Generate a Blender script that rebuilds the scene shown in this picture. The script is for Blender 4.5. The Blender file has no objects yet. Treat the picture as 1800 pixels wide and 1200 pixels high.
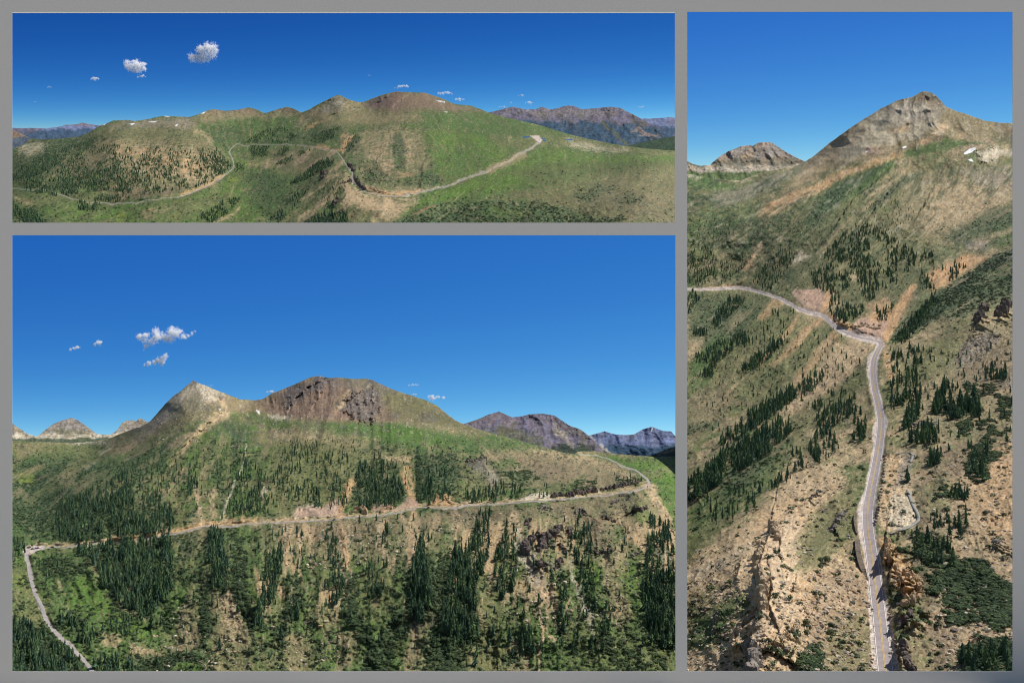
import bpy, bmesh, math, random
import numpy as np
from mathutils import Vector

scn = bpy.context.scene
col_main = scn.collection

# ------------------------------------------------------------------ camera, sky, sun, exposure
F = 1800.0                      # focal length counted in photograph pixels (photo is 1800 x 1200)
cam_d = bpy.data.cameras.new("camera")
cam = bpy.data.objects.new("camera", cam_d)
col_main.objects.link(cam)
cam.location = (0, 0, 0)
cam.rotation_euler = (math.radians(90), 0, 0)
cam_d.sensor_width = 36.0
cam_d.lens = 36.0
cam_d.clip_start = 1.0
cam_d.clip_end = 90000.0
scn.camera = cam

SUN = Vector((0.56, 0.20, 0.80)).normalized()      # direction towards the sun: right, a little beyond, high
SUN_EL = math.asin(SUN.z)
SUN_ROT = math.atan2(SUN.x, SUN.y)
world = bpy.data.worlds.new("World")
scn.world = world
world.use_nodes = True
wn = world.node_tree
bg = wn.nodes["Background"]
sky = wn.nodes.new("ShaderNodeTexSky")
sky.sky_type = 'NISHITA'
sky.sun_disc = False
sky.sun_elevation = SUN_EL
sky.sun_rotation = SUN_ROT
sky.altitude = 2000.0
wn.links.new(sky.outputs[0], bg.inputs[0])
bg.inputs[1].default_value = 0.08
sun_d = bpy.data.lights.new("sun", 'SUN')
sun_d.energy = 5.0
sun_d.angle = math.radians(0.53)
sun_d.color = (1.0, 0.955, 0.89)
sun = bpy.data.objects.new("sun", sun_d)
col_main.objects.link(sun)
sun.rotation_euler = (-SUN).to_track_quat('-Z', 'Y').to_euler()

scn.view_settings.view_transform = 'Standard'
scn.view_settings.look = 'None'
scn.view_settings.exposure = 0.0
scn.view_settings.gamma = 1.0
scn.cycles.max_bounces = 20
scn.cycles.diffuse_bounces = 3
scn.cycles.transparent_max_bounces = 24
scn.cycles.volume_bounces = 20
scn.cycles.use_denoising = True
scn.cycles.filter_width = 1.05
scn.cycles.caustics_reflective = False
scn.cycles.caustics_refractive = False

# ------------------------------------------------------------------ small helpers
rng = np.random.default_rng(7)
random.seed(7)

def P(u, v, Y):
    return ((u - 900.0) / F * Y, Y, (600.0 - v) / F * Y)

def tag(o, label=None, cat=None, group=None, kind=None):
    if label: o['label'] = label
    if cat: o['category'] = cat
    if group: o['group'] = group
    if kind: o['kind'] = kind
    return o

def srgb(c):
    out = []
    for x in c[:3]:
        x = x / 255.0
        out.append(x / 12.92 if x <= 0.04045 else ((x + 0.055) / 1.055) ** 2.4)
    return np.array(out)

def np_mesh(name, verts, faces, mats=(), cols=None, smooth=True, parent=None, link=True, loops=None):
    """verts (n,3); faces (m,k) all the same k, or a list of such arrays."""
    me = bpy.data.meshes.new(name)
    if not isinstance(faces, (list, tuple)):
        faces = [faces]
    faces = [np.asarray(f, dtype=np.int32) for f in faces if len(f)]
    verts = np.asarray(verts, dtype=np.float32)
    me.vertices.add(len(verts))
    me.vertices.foreach_set("co", verts.ravel())
    idx = np.concatenate([f.ravel() for f in faces])
    tot = np.concatenate([np.full(len(f), f.shape[1], np.int32) for f in faces])
    start = np.concatenate([[0], np.cumsum(tot)[:-1]]).astype(np.int32)
    me.loops.add(len(idx))
    me.loops.foreach_set("vertex_index", idx)
    me.polygons.add(len(tot))
    me.polygons.foreach_set("loop_start", start)
    me.polygons.foreach_set("loop_total", tot)
    me.polygons.foreach_set("use_smooth", np.full(len(tot), smooth, dtype=bool))
    me.update(calc_edges=True)
    if cols is not None:
        a = me.color_attributes.new("Col", 'FLOAT_COLOR', 'POINT')
        c4 = np.ones((len(verts), 4), np.float32)
        c4[:, :3] = cols
        a.data.foreach_set("color", c4.ravel())
    for m in mats:
        me.materials.append(m)
    if not link:
        return me
    o = bpy.data.objects.new(name, me)
    col_main.objects.link(o)
    if parent: o.parent = parent
    return o

# ---- value noise -----------------------------------------------------------------------------
_tab = np.random.default_rng(11).random(65536).astype(np.float32)
def _h(ix, iy, seed):
    n = (ix.astype(np.int64) * 73856093) ^ (iy.astype(np.int64) * 19349663) ^ (seed * 83492791)
    n = (n ^ (n >> 13)) & 0xffffffff
    n = (n * 1274126177) & 0xffffffff
    return _tab[(n >> 8) & 65535]
def vn(x, y, seed=0):
    x = np.asarray(x, dtype=np.float64); y = np.asarray(y, dtype=np.float64)
    ix = np.floor(x); iy = np.floor(y)
    fx = x - ix; fy = y - iy
    fx = fx * fx * (3 - 2 * fx); fy = fy * fy * (3 - 2 * fy)
    ix = ix.astype(np.int64); iy = iy.astype(np.int64)
    a = _h(ix, iy, seed); b = _h(ix + 1, iy, seed); c = _h(ix, iy + 1, seed); d = _h(ix + 1, iy + 1, seed)
    return (a + (b - a) * fx) * (1 - fy) + (c + (d - c) * fx) * fy        # 0..1
def fbm(x, y, octv=4, seed=0, gain=0.5):
    s = 0; a = 1.0; t = 0
    ca, sa = math.cos(0.6), math.sin(0.6)
    for i in range(octv):
        s = s + a * (vn(x, y, seed + i * 17) - 0.5)
        t += a; a *= gain
        x, y = (x * ca - y * sa) * 2.03 + 11.3, (x * sa + y * ca) * 2.03 + 4.7
    return s / t * 2.0                                                     # about -1..1
def ridged(x, y, octv=4, seed=0, gain=0.5):
    s = 0; a = 1.0; t = 0
    for i in range(octv):
        n = 1 - np.abs(2 * vn(x, y, seed + i * 17) - 1)
        s = s + a * (n - 0.5); t += a; a *= gain
        x = x * 2.07 + 3.1; y = y * 2.07 + 9.2
    return s / t * 2.0
def dirnoise(u, v, theta, la, ll, octv=4, seed=0, rid=False, gain=0.5, K=12):
    """noise stretched along angle theta (radians, image plane, 0 = to the right, + = downwards)"""
    th = np.mod(theta, math.pi) / math.pi * K
    i0 = np.floor(th).astype(int); f = th - i0
    out = np.zeros(len(u))
    fn = ridged if rid else fbm
    for k in range(K):
        w = np.where(i0 % K == k, 1 - f, 0) + np.where((i0 + 1) % K == k, f, 0)
        m = w > 1e-4
        if not m.any(): continue
        a = k * math.pi / K
        al = u[m] * math.cos(a) + v[m] * math.sin(a)
        ac = -u[m] * math.sin(a) + v[m] * math.cos(a)
        out[m] += w[m] * fn(ac / la[m] if hasattr(la, '__len__') else ac / la, al / (ll[m] if hasattr(ll, '__len__') else ll) + k * 7.7, octv, seed + k, gain)
    return out

class TPS:
    """thin plate spline through (u, v) -> value"""
    def __init__(self, pts, vals, lam=0.0):
        p = np.array(pts, float) / 300.0
        y = np.array(vals, float)
        n = len(p)
        d = np.linalg.norm(p[:, None] - p[None], axis=2)
        Kk = np.where(d > 0, d * d * np.log(np.maximum(d, 1e-9)), 0) + lam * np.eye(n)
        Pm = np.hstack([np.ones((n, 1)), p])
        A = np.zeros((n + 3, n + 3)); A[:n, :n] = Kk; A[:n, n:] = Pm; A[n:, :n] = Pm.T
        self.w = np.linalg.solve(A, np.concatenate([y, np.zeros(3)])); self.p = p
    def __call__(self, u, v):
        u = np.asarray(u, float).ravel() / 300.0; v = np.asarray(v, float).ravel() / 300.0
        out = np.empty(len(u))
        for s in range(0, len(u), 60000):
            a = u[s:s + 60000]; b = v[s:s + 60000]
            d2 = (a[:, None] - self.p[None, :, 0]) ** 2 + (b[:, None] - self.p[None, :, 1]) ** 2
            k = 0.5 * d2 * np.log(np.maximum(d2, 1e-18))
            out[s:s + 60000] = k @ self.w[:-3] + self.w[-3] + self.w[-2] * a + self.w[-1] * b
        return out

def seg_dist(u, v, pts, closed=False):
    """distance to a polyline and the parameter (0..1 along it)"""
    pts = np.array(pts, float)
    if closed: pts = np.vstack([pts, pts[:1]])
    best = np.full(len(u), 1e9); par = np.zeros(len(u))
    L = np.linalg.norm(np.diff(pts, axis=0), axis=1); cum = np.concatenate([[0], np.cumsum(L)]); tot = cum[-1]
    for i in range(len(pts) - 1):
        a, b = pts[i], pts[i + 1]
        ab = b - a; l2 = max(ab @ ab, 1e-9)
        t = np.clip(((u - a[0]) * ab[0] + (v - a[1]) * ab[1]) / l2, 0, 1)
        d = np.hypot(u - a[0] - t * ab[0], v - a[1] - t * ab[1])
        m = d < best
        best[m] = d[m]; par[m] = (cum[i] + t[m] * L[i]) / tot
    return best, par
def inside(u, v, pts):
    pts = np.array(pts, float); r = np.zeros(len(u), bool)
    n = len(pts)
    for i in range(n):
        x0, y0 = pts[i]; x1, y1 = pts[(i + 1) % n]
        if y0 == y1: continue
        c = ((y0 > v) != (y1 > v)) & (u < (x1 - x0) * (v - y0) / (y1 - y0) + x0)
        r ^= c
    return r
def sstep(a, b, x):
    t = np.clip((x - a) / (b - a), 0, 1)
    return t * t * (3 - 2 * t)

# ------------------------------------------------------------------ materials
def mat_new(name):
    m = bpy.data.materials.new(name); m.use_nodes = True
    nt = m.node_tree; b = nt.nodes["Principled BSDF"]
    b.inputs["Roughness"].default_value = 0.9
    b.inputs["Specular IOR Level"].default_value = 0.15
    return m, nt, b
def mat_ground(name, nscale, bump, bdist):
    """vertex painted soil / grass / rock kinds, broken up by fine procedural grain"""
    m, nt, b = mat_new(name)
    at = nt.nodes.new("ShaderNodeAttribute"); at.attribute_name = "Col"
    geo = nt.nodes.new("ShaderNodeNewGeometry")
    no = nt.nodes.new("ShaderNodeTexNoise"); no.inputs["Scale"].default_value = nscale
    no.inputs["Detail"].default_value = 5; no.inputs["Roughness"].default_value = 0.7
    nt.links.new(geo.outputs["Position"], no.inputs["Vector"])
    mr = nt.nodes.new("ShaderNodeMapRange")
    mr.inputs["From Min"].default_value = 0.3; mr.inputs["From Max"].default_value = 0.7
    mr.inputs["To Min"].default_value = 0.62; mr.inputs["To Max"].default_value = 1.36
    nt.links.new(no.outputs["Fac"], mr.inputs["Value"])
    mx = nt.nodes.new("ShaderNodeMix"); mx.data_type = 'RGBA'; mx.blend_type = 'MULTIPLY'
    mx.inputs[0].default_value = 1.0
    nt.links.new(at.outputs["Color"], mx.inputs[6]); nt.links.new(mr.outputs[0], mx.inputs[7])
    nt.links.new(mx.outputs[2], b.inputs["Base Color"])
    bp = nt.nodes.new("ShaderNodeBump"); bp.inputs["Strength"].default_value = bump
    bp.inputs["Distance"].default_value = bdist
    nt.links.new(no.outputs["Fac"], bp.inputs["Height"]); nt.links.new(bp.outputs[0], b.inputs["Normal"])
    return m
def mat_noise(name, c1, c2, scale, rough=0.9, bump=0.0, bdist=0.1, coord="Object"):
    m, nt, b = mat_new(name)
    tc = nt.nodes.new("ShaderNodeTexCoord")
    no = nt.nodes.new("ShaderNodeTexNoise"); no.inputs["Scale"].default_value = scale; no.inputs["Detail"].default_value = 6
    nt.links.new(tc.outputs[coord], no.inputs["Vector"])
    cr = nt.nodes.new("ShaderNodeValToRGB")
    cr.color_ramp.elements[0].position = 0.33; cr.color_ramp.elements[1].position = 0.68
    cr.color_ramp.elements[0].color = (*srgb(c1), 1); cr.color_ramp.elements[1].color = (*srgb(c2), 1)
    nt.links.new(no.outputs["Fac"], cr.inputs[0]); nt.links.new(cr.outputs[0], b.inputs["Base Color"])
    b.inputs["Roughness"].default_value = rough
    if bump:
        bp = nt.nodes.new("ShaderNodeBump"); bp.inputs["Strength"].default_value = bump; bp.inputs["Distance"].default_value = bdist
        nt.links.new(no.outputs["Fac"], bp.inputs["Height"]); nt.links.new(bp.outputs[0], b.inputs["Normal"])
    return m

# ------------------------------------------------------------------ ground kinds (sunlit look, used as albedo)
C = {k: srgb(c) for k, c in dict(
    meadow=(84, 114, 44), grass=(76, 100, 52), scrub=(56, 76, 50), dscrub=(42, 58, 42), olive=(106, 109, 70), dolive=(84, 87, 58),
    dry=(134, 122, 92), tan=(184, 160, 126), orange=(188, 152, 112), pink=(170, 142, 122), brown=(122, 104, 86),
    grey=(140, 132, 122), dgrey=(96, 90, 88), pale=(200, 188, 164), snow=(250, 250, 252), gravel=(190, 176, 166),
    forest=(44, 64, 44), redbrown=(130, 106, 92), blue=(104, 114, 146), haze_blue=(50, 76, 96), purple=(100, 96, 112),  # blues and purple of the far ranges hold distance haze in their colour
    lime=(136, 150, 60), wet=(92, 72, 64), rust=(150, 108, 84)).items()}

class Sheet:
    """One continuous relief surface. Its plan is laid out column by column, its distance from the valley
    mouth grows with a smooth spline through surveyed points; gullies, crags and grain displace it."""
    def __init__(s, name, top, bot, depth, u0, u1, step=1.25, vstep=1.25, jag=0.8, seed=0, lam=0.0):
        s.name = name; s.seed = seed
        nu = int((u1 - u0) / step) + 1
        us = np.linspace(u0, u1, nu)
        top = np.array(top, float); bot = np.array(bot, float)
        vt = np.interp(us, top[:, 0], top[:, 1]); vb = np.interp(us, bot[:, 0], bot[:, 1])
        vt = vt + jag * fbm(us / 9.0, us * 0 + seed, 4, seed + 5, 0.6)
        nv = int(np.max(vb - vt) / vstep) + 2
        t = np.linspace(0, 1, nv)
        s.nu, s.nv = nu, nv
        s.U = np.repeat(us[None, :], nv, 0).ravel()
        s.V = (vb[None, :] * (1 - t[:, None]) + vt[None, :] * t[:, None]).ravel()
        s.us, s.vt, s.vb = us, vt, vb
        d = np.array(depth, float)
        s.tps = TPS(d[:, :2], np.log(d[:, 2]), lam)
        s.L = s.tps(s.U, s.V)
        Y = np.exp(s.L)
        s.X = (s.U - 900) / F * Y; s.Y = Y
        s.col = np.tile(C['olive'], (len(s.U), 1))
        s.rough = np.ones(len(s.U)); s.flat = np.zeros(len(s.U))
        s.wu = s.U + 5 * fbm(s.U / 14, s.V / 14, 4, seed + 31) ; s.wv = s.V + 4 * fbm(s.U / 14, s.V / 14, 4, seed + 77)
        s.cache = {}; s.mot = 0.85
    def n(s, scale, octv=4, seed=0, ratio=0.6):
        """noise over the ground in its own metres (scale in photo pixels at the sheet's nearest edge)"""
        k = (scale, octv, seed)
        if k not in s.cache:
            m = scale * math.exp(s.L.min()) / F
            s.cache[k] = fbm(s.X / m, s.Y * ratio / m, octv, s.seed + seed)
        return s.cache[k]
    def np_(s, scale, octv=4, seed=0, ry=1.0):
        return fbm(s.U / scale, s.V / (scale * ry), octv, s.seed + seed)
    def _sd(s, pts, width=None, warp=1.0):
        pts = np.array(pts, float)
        mg = 45 + (np.max(width) if width is not None else 0)
        a = (s.U > pts[:, 0].min() - mg) & (s.U < pts[:, 0].max() + mg) & (s.V > pts[:, 1].min() - mg) & (s.V < pts[:, 1].max() + mg)
        i = np.nonzero(a)[0]
        u = s.U[i] + warp * (s.wu[i] - s.U[i]); v = s.V[i] + warp * (s.wv[i] - s.V[i])
        if width is None:
            d, _ = seg_dist(u, v, pts, True)
            return i, np.where(inside(u, v, pts), d, -d)
        d, t = seg_dist(u, v, pts)
        w = np.interp(t, np.linspace(0, 1, len(np.atleast_1d(width))), np.atleast_1d(width)) if np.ndim(width) else width
        return i, w - d
    def mask(s, pts, f=4, r=0, nz=None, width=None, warp=1.0):
        i, sd = s._sd(pts, width, warp)
        if r:
            z = nz if nz is not None else s.n(7)
            sd = np.minimum(sd, 2.5 * r) + r * 2.2 * z[i]
        return i, sstep(-f, f, sd)
    def fill(s, name, pts, f=4, r=0, a=1.0, nz=None, width=None, warp=1.0, rough=None):
        i, m = s.mask(pts, f, r, nz, width, warp)
        m = m * a
        s.col[i] = s.col[i] * (1 - m[:, None]) + C[name] * m[:, None]
        if rough is not None:
            s.rough[i] = s.rough[i] * (1 - m) + rough * m
    def mix(s, name, m):
        s.col = s.col * (1 - m[:, None]) + C[name] * m[:, None]
    def flatten(s, pts, width, f=4):
        i, m = s.mask(pts, f, 0, None, width, 0.0)
        s.flat[i] = np.maximum(s.flat[i], m)
    def build(s, mat, name=None, kind='structure', back=0.5):
        # fine mottling of the ground cover (tufts, stones, bare spots), same mean colour
        mot = 1 + 0.55 * fbm(s.U / 2.7, s.V / 2.3, 2, s.seed + 200) + 0.30 * fbm(s.U / 8, s.V / 6, 3, s.seed + 210)
        if getattr(s, 'gul', None) is not None: mot = mot + 0.16 * s.gul  # lighter on raised ribs, darker in the gullies between
        mot = 1 + (mot - 1) * s.mot
        snow = s.col[:, 2] > 0.8
        s.col = s.col * np.where(snow, 1, np.clip(mot, 0.45, 1.7))[:, None]
        warm = 0.07 * fbm(s.U / 5, s.V / 4, 2, s.seed + 220)
        s.col = s.col * np.stack([1 + warm, 1 + 0 * warm, 1 - warm], 1)
        Y = np.exp(s.L)
        s.Yf = Y.reshape(s.nv, s.nu)
        x = (s.U - 900) / F * Y; z = (600 - s.V) / F * Y
        V3 = np.stack([x, Y, z], 1)
        # far side of the ridge: three more rows going down and away, so that the relief is solid from the side
        top = V3[-s.nu:]
        ext = []; cols = [s.col]
        for k, (dy, dz) in enumerate(((0.012, -0.004), (0.05, -0.03), (0.12, -0.10))):
            e = top.copy() * (1 + dy * back); e[:, 2] += dz * back * top[:, 1] - dy * back * top[:, 2]; ext.append(e); cols.append(s.col[-s.nu:])
        V3 = np.vstack([V3] + ext); cols = np.vstack(cols)
        R = s.nv + 3
        i = np.arange(R - 1)[:, None] * s.nu + np.arange(s.nu - 1)[None, :]
        i = i.ravel()
        f = np.stack([i, i + 1, i + 1 + s.nu, i + s.nu], 1)
        o = np_mesh(name or s.name, V3, f, [mat], np.clip(cols, 0.001, 0.95))
        if kind: o['kind'] = kind
        s.obj = o
        return o
    def Yat(s, u, v):
        """distance of the finished surface at (u, v)"""
        u = np.atleast_1d(np.asarray(u, float)); v = np.atleast_1d(np.asarray(v, float))
        fu = np.clip((u - s.us[0]) / (s.us[1] - s.us[0]), 0, s.nu - 1.001)
        iu = fu.astype(int); a = fu - iu
        vt = np.interp(u, s.us, s.vt); vb = np.interp(u, s.us, s.vb)
        fv = np.clip((vb - v) / (vb - vt) * (s.nv - 1), 0, s.nv - 1.001)
        iv = fv.astype(int); b = fv - iv
        G = s.Yf
        return (G[iv, iu] * (1 - a) + G[iv, iu + 1] * a) * (1 - b) + (G[iv + 1, iu] * (1 - a) + G[iv + 1, iu + 1] * a) * b
    def scarp(s, line, A, fall=30, edge=2.2, seed=1):
        """rock step: the ground on the right-hand side of the line (walking from its first point down) stands higher"""
        pts = np.array(line, float); mg = fall * 3
        a = (s.U > pts[:, 0].min() - mg) & (s.U < pts[:, 0].max() + mg) & (s.V > pts[:, 1].min() - mg) & (s.V < pts[:, 1].max() + mg)
        i = np.nonzero(a)[0]
        u = s.U[i] + 3.5 * fbm(s.U[i] / 7, s.V[i] / 7, 3, seed); v = s.V[i] + 3.5 * fbm(s.U[i] / 7, s.V[i] / 7, 3, seed + 9)
        best = np.full(len(i), 1e9); side = np.zeros(len(i)); par = np.zeros(len(i)); n = len(pts) - 1
        for k in range(n):
            p, q = pts[k], pts[k + 1]; d = q - p; t = np.clip(((u - p[0]) * d[0] + (v - p[1]) * d[1]) / (d @ d), 0, 1)
            ds = np.hypot(u - p[0] - t * d[0], v - p[1] - t * d[1]); cr = d[0] * (v - p[1]) - d[1] * (u - p[0])
            m = ds < best; best[m] = ds[m]; side[m] = -np.sign(cr[m]); par[m] = (k + t[m]) / n
        sd = best * side
        env = np.sin(np.clip(par, 0.02, 0.98) * math.pi) ** 0.4 * (0.75 + 0.5 * vn(par * 9, par * 0, seed + 3))
        s.L[i] -= A * env * np.where(sd > 0, np.exp(-sd / fall), 0) * sstep(0, edge, sd) * (1 - s.flat[i])
    def relief(s, theta, gully=0.5, grain=0.35, la=26, crag=1.0, ll=4.5):
        """gullies along theta, general lumps, crags where rough is high (all as slopes)"""
        w = 1 - s.flat
        g = dirnoise(s.U + 6 * fbm(s.U / 30, s.V / 30, 3, s.seed + 90), s.V, theta, la * 1.0, la * ll, 4, s.seed + 3, True)
        s.gul = g
        r = np.minimum(s.rough, 1.5)
        s.L = s.L - w * gully * r * g * la / F * 0.5
        s.L = s.L + w * grain * r * fbm(s.U / 13, s.V / 10, 4, s.seed + 9, 0.62) * 13 / F * 0.8
        big = ridged(s.U / 60 + 0.6 * fbm(s.U / 50, s.V / 50, 2, s.seed + 66), s.V / 48, 3, s.seed + 41, 0.5)
        s.L = s.L - w * grain * big * 60 / F * 0.38
        c = np.clip(s.rough - 1.5, 0, 10)
        if c.max() > 0:
            k = ridged(s.U / 11, s.V / 9, 4, s.seed + 21, 0.6)
            s.L = s.L - w * crag * c * k * 11 / F * 0.5

# ------------------------------------------------------------------ the air behind each landscape: a tall curved sky sheet lit by its own Nishita sky
def sky_sheet(u0, u1, v0, v1, Y, vh, zs, resp, alt=3500.0, ozone=3.0, air=1.0, dust=0.0, rot=0.9, el=0.5, bow=0.004):
    nu, nv = 24, 8
    us = np.linspace(u0, u1, nu); vs = np.linspace(v1, v0, nv)
    V_ = []
    for v in vs:
        for u in us:
            t = (u - us[0]) / (us[-1] - us[0]) * 2 - 1
            yy = Y * (1.0 - bow * t * t)
            V_.append(P(u, v, yy))
    i = (np.arange(nv - 1)[:, None] * nu + np.arange(nu - 1)[None, :]).ravel()
    fc = np.stack([i, i + 1, i + 1 + nu, i + nu], 1)
    m = bpy.data.materials.new("sky_air"); m.use_nodes = True
    nt = m.node_tree; nt.nodes.clear()
    out = nt.nodes.new("ShaderNodeOutputMaterial"); em = nt.nodes.new("ShaderNodeEmission")
    st = nt.nodes.new("ShaderNodeTexSky"); st.sky_type = 'NISHITA'; st.sun_disc = False
    st.sun_elevation = SUN_EL if el is None else el; st.sun_rotation = SUN_ROT if rot is None else rot
    st.altitude = alt; st.air_density = air; st.dust_density = dust; st.ozone_density = ozone
    geo = nt.nodes.new("ShaderNodeNewGeometry")
    mp = nt.nodes.new("ShaderNodeMapping"); mp.vector_type = 'POINT'
    zh = (600 - vh) / F * Y
    mp.inputs["Location"].default_value = (0, 0, -zh * zs)
    mp.inputs["Scale"].default_value = (1, 1, zs)
    nt.links.new(geo.outputs["Position"], mp.inputs["Vector"])
    nm = nt.nodes.new("ShaderNodeVectorMath"); nm.operation = 'NORMALIZE'
    nt.links.new(mp.outputs[0], nm.inputs[0]); nt.links.new(nm.outputs[0], st.inputs["Vector"])
    # per-colour power and gain, fitted to deepen the emitted sky away from the horizon
    sp = nt.nodes.new("ShaderNodeSeparateColor"); cb = nt.nodes.new("ShaderNodeCombineColor")
    nt.links.new(st.outputs[0], sp.inputs[0])
    for k in range(3):
        pw = nt.nodes.new("ShaderNodeMath"); pw.operation = 'POWER'; pw.inputs[1].default_value = resp[k][0]
        ml = nt.nodes.new("ShaderNodeMath"); ml.operation = 'MULTIPLY'; ml.inputs[1].default_value = resp[k][1]
        nt.links.new(sp.outputs[k], pw.inputs[0]); nt.links.new(pw.outputs[0], ml.inputs[0]); nt.links.new(ml.outputs[0], cb.inputs[k])
    nt.links.new(cb.outputs[0], em.inputs[0])
    em.inputs[1].default_value = 1.0
    nt.links.new(em.outputs[0], out.inputs[0])
    m.cycles.emission_sampling = 'NONE'
    o = np_mesh("sky", V_, fc, [m]); o['kind'] = 'structure'
    return o
sky_sheet(-20, 1200, -20, 300, 40000, 240, 4.0, [(1.83, 0.013), (1.25, 0.049), (0.75, 0.157)])
sky_sheet(-20, 1197, 403, 830, 4800, 815, 3.5, [(1.82, 0.042), (1.12, 0.113), (0.53, 0.309)])
sky_sheet(1197, 1820, -20, 420, 4880, 330, 2.0, [(1.81, 0.014), (1.25, 0.047), (0.56, 0.227)])

# ------------------------------------------------------------------ grey mat wall with three openings, and an unseen slab added below to bounce light
YB = 180.0
def mat_wall():
    holes = [(21.3, 1186.3, 23.3, 391.5), (21.3, 1187.3, 413.5, 1178.8), (1208, 1780, 21.3, 1178.8)]
    us = sorted({-500, 2300} | {h[0] for h in holes} | {h[1] for h in holes})
    vs = sorted({-260, 1212} | {h[2] for h in holes} | {h[3] for h in holes})
    bm = bmesh.new(); cache = {}
    def vv(u, v, back):
        k = (u, v, back)
        if k not in cache:
            x, y, z = P(u, v, YB)
            cache[k] = bm.verts.new((x, YB + (0.06 if back else 0), z))
        return cache[k]
    solid = {}
    for i in range(len(us) - 1):
        for j in range(len(vs) - 1):
            uc, vc = (us[i] + us[i + 1]) / 2, (vs[j] + vs[j + 1]) / 2
            solid[i, j] = not any(h[0] < uc < h[1] and h[2] < vc < h[3] for h in holes)
    for (i, j), s_ in solid.items():
        if not s_: continue
        a, b, c, d = us[i], us[i + 1], vs[j], vs[j + 1]
        bm.faces.new([vv(a, d, 0), vv(b, d, 0), vv(b, c, 0), vv(a, c, 0)])
        bm.faces.new([vv(a, c, 1), vv(b, c, 1), vv(b, d, 1), vv(a, d, 1)])
        for di, dj, p, q in ((-1, 0, (a, c), (a, d)), (1, 0, (b, d), (b, c)), (0, -1, (b, c), (a, c)), (0, 1, (a, d), (b, d))):
            if not solid.get((i + di, j + dj), False):
                bm.faces.new([vv(*p, 0), vv(*q, 0), vv(*q, 1), vv(*p, 1)][::-1])
    me = bpy.data.meshes.new("mat_wall"); bm.to_mesh(me); bm.free()
    o = bpy.data.objects.new("mat_wall", me); col_main.objects.link(o)
    m, nt, b = mat_new("mat_grey"); b.inputs["Base Color"].default_value = (0.529, 0.543, 0.553, 1); b.inputs["Specular IOR Level"].default_value = 0.0
    me.materials.append(m)
    tag(o, "plain grey mat wall with three rectangular openings onto the mountain views", "wall")
    # thin light bevel along the top of the upper left opening
    x0, _, z0 = P(21.3, 23.4, YB); x1, _, z1 = P(1186.3, 21.4, YB)
    V_ = [(x0, YB - 0.05, z0), (x1, YB - 0.05, z0), (x1, YB - 0.05, z1), (x0, YB - 0.05, z1), (x0, YB - 0.002, z0), (x1, YB - 0.002, z0), (x1, YB - 0.002, z1), (x0, YB - 0.002, z1)]
    fc = [(0, 1, 2, 3), (4, 7, 6, 5), (0, 4, 5, 1), (1, 5, 6, 2), (2, 6, 7, 3), (3, 7, 4, 0)]
    m2, nt, b = mat_new("bevel_white"); b.inputs["Base Color"].default_value = (0.9, 0.9, 0.88, 1)
    bev = np_mesh("bevel_strip", V_, np.array(fc), [m2], smooth=False, parent=o)
    return o
mat_wall()
# unseen pale slab, added below the wall to throw sunlight back onto it
z_t = (600 - 1212) / F * YB
V_ = [(-1600, -2500, z_t), (1600, -2500, z_t), (1600, YB + 0.6, z_t), (-1600, YB + 0.6, z_t), (-1600, -2500, z_t - 4), (1600, -2500, z_t - 4), (1600, YB + 0.6, z_t - 4), (-1600, YB + 0.6, z_t - 4)]
bounce = np_mesh("bounce_slab", V_, np.array([(0, 1, 2, 3), (4, 7, 6, 5), (0, 4, 5, 1), (1, 5, 6, 2), (2, 6, 7, 3), (3, 7, 4, 0)]), [mat_noise("bounce_slab_pale", (206, 196, 178), (226, 216, 200), 0.2)], smooth=False)
bounce['kind'] = 'structure'

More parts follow.
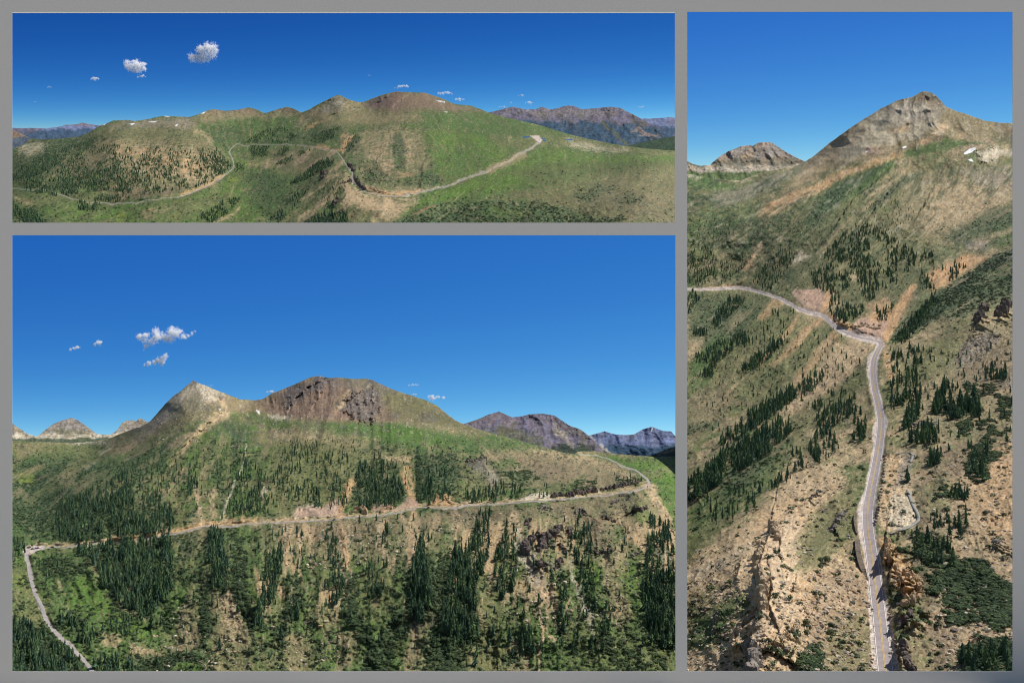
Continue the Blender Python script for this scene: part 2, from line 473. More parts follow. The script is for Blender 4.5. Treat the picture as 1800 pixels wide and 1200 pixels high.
# ================================================================== VALLEY SIDE (lower left opening)
MG = {}
MG['B'] = mat_ground("valley_ground", 0.9, 0.5, 0.5)
MG['Bf'] = mat_ground("far_rock", 0.05, 0.6, 6.0)
TOP_B = [(-5, 772), (60, 776), (130, 778), (170, 776), (195, 769), (225, 757), (262, 742), (275, 728), (290, 710), (305, 696), (325, 681), (335, 673), (340, 668), (347, 672),
         (360, 677), (380, 685), (400, 693), (420, 701), (445, 703), (460, 702), (480, 690), (500, 683), (520, 674), (545, 663), (562, 660), (575, 664),
         (590, 663), (605, 664), (625, 666), (645, 665), (655, 668), (670, 675), (690, 684), (720, 694), (750, 703), (770, 714), (785, 727), (800, 738),
         (815, 745), (850, 757), (900, 770), (950, 784), (990, 795), (1008, 797), (1020, 793), (1045, 792), (1080, 797), (1110, 800), (1150, 802), (1200, 801)]
B = Sheet("valley_hillside", TOP_B, [(-5, 1200), (1200, 1200)],
          [(0, 1200, 395), (300, 1200, 415), (600, 1200, 425), (900, 1200, 430), (1200, 1200, 440),
           (0, 1100, 440), (100, 1100, 452), (300, 1100, 462), (600, 1100, 458), (900, 1100, 458), (1190, 1100, 468),
           (30, 1000, 525), (150, 1000, 520), (400, 1000, 505), (700, 1000, 498), (1000, 1000, 503), (1180, 1000, 508),
           (20, 960, 565), (100, 965, 565), (200, 953, 572), (360, 925, 585), (600, 910, 592), (850, 887, 605), (1000, 876, 622), (1135, 858, 655),
           (1187, 940, 560), (1050, 900, 580), (1100, 900, 584), (1150, 920, 568), (1050, 960, 528), (1110, 960, 532), (1110, 1050, 482), (1187, 870, 740), (1180, 825, 980), (1100, 812, 1080), (1050, 798, 1300), (1000, 830, 760), (1090, 835, 800),
           (900, 805, 850), (800, 800, 790), (600, 800, 760), (450, 800, 790), (300, 850, 700), (150, 850, 770), (50, 785, 1200), (150, 779, 1400), (250, 790, 880), (110, 812, 1060), (195, 825, 820), (60, 850, 930),
           (340, 670, 1060), (300, 700, 1040), (400, 700, 1060), (450, 705, 1120), (560, 662, 1120), (660, 668, 1140), (750, 705, 1100), (850, 757, 1090), (950, 784, 1180),
           (560, 730, 940), (650, 740, 930), (400, 750, 930), (800, 760, 960), (550, 850, 680), (700, 850, 680), (400, 870, 660)],
          -5, 1197, 1.15, 1.15, 1.0, 1, 0.002)
th = TPS([(100, 850), (250, 900), (330, 720), (420, 700), (560, 700), (700, 700), (780, 750), (900, 800), (400, 800), (500, 790), (650, 800), (100, 1150), (500, 1150), (900, 1150),
          (1150, 950), (60, 1000), (200, 980), (500, 950), (900, 920), (1050, 830), (200, 800), (800, 850), (1180, 830)],
         [2.6, 2.25, 2.3, 1.2, 1.6, 1.5, 1.0, 0.6, 1.9, 2.0, 1.6, 1.2, 1.57, 1.57, 1.35, 1.2, 1.5, 1.6, 1.6, 0.7, 2.6, 1.5, 0.3])(B.U, B.V)
gB = dirnoise(B.U, B.V, th, 9, 70, 4, 300)          # streaks running down the slope
gB2 = dirnoise(B.U, B.V, th, 22, 160, 3, 330)
n3 = B.n(3, 3, 1); n7 = B.n(7); n20 = B.n(22, 4, 2); n60 = B.n(70, 3, 4)
low = sstep(880, 960, B.V)
B.mix('grass', np.ones(len(B.U)))
B.mix('olive', sstep(-0.25, 0.25, n60 + 0.5 * n20))
B.mix('dry', sstep(0.0, 0.35, gB2 + 0.6 * n20 - 0.05) * 0.8)
B.mix('scrub', sstep(0.0, 0.3, n20 - 0.3 * gB2 + 0.3 * n7) * 0.75)
B.mix('meadow', sstep(0.1, 0.4, -n60 + 0.7 * n20 - 0.1) * 0.5)
f = B.fill
ul = sstep(740, 770, B.V) * (1 - sstep(870, 900, B.V)) * (1 - sstep(480, 560, B.U))
MOT = (sstep(.0, .3, dirnoise(B.U, B.V, th, 12, 60, 3, 333) + .3 * B.np_(30, 3, 12)) * .65 * ul, sstep(.15, .4, dirnoise(B.U, B.V, th, 7, 40, 3, 334)) * .5 * ul)
# left cirque and its green apron
f('grass', [(0, 775), (190, 772), (260, 790), (200, 860), (130, 900), (90, 960), (0, 970)], 12, 10)
f('scrub', [(0, 800), (120, 800), (230, 820), (180, 870), (100, 930), (60, 950), (0, 900)], 12, 14, .8)
f('olive', [(20, 775), (190, 775), (240, 786), (150, 805), (60, 800), (20, 820)], 6, 8, .7)
f('dry', [(20, 778), (70, 782), (90, 792), (30, 800)], 4, 6, .6)
f('pale', [(60, 772), (110, 768), (180, 772), (190, 779), (120, 780)], 3, 3, .8)
f('lime', [(30, 830), (60, 835), (55, 850), (32, 848)], 5, 4, .5)
f('pale', [(150, 820), (215, 770), (250, 765)], 3, 6, .5, nz=gB, width=5)
# peaks
f('dry', [(190, 770), (262, 738), (340, 664), (430, 700), (460, 700), (560, 655), (680, 670), (790, 725), (860, 760), (780, 765), (700, 745), (600, 745), (520, 745), (440, 725), (380, 730), (330, 748), (250, 790), (200, 800)], 6, 5)
f('brown', [(440, 700), (480, 688), (560, 655), (680, 670), (790, 725), (850, 757), (760, 748), (690, 742), (600, 742), (500, 738), (460, 722)], 5, 6, .75)
f('olive', [(600, 664), (650, 662), (720, 690), (800, 735), (850, 758), (760, 748), (700, 742), (675, 710), (640, 680)], 6, 8, .6)
f('grey', [(200, 775), (262, 740), (300, 700), (340, 664), (380, 684), (400, 700), (380, 716), (330, 725), (270, 755)], 6, 8, .6)
f('pale', [(290, 715), (335, 672), (345, 675), (330, 705), (290, 740)], 6, 9, .4, nz=gB)
f('dolive', [(300, 720), (340, 690), (400, 720), (340, 745), (280, 760)], 8, 9, .55)
f('dgrey', [(334, 674), (340, 664), (352, 676), (342, 684)], 2, 2, .6)
f('grey', [(240, 770), (262, 745), (310, 696), (290, 740), (255, 775)], 4, 6, .45, nz=gB)
f('pale', [(352, 686), (372, 690), (385, 700), (372, 706), (355, 700)], 3, 5, .8)
f('pale', [(350, 676), (372, 684), (392, 692)], 2, 3, .5, width=4)
f('tan', [(385, 696), (398, 708), (402, 718), (392, 718), (384, 708)], 3, 2, .9)
f('tan', [(362, 702), (378, 706), (372, 712), (358, 708)], 3, 2, .6)
f('redbrown', [(465, 712), (500, 690), (545, 668), (590, 672), (600, 690), (580, 715), (565, 735), (530, 735), (480, 732)], 5, 5, .6, rough=3.0)
f('dgrey', [(500, 690), (530, 678), (560, 664), (590, 668), (560, 690), (530, 705), (505, 712)], 4, 7, .6, nz=gB, rough=4.0)  # streaked dark grey also paints the cliff's vertical shadows into the colour
f('dgrey', [(608, 700), (630, 688), (650, 684), (668, 695), (668, 715), (655, 742), (640, 746), (620, 735), (600, 720)], 3, 4, .75, rough=5.0)
f('dgrey', [(590, 705), (606, 703), (606, 722), (590, 720)], 3, 3, .7, rough=4.5)
f('dgrey', [(640, 664), (660, 668), (676, 678), (668, 680), (645, 672)], 2, 2, .5, rough=3)
f('dgrey', [(545, 662), (580, 662), (600, 666), (570, 672)], 2, 3, .6, rough=3)
f('tan', [(612, 690), (602, 706), (592, 722), (584, 734)], 3, 2, .75, width=4)
f('redbrown', [(578, 715), (610, 722), (640, 742), (600, 742), (560, 738)], 4, 5, .6)
f('dgrey', [(690, 722), (710, 728), (700, 736), (680, 732)], 3, 3, .6, rough=3.5)
f('dgrey', [(735, 730), (752, 722), (770, 730), (765, 742), (740, 742)], 3, 4, .6, rough=3.5)
f('dgrey', [(480, 690), (560, 658), (680, 668), (720, 694), (640, 690), (560, 690), (500, 712)], 5, 9, .45, nz=gB)
f('dolive', [(690, 690), (750, 706), (790, 730), (830, 755), (760, 745), (700, 720)], 6, 6, .55)
f('pale', [(470, 728), (500, 730), (512, 738), (490, 742), (472, 736)], 2, 4, .8, rough=2.5)
f('snow', [(241, 747), (250, 745), (247, 751)], 1, 0, 1)
f('snow', [(451, 723), (456, 722), (456, 729)], 1, 0, 1)
f('snow', [(385, 720), (389, 720), (388, 722)], 1, 0, 1)
f('snow', [(1, 0), (2, 0), (1, 1)], 1)
# band under the peaks
f('grass', [(440, 728), (520, 742), (600, 746), (700, 745), (800, 762), (960, 786), (1010, 800), (930, 800), (820, 790), (740, 780), (640, 775), (540, 760), (460, 745)], 7, 8, .9)
f('meadow', [(660, 752), (740, 755), (780, 775), (700, 775), (650, 768)], 8, 8, .6)
f('olive', [(250, 765), (340, 745), (420, 728), (440, 740), (400, 752), (300, 780), (240, 800)], 8, 8, .7)
f('scrub', [(300, 755), (360, 742), (350, 770), (310, 800), (250, 860), (200, 880), (210, 820), (250, 780)], 8, 10, .7)
f('dry', [(450, 760), (520, 748), (600, 760), (660, 775), (640, 790), (600, 800), (520, 790), (450, 780)], 8, 9, .65)
f('tan', [(478, 756), (530, 760), (590, 770), (560, 780), (500, 775)], 5, 8, .5)
# pale scree rib running down left from the peak
f('tan', [(398, 728), (372, 742), (350, 760), (330, 780), (315, 800), (300, 818)], 4, 4, .85, width=[8, 9, 8, 6, 4, 2])
f('tan', [(360, 758), (330, 765), (300, 785)], 4, 4, .5, width=5)
f('meadow', [(365, 770), (385, 790), (395, 810), (405, 830)], 8, 6, .5, width=14)
f('scrub', [(365, 745), (410, 735), (430, 760), (420, 800), (410, 850), (390, 880), (370, 840), (365, 790)], 8, 9, .75)
f('meadow', [(372, 760), (400, 745), (405, 800), (400, 850)], 6, 8, .45, nz=gB)
f('pale', [(432, 780), (430, 805), (420, 830), (408, 860), (396, 890), (388, 912)], 1.5, 1.2, .7, width=1.0)
f('tan', [(345, 855), (347, 870), (350, 895), (355, 920)], 3, 2, .8, width=4)
f('tan', [(375, 865), (372, 885), (378, 905)], 3, 3, .6, width=5)
f('pale', [(462, 850), (470, 862), (462, 875), (455, 868)], 3, 4, .8)
# central fans
f('olive', [(470, 790), (560, 770), (640, 800), (720, 800), (720, 870), (640, 890), (560, 895), (480, 890)], 12, 12, .8)
f('tan', [(660, 805), (700, 800), (728, 800), (722, 812), (690, 815)], 4, 4, .6)
f('orange', [(706, 830), (714, 850), (722, 870), (733, 888)], 3, 2, .9, width=[3, 4, 5, 5])
f('orange', [(717, 820), (722, 845), (728, 870)], 3, 3, .5, width=4)
f('scrub', [(734, 790), (738, 820), (737, 850), (738, 885)], 4, 2, 1, width=[4, 7, 6, 5])
f('scrub', [(745, 790), (800, 800), (820, 830), (790, 870), (750, 870), (742, 830)], 8, 10, .8)
f('dgrey', [(820, 815), (845, 805), (865, 806), (860, 822), (830, 828)], 4, 5, .8, rough=3.5)
f('grey', [(842, 820), (868, 822), (878, 845), (860, 855), (845, 840)], 5, 6, .75, rough=2.5)
f('olive', [(800, 850), (860, 830), (850, 870), (800, 880)], 8, 6, .8)
f('dry', [(900, 790), (960, 790), (1040, 800), (1100, 822), (1130, 845), (1100, 855), (1050, 860), (1000, 850), (940, 850), (880, 820), (840, 800)], 8, 7, .9)
f('brown', [(910, 805), (980, 810), (1040, 825), (1060, 850), (1000, 850), (930, 840)], 10, 12, .5)
f('tan', [(940, 795), (1040, 805), (1110, 835), (1133, 850)], 5, 6, .5, width=4)
f('grass', [(860, 810), (900, 806), (912, 818), (880, 822)], 4, 5, .8)
f('grass', [(1000, 858), (1010, 845), (1030, 835), (1020, 850), (1005, 868), (980, 870)], 5, 5, .8)
f('scrub', [(870, 825), (930, 826), (955, 840), (900, 846)], 6, 8, .7)
# right meadow beyond the bend
f('meadow', [(1000, 797), (1045, 803), (1085, 812), (1120, 826), (1143, 845), (1150, 862), (1172, 905), (1180, 945), (1200, 990), (1200, 799), (1050, 798)], 4, 2, 1)
f('grass', [(1120, 830), (1160, 840), (1200, 880), (1200, 960), (1165, 890)], 10, 9, .6)
f('dry', [(990, 796), (1020, 790), (1060, 791), (1110, 797), (1150, 799), (1120, 806), (1060, 800)], 3, 3, .8)
f('olive', [(1100, 802), (1200, 800), (1200, 808), (1120, 812)], 4, 5, .6)
f('dry', [(1130, 830), (1200, 812), (1200, 820), (1140, 840)], 3, 6, .5)
f('tan', [(1143, 858), (1155, 880), (1168, 905), (1180, 935), (1192, 975)], 4, 3, .9, width=[8, 8, 7, 6, 5])
# slope under the road
f('dry', [(440, 925), (560, 918), (730, 900), (900, 890), (1130, 865), (1150, 900), (1160, 960), (1100, 1000), (1000, 1000), (900, 990), (760, 980), (700, 990), (600, 985), (480, 970)], 10, 10, .5, nz=gB)
f('brown', [(480, 925), (560, 918), (720, 903), (1000, 882), (1120, 870), (1100, 920), (980, 900), (800, 930), (600, 950), (500, 950)], 8, 12, .45, nz=gB)
for (x0, x1, x2, w0, w1, a) in [(540, 545, 548, 3, 4, .6), (505, 498, 490, 5, 7, .5), (600, 604, 606, 6, 10, .6), (668, 672, 680, 4, 6, .7), (730, 728, 722, 7, 8, .7), (708, 722, 730, 4, 7, .7),
                            (765, 765, 768, 4, 5, .4), (800, 798, 792, 3, 4, .4), (858, 860, 862, 5, 6, .8), (905, 915, 935, 6, 9, .8), (990, 995, 1000, 6, 8, .5), (1085, 1090, 1095, 6, 10, .5)]:
    f('tan', [(x0, 905 if x0 > 700 else 925), (x1, 950), (x2, 1000)], 4, 4, a, nz=gB, width=[w0, w1, w1 * 1.2])
f('orange', [(600, 930), (606, 960), (612, 1000)], 3, 3, .6, nz=gB, width=5)
f('orange', [(726, 900), (728, 915), (725, 935)], 4, 4, .35, width=4)
f('redbrown', [(1020, 915), (1060, 905), (1085, 960), (1060, 970), (1035, 970)], 6, 7, .6, rough=1.5)
f('pale', [(905, 935), (920, 965), (935, 1000), (955, 1045), (965, 1060)], 4, 4, .75, nz=gB, width=[6, 12, 16, 12, 5])
f('grey', [(938, 1000), (955, 1040), (965, 1055)], 4, 4, .75, width=[9, 12, 6])
f('pale', [(1000, 985), (1010, 1020), (1025, 1060), (1045, 1110)], 3, 4, .6, nz=gB, width=[3, 6, 8, 6])
f('tan', [(1060, 975), (1075, 1020), (1090, 1060), (1090, 1100)], 6, 6, .55, nz=gB, width=[8, 16, 14, 8])
f('grass', [(1078, 920), (1095, 925), (1098, 955), (1080, 950)], 5, 4, .8)
f('meadow', [(1035, 980), (1055, 985), (1058, 1040), (1040, 1035)], 6, 5, .7)
f('meadow', [(1085, 985), (1130, 970), (1130, 1050), (1100, 1060)], 10, 9, .5)
f('meadow', [(1120, 905), (1145, 900), (1148, 920), (1125, 918)], 4, 3, .7)
f('grass', [(770, 920), (790, 905), (795, 950), (770, 958)], 7, 6, .45)
f('lime', [(800, 955), (840, 952), (845, 962), (810, 966)], 3, 3, .6)
f('olive', [(760, 960), (870, 960), (920, 990), (940, 1060), (880, 1120), (800, 1120), (760, 1040)], 14, 12, .6)
f('scrub', [(720, 1000), (760, 970), (790, 1000), (790, 1100), (820, 1170), (800, 1200), (740, 1200), (760, 1100), (725, 1050)], 8, 9, .8)
f('scrub', [(723, 990), (716, 1030), (708, 1060), (695, 1090), (680, 1120), (660, 1160), (645, 1200)], 5, 6, .9, width=[6, 8, 10, 11, 14, 16, 20])
f('dry', [(718, 1075), (740, 1090), (756, 1120), (752, 1180), (740, 1200), (700, 1200), (712, 1150), (725, 1100)], 6, 5, .9)
f('scrub', [(600, 1000), (625, 1010), (625, 1060), (640, 1090), (660, 1130), (620, 1130), (600, 1060)], 7, 7, .8)
f('olive', [(630, 1000), (700, 1000), (705, 1060), (670, 1095), (640, 1080)], 10, 9, .7)
f('dry', [(596, 1110), (625, 1105), (640, 1120), (620, 1170), (590, 1185)], 6, 6, .9)
f('grass', [(1000, 1100), (1070, 1090), (1200, 1100), (1200, 1200), (980, 1200)], 14, 12, .6)
f('olive', [(1010, 1120), (1100, 1110), (1190, 1130), (1190, 1200), (1020, 1200)], 14, 12, .6)
f('pale', [(1150, 965), (1172, 955), (1175, 985), (1155, 990)], 5, 5, .7)
f('pale', [(1150, 1005), (1168, 1008), (1172, 1030), (1155, 1025)], 4, 5, .6)
f('tan', [(940, 1035), (952, 1090), (955, 1120), (948, 1150), (945, 1180)], 1.5, 1.5, .85, width=2.6)
f('tan', [(952, 1095), (975, 1125)], 1.5, 1.5, .7, width=2)
f('tan', [(863, 955), (863, 1000), (860, 1040)], 2, 2, .7, width=2.5)
f('pale', [(700, 1100), (630, 1120), (600, 1160)], 1, 1, .0, width=1)
# lower left: grass bowl, dry fans, brook flats
f('grass', [(55, 975), (140, 965), (160, 1000), (200, 1060), (260, 1100), (300, 1130), (240, 1160), (160, 1160), (100, 1090), (70, 1040)], 8, 6, .9)
f('scrub', [(70, 985), (130, 968), (150, 1010), (110, 1020), (80, 1010)], 8, 9, .6)
f('meadow', [(130, 1010), (170, 1015), (200, 1060), (230, 1085), (290, 1110), (230, 1130), (170, 1090), (120, 1060)], 9, 8, .6)
f('olive', [(20, 985), (50, 1000), (55, 1040), (75, 1090), (60, 1110), (20, 1070)], 8, 8, .9)
f('lime', [(22, 1008), (45, 1012), (48, 1030), (22, 1030)], 6, 5, .35)
f('tan', [(104, 1018), (110, 1020), (108, 1030), (104, 1028)], 2, 2, .9)
f('dry', [(315, 1075), (345, 1000), (365, 1000), (365, 1060), (352, 1110), (355, 1150), (300, 1150), (315, 1110)], 5, 6, .95)
f('olive', [(330, 1040), (345, 1005), (362, 1005), (362, 1060)], 6, 6, .5)
f('dry', [(370, 1050), (410, 1035), (430, 1080), (445, 1120), (440, 1190), (370, 1190), (365, 1120)], 7, 7, .9)
f('tan', [(380, 1050), (405, 1040), (430, 1085), (425, 1110), (395, 1100)], 7, 8, .5)
f('scrub', [(358, 960), (350, 1000), (355, 1050), (362, 1100), (358, 1150)], 6, 7, .85, width=[10, 8, 6, 8, 6])
f('scrub', [(345, 925), (352, 960), (325, 990), (318, 1000), (310, 950)], 7, 7, .8)
f('scrub', [(405, 940), (430, 945), (430, 990), (440, 1050), (470, 1120), (440, 1110), (415, 1050), (405, 1000)], 6, 7, .9)
f('meadow', [(432, 1010), (455, 1010), (460, 1060), (480, 1130), (455, 1120), (435, 1060)], 7, 7, .7)
f('scrub', [(505, 960), (520, 990), (500, 1060), (485, 1100), (480, 1150), (500, 1150), (510, 1090), (530, 1040), (535, 980)], 7, 8, .6)
f('dry', [(505, 1120), (540, 1110), (560, 1160), (545, 1190), (510, 1180)], 7, 8, .75)
f('olive', [(530, 1080), (590, 1060), (600, 1100), (560, 1110)], 8, 8, .7)
f('tan', [(175, 1110), (210, 1118), (205, 1138), (180, 1132)], 5, 5, .9)
f('tan', [(228, 1125), (262, 1140), (290, 1150), (250, 1152), (230, 1145)], 5, 5, .7)
f('scrub', [(240, 1155), (340, 1142), (360, 1150), (365, 1185), (250, 1190), (225, 1170)], 5, 4, .9)
f('meadow', [(310, 1165), (350, 1160), (358, 1180), (310, 1182)], 4, 4, .8)
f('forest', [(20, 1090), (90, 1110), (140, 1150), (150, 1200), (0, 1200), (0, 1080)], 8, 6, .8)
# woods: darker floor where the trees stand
FORESTS_B = [
    ([(95, 950), (90, 920), (108, 880), (150, 870), (180, 850), (225, 830), (225, 862), (235, 870), (235, 915), (225, 945), (140, 953)], 330, 1.0),
    ([(236, 870), (275, 865), (300, 885), (306, 920), (300, 935), (232, 945), (228, 915)], 120, 1.0),
    ([(130, 962), (300, 948), (304, 980), (305, 1030), (285, 1065), (262, 1085), (238, 1085), (215, 1065), (180, 1035), (175, 1005), (155, 985)], 520, 1.05),
    ([(0, 1085), (50, 1105), (100, 1135), (135, 1160), (155, 1200), (0, 1200)], 230, 1.05),
    ([(366, 930), (388, 930), (402, 985), (402, 1032), (372, 1035), (368, 990)], 85, 1.1),
    ([(470, 975), (492, 950), (500, 980), (480, 1060), (455, 1105), (445, 1100), (462, 1040)], 60, 1.1),
    ([(508, 1060), (522, 1050), (524, 1090), (512, 1100)], 12, 1.1),
    ([(410, 800), (440, 790), (470, 830), (475, 880), (465, 905), (405, 905), (400, 870), (412, 840)], 95, .95),
    ([(330, 820), (345, 815), (348, 870), (345, 910), (330, 910)], 24, 1.0),
    ([(480, 850), (500, 790), (520, 775), (610, 800), (618, 850), (612, 890), (590, 900), (500, 880)], 130, .95),
    ([(625, 820), (660, 805), (700, 815), (706, 850), (712, 880), (690, 890), (630, 898), (620, 860)], 170, 1.0),
    ([(740, 870), (755, 840), (760, 860), (755, 888), (740, 888)], 18, 1.2),
    ([(820, 870), (845, 860), (870, 850), (912, 850), (920, 870), (900, 885), (820, 892)], 55, 1.0),
    ([(540, 800), (545, 790), (470, 905), (380, 915), (400, 890)], 30, .8),
    ([(722, 1000), (742, 950), (748, 980), (760, 1060), (740, 1100), (722, 1090), (718, 1040)], 100, 1.15),
    ([(780, 1060), (800, 960), (822, 970), (832, 1020), (842, 1090), (840, 1130), (800, 1135), (775, 1110)], 190, 1.1),
    ([(808, 1000), (840, 900), (862, 900), (862, 960), (850, 1010), (835, 1040)], 70, 1.05),
    ([(870, 960), (905, 900), (910, 960), (905, 1040), (880, 1060), (868, 1010)], 45, 1.1),
    ([(1000, 960), (1020, 905), (1040, 930), (1040, 1000), (1050, 1060), (1040, 1100), (1020, 1080), (1018, 1000)], 48, 1.0),
    ([(1128, 1040), (1145, 900), (1178, 930), (1190, 1000), (1190, 1145), (1165, 1140), (1135, 1100)], 190, 1.15),
    ([(910, 1110), (935, 1105), (938, 1150), (912, 1150)], 14, 1.2),
    ([(985, 1040), (1000, 1040), (1000, 1110), (986, 1110)], 9, 1.2), ([(1062, 1060), (1075, 1060), (1075, 1110), (1064, 1120)], 7, 1.2),
    ([(570, 930), (580, 925), (610, 1000), (600, 1060), (560, 1080), (580, 1000)], 34, 1.1),
    ([(645, 990), (655, 980), (680, 1040), (660, 1060), (640, 1050)], 16, 1.1), ([(672, 935), (684, 930), (682, 1000), (674, 1000)], 5, 1.3),
    ([(215, 1090), (260, 1085), (300, 1100), (220, 1120), (175, 1110)], 14, 1.0), ([(100, 1090), (120, 1080), (170, 1120), (160, 1140), (120, 1120)], 26, 1.0),
    ([(60, 985), (80, 975), (120, 985), (110, 1000), (80, 1030)], 9, .9), ([(20, 940), (45, 965), (40, 990), (20, 985)], 14, 1.0),
    ([(165, 1160), (240, 1160), (240, 1200), (165, 1200)], 26, 1.0),
    ([(1080, 835), (1130, 840), (1125, 855), (1085, 855)], 12, .7), ([(930, 880), (960, 850), (980, 870), (960, 885)], 8, .7),
    ([(720, 830), (780, 830), (800, 880), (760, 890)], 22, .9), ([(760, 1120), (900, 1080), (960, 1150), (800, 1180)], 16, 1.0),
    ([(440, 930), (540, 930), (560, 1000), (440, 1000)], 26, .8), ([(900, 1060), (1060, 1060), (1060, 1180), (900, 1180)], 16, 1.2),
    ([(240, 800), (420, 770), (450, 860), (260, 860)], 40, .7), ([(500, 760), (620, 780), (640, 800), (500, 800)], 45, .55),
    ([(600, 920), (760, 905), (780, 960), (620, 990)], 22, .8), ([(930, 900), (1120, 890), (1120, 1000), (930, 1000)], 18, .8),
    ([(180, 850), (240, 815), (300, 800), (330, 830), (300, 870), (240, 870)], 60, .8)]
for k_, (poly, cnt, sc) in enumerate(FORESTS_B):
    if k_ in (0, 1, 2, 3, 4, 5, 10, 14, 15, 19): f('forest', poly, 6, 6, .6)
# crags in the open slope (solid outcrops are added as objects)
f('dgrey', [(915, 975), (925, 945), (955, 935), (985, 925), (988, 945), (965, 965), (950, 975), (925, 978)], 4, 4, .5, rough=3.5)
f('grey', [(940, 995), (965, 985), (990, 985), (985, 1005), (955, 1005)], 4, 5, .4, rough=2.5)
B.mix('olive', MOT[0])
B.mix('dry', MOT[1])
B.mot = 0.6
B.mix('grass', sstep(-.1, .35, B.np_(34, 4, 201) + .3 * gB) * .4 * sstep(900, 960, B.V))
# speckle: stones and low bushes
rg = dirnoise(B.U + 5 * fbm(B.U / 25, B.V / 25, 3, 5), B.V, th, 11, 100, 3, 390, True) + .7 * B.np_(45, 3, 55) - .12
nz = B.n(2.2, 2, 50); nz2 = B.n(3.4, 2, 60)
peak = np.zeros(len(B.U))
B.mix('dscrub', sstep(0.30, 0.5, nz2 + 0.25 * n20) * 0.6 * sstep(720, 780, B.V))
B.mix('pale', sstep(0.55, 0.75, nz + 0.15 * n20) * 0.3)
B.mix('dgrey', sstep(0.42, 0.6, -nz - 0.1 * n20) * 0.35)
k1 = B.np_(4.5, 3, 81, 0.8); k2 = B.np_(3.2, 2, 82, 0.8); hi = 1 - sstep(760, 800, B.V)
B.mix('dgrey', sstep(0.2, 0.5, k1 + .4 * gB) * 0.5 * hi)
B.mix('pale', sstep(0.4, 0.65, k2 + .3 * gB) * 0.25 * hi)
B.mix('dscrub', sstep(0.22, 0.42, k1 + .35 * n20) * 0.6 * (1 - hi))
B.mix('dry', sstep(0.3, 0.5, k2 - .3 * n20) * 0.4 * (1 - hi))
B.mix('dry', sstep(0.2, 0.4, rg) * .5 * sstep(900, 930, B.V) * (1 - sstep(1050, 1120, B.V)) * sstep(430, 470, B.U))
B.mix('tan', sstep(0.3, 0.55, rg) * .5 * sstep(900, 930, B.V) * (1 - sstep(1050, 1120, B.V)) * sstep(430, 470, B.U))
B.mix('orange', sstep(0.42, 0.6, rg) * .2 * sstep(900, 930, B.V) * (1 - sstep(1020, 1080, B.V)) * sstep(430, 470, B.U))
B.mix('tan', sstep(0.30, 0.6, gB * 0.9 + 0.2 * n7) * 0.30 * sstep(700, 760, B.V))
ROAD_B = [(172, 1200), (165, 1184), (148, 1160), (125, 1138), (100, 1112), (82, 1090), (73, 1065), (61, 1040), (53, 1012), (50, 990), (46, 974), (50, 966), (65, 962), (100, 961.5), (130, 959.5), (200, 954), (250, 947),
          (290, 942), (330, 932), (360, 925), (400, 924), (450, 920), (500, 917), (560, 915), (590, 913), (610, 909), (670, 906), (710, 898), (735, 892), (780, 892), (850, 887),
          (900, 884), (950, 880), (1000, 876), (1050, 871), (1090, 867), (1120, 861), (1136, 856), (1141, 850), (1137, 841), (1120, 828), (1100, 820), (1080, 811), (1065, 804.5), (1045, 801), (1018, 798.5)]
f('tan', [(x, y - 4) for x, y in ROAD_B[12:38]], 1.5, 3, .75, width=2.6)
f('orange', [(x, y - 7) for x, y in ROAD_B[15:22]], 2, 4, .6, width=4)
f('pale', [(515, 902), (525, 892), (550, 888), (565, 895), (590, 880), (605, 885), (603, 905), (520, 908)], 2, 3, .6, rough=1.8)
f('pink', [(515, 902), (525, 890), (550, 887), (565, 893), (590, 876), (605, 880), (603, 905), (520, 908)], 2, 3, .85, nz=gB, rough=1.8)
f('pink', [(690, 898), (715, 875), (735, 880), (735, 888)], 2, 2, .8, nz=gB)
f('orange', [(597, 905), (605, 880), (612, 860), (620, 845)], 3, 5, .7, width=6)
f('pink', [(650, 897), (662, 885), (690, 886), (690, 900)], 2, 3, .7, rough=2)
f('orange', [(755, 888), (765, 872), (785, 870), (800, 885)], 2, 4, .8, rough=2)
f('pale', [(912, 880), (930, 868), (965, 865), (970, 876)], 2, 3, .8)
f('tan', [(380, 925), (396, 905), (400, 915)], 3, 3, .8)
f('gravel', [(40, 966), (48, 960), (80, 958), (80, 965), (55, 972), (46, 990)], 1.5, 0, .9)
f('gravel', ROAD_B[:12], 1.2, 0.5, .7, width=3.6)
f('gravel', ROAD_B[12:], .8, 0.3, .5, width=1.2)
B.flatten(ROAD_B, 5, 3)
rb = dirnoise(B.U + 9 * fbm(B.U / 40, B.V / 40, 3, 6), B.V, th, 42, 420, 3, 350, True)
B.L -= (1 - B.flat) * (0.25 + 1.1 * vn(B.U / 90, B.V / 140, 77)) * rb * 42 / F * 0.5 * sstep(890, 930, B.V) * (1 - 0.75 * sstep(1020, 1090, B.V))
rb2 = dirnoise(B.U, B.V, th, 46, 300, 3, 370, True)
B.L -= (1 - B.flat) * 1.15 * rb2 * 46 / F * 0.5 * (1 - sstep(850, 890, B.V))
for ln in ([(920, 972), (925, 948), (955, 938), (985, 924)], [(975, 965), (990, 945), (992, 925)], [(1010, 915), (1022, 897), (1034, 905)], [(940, 1000), (955, 990)], [(1060, 915), (1075, 905)], [(1100, 905), (1118, 896), (1138, 893)], [(500, 735), (520, 700), (545, 680), (565, 668)],
           [(540, 735), (560, 700), (575, 672)], [(600, 742), (612, 705), (640, 685)], [(636, 745), (648, 710), (662, 690)], [(305, 800), (350, 760), (395, 722)]):
    B.scarp(ln, 0.012, 22)
B.relief(th, 0.6, 0.5, 26, 1.3)
B.build(MG['B'], "hillside")

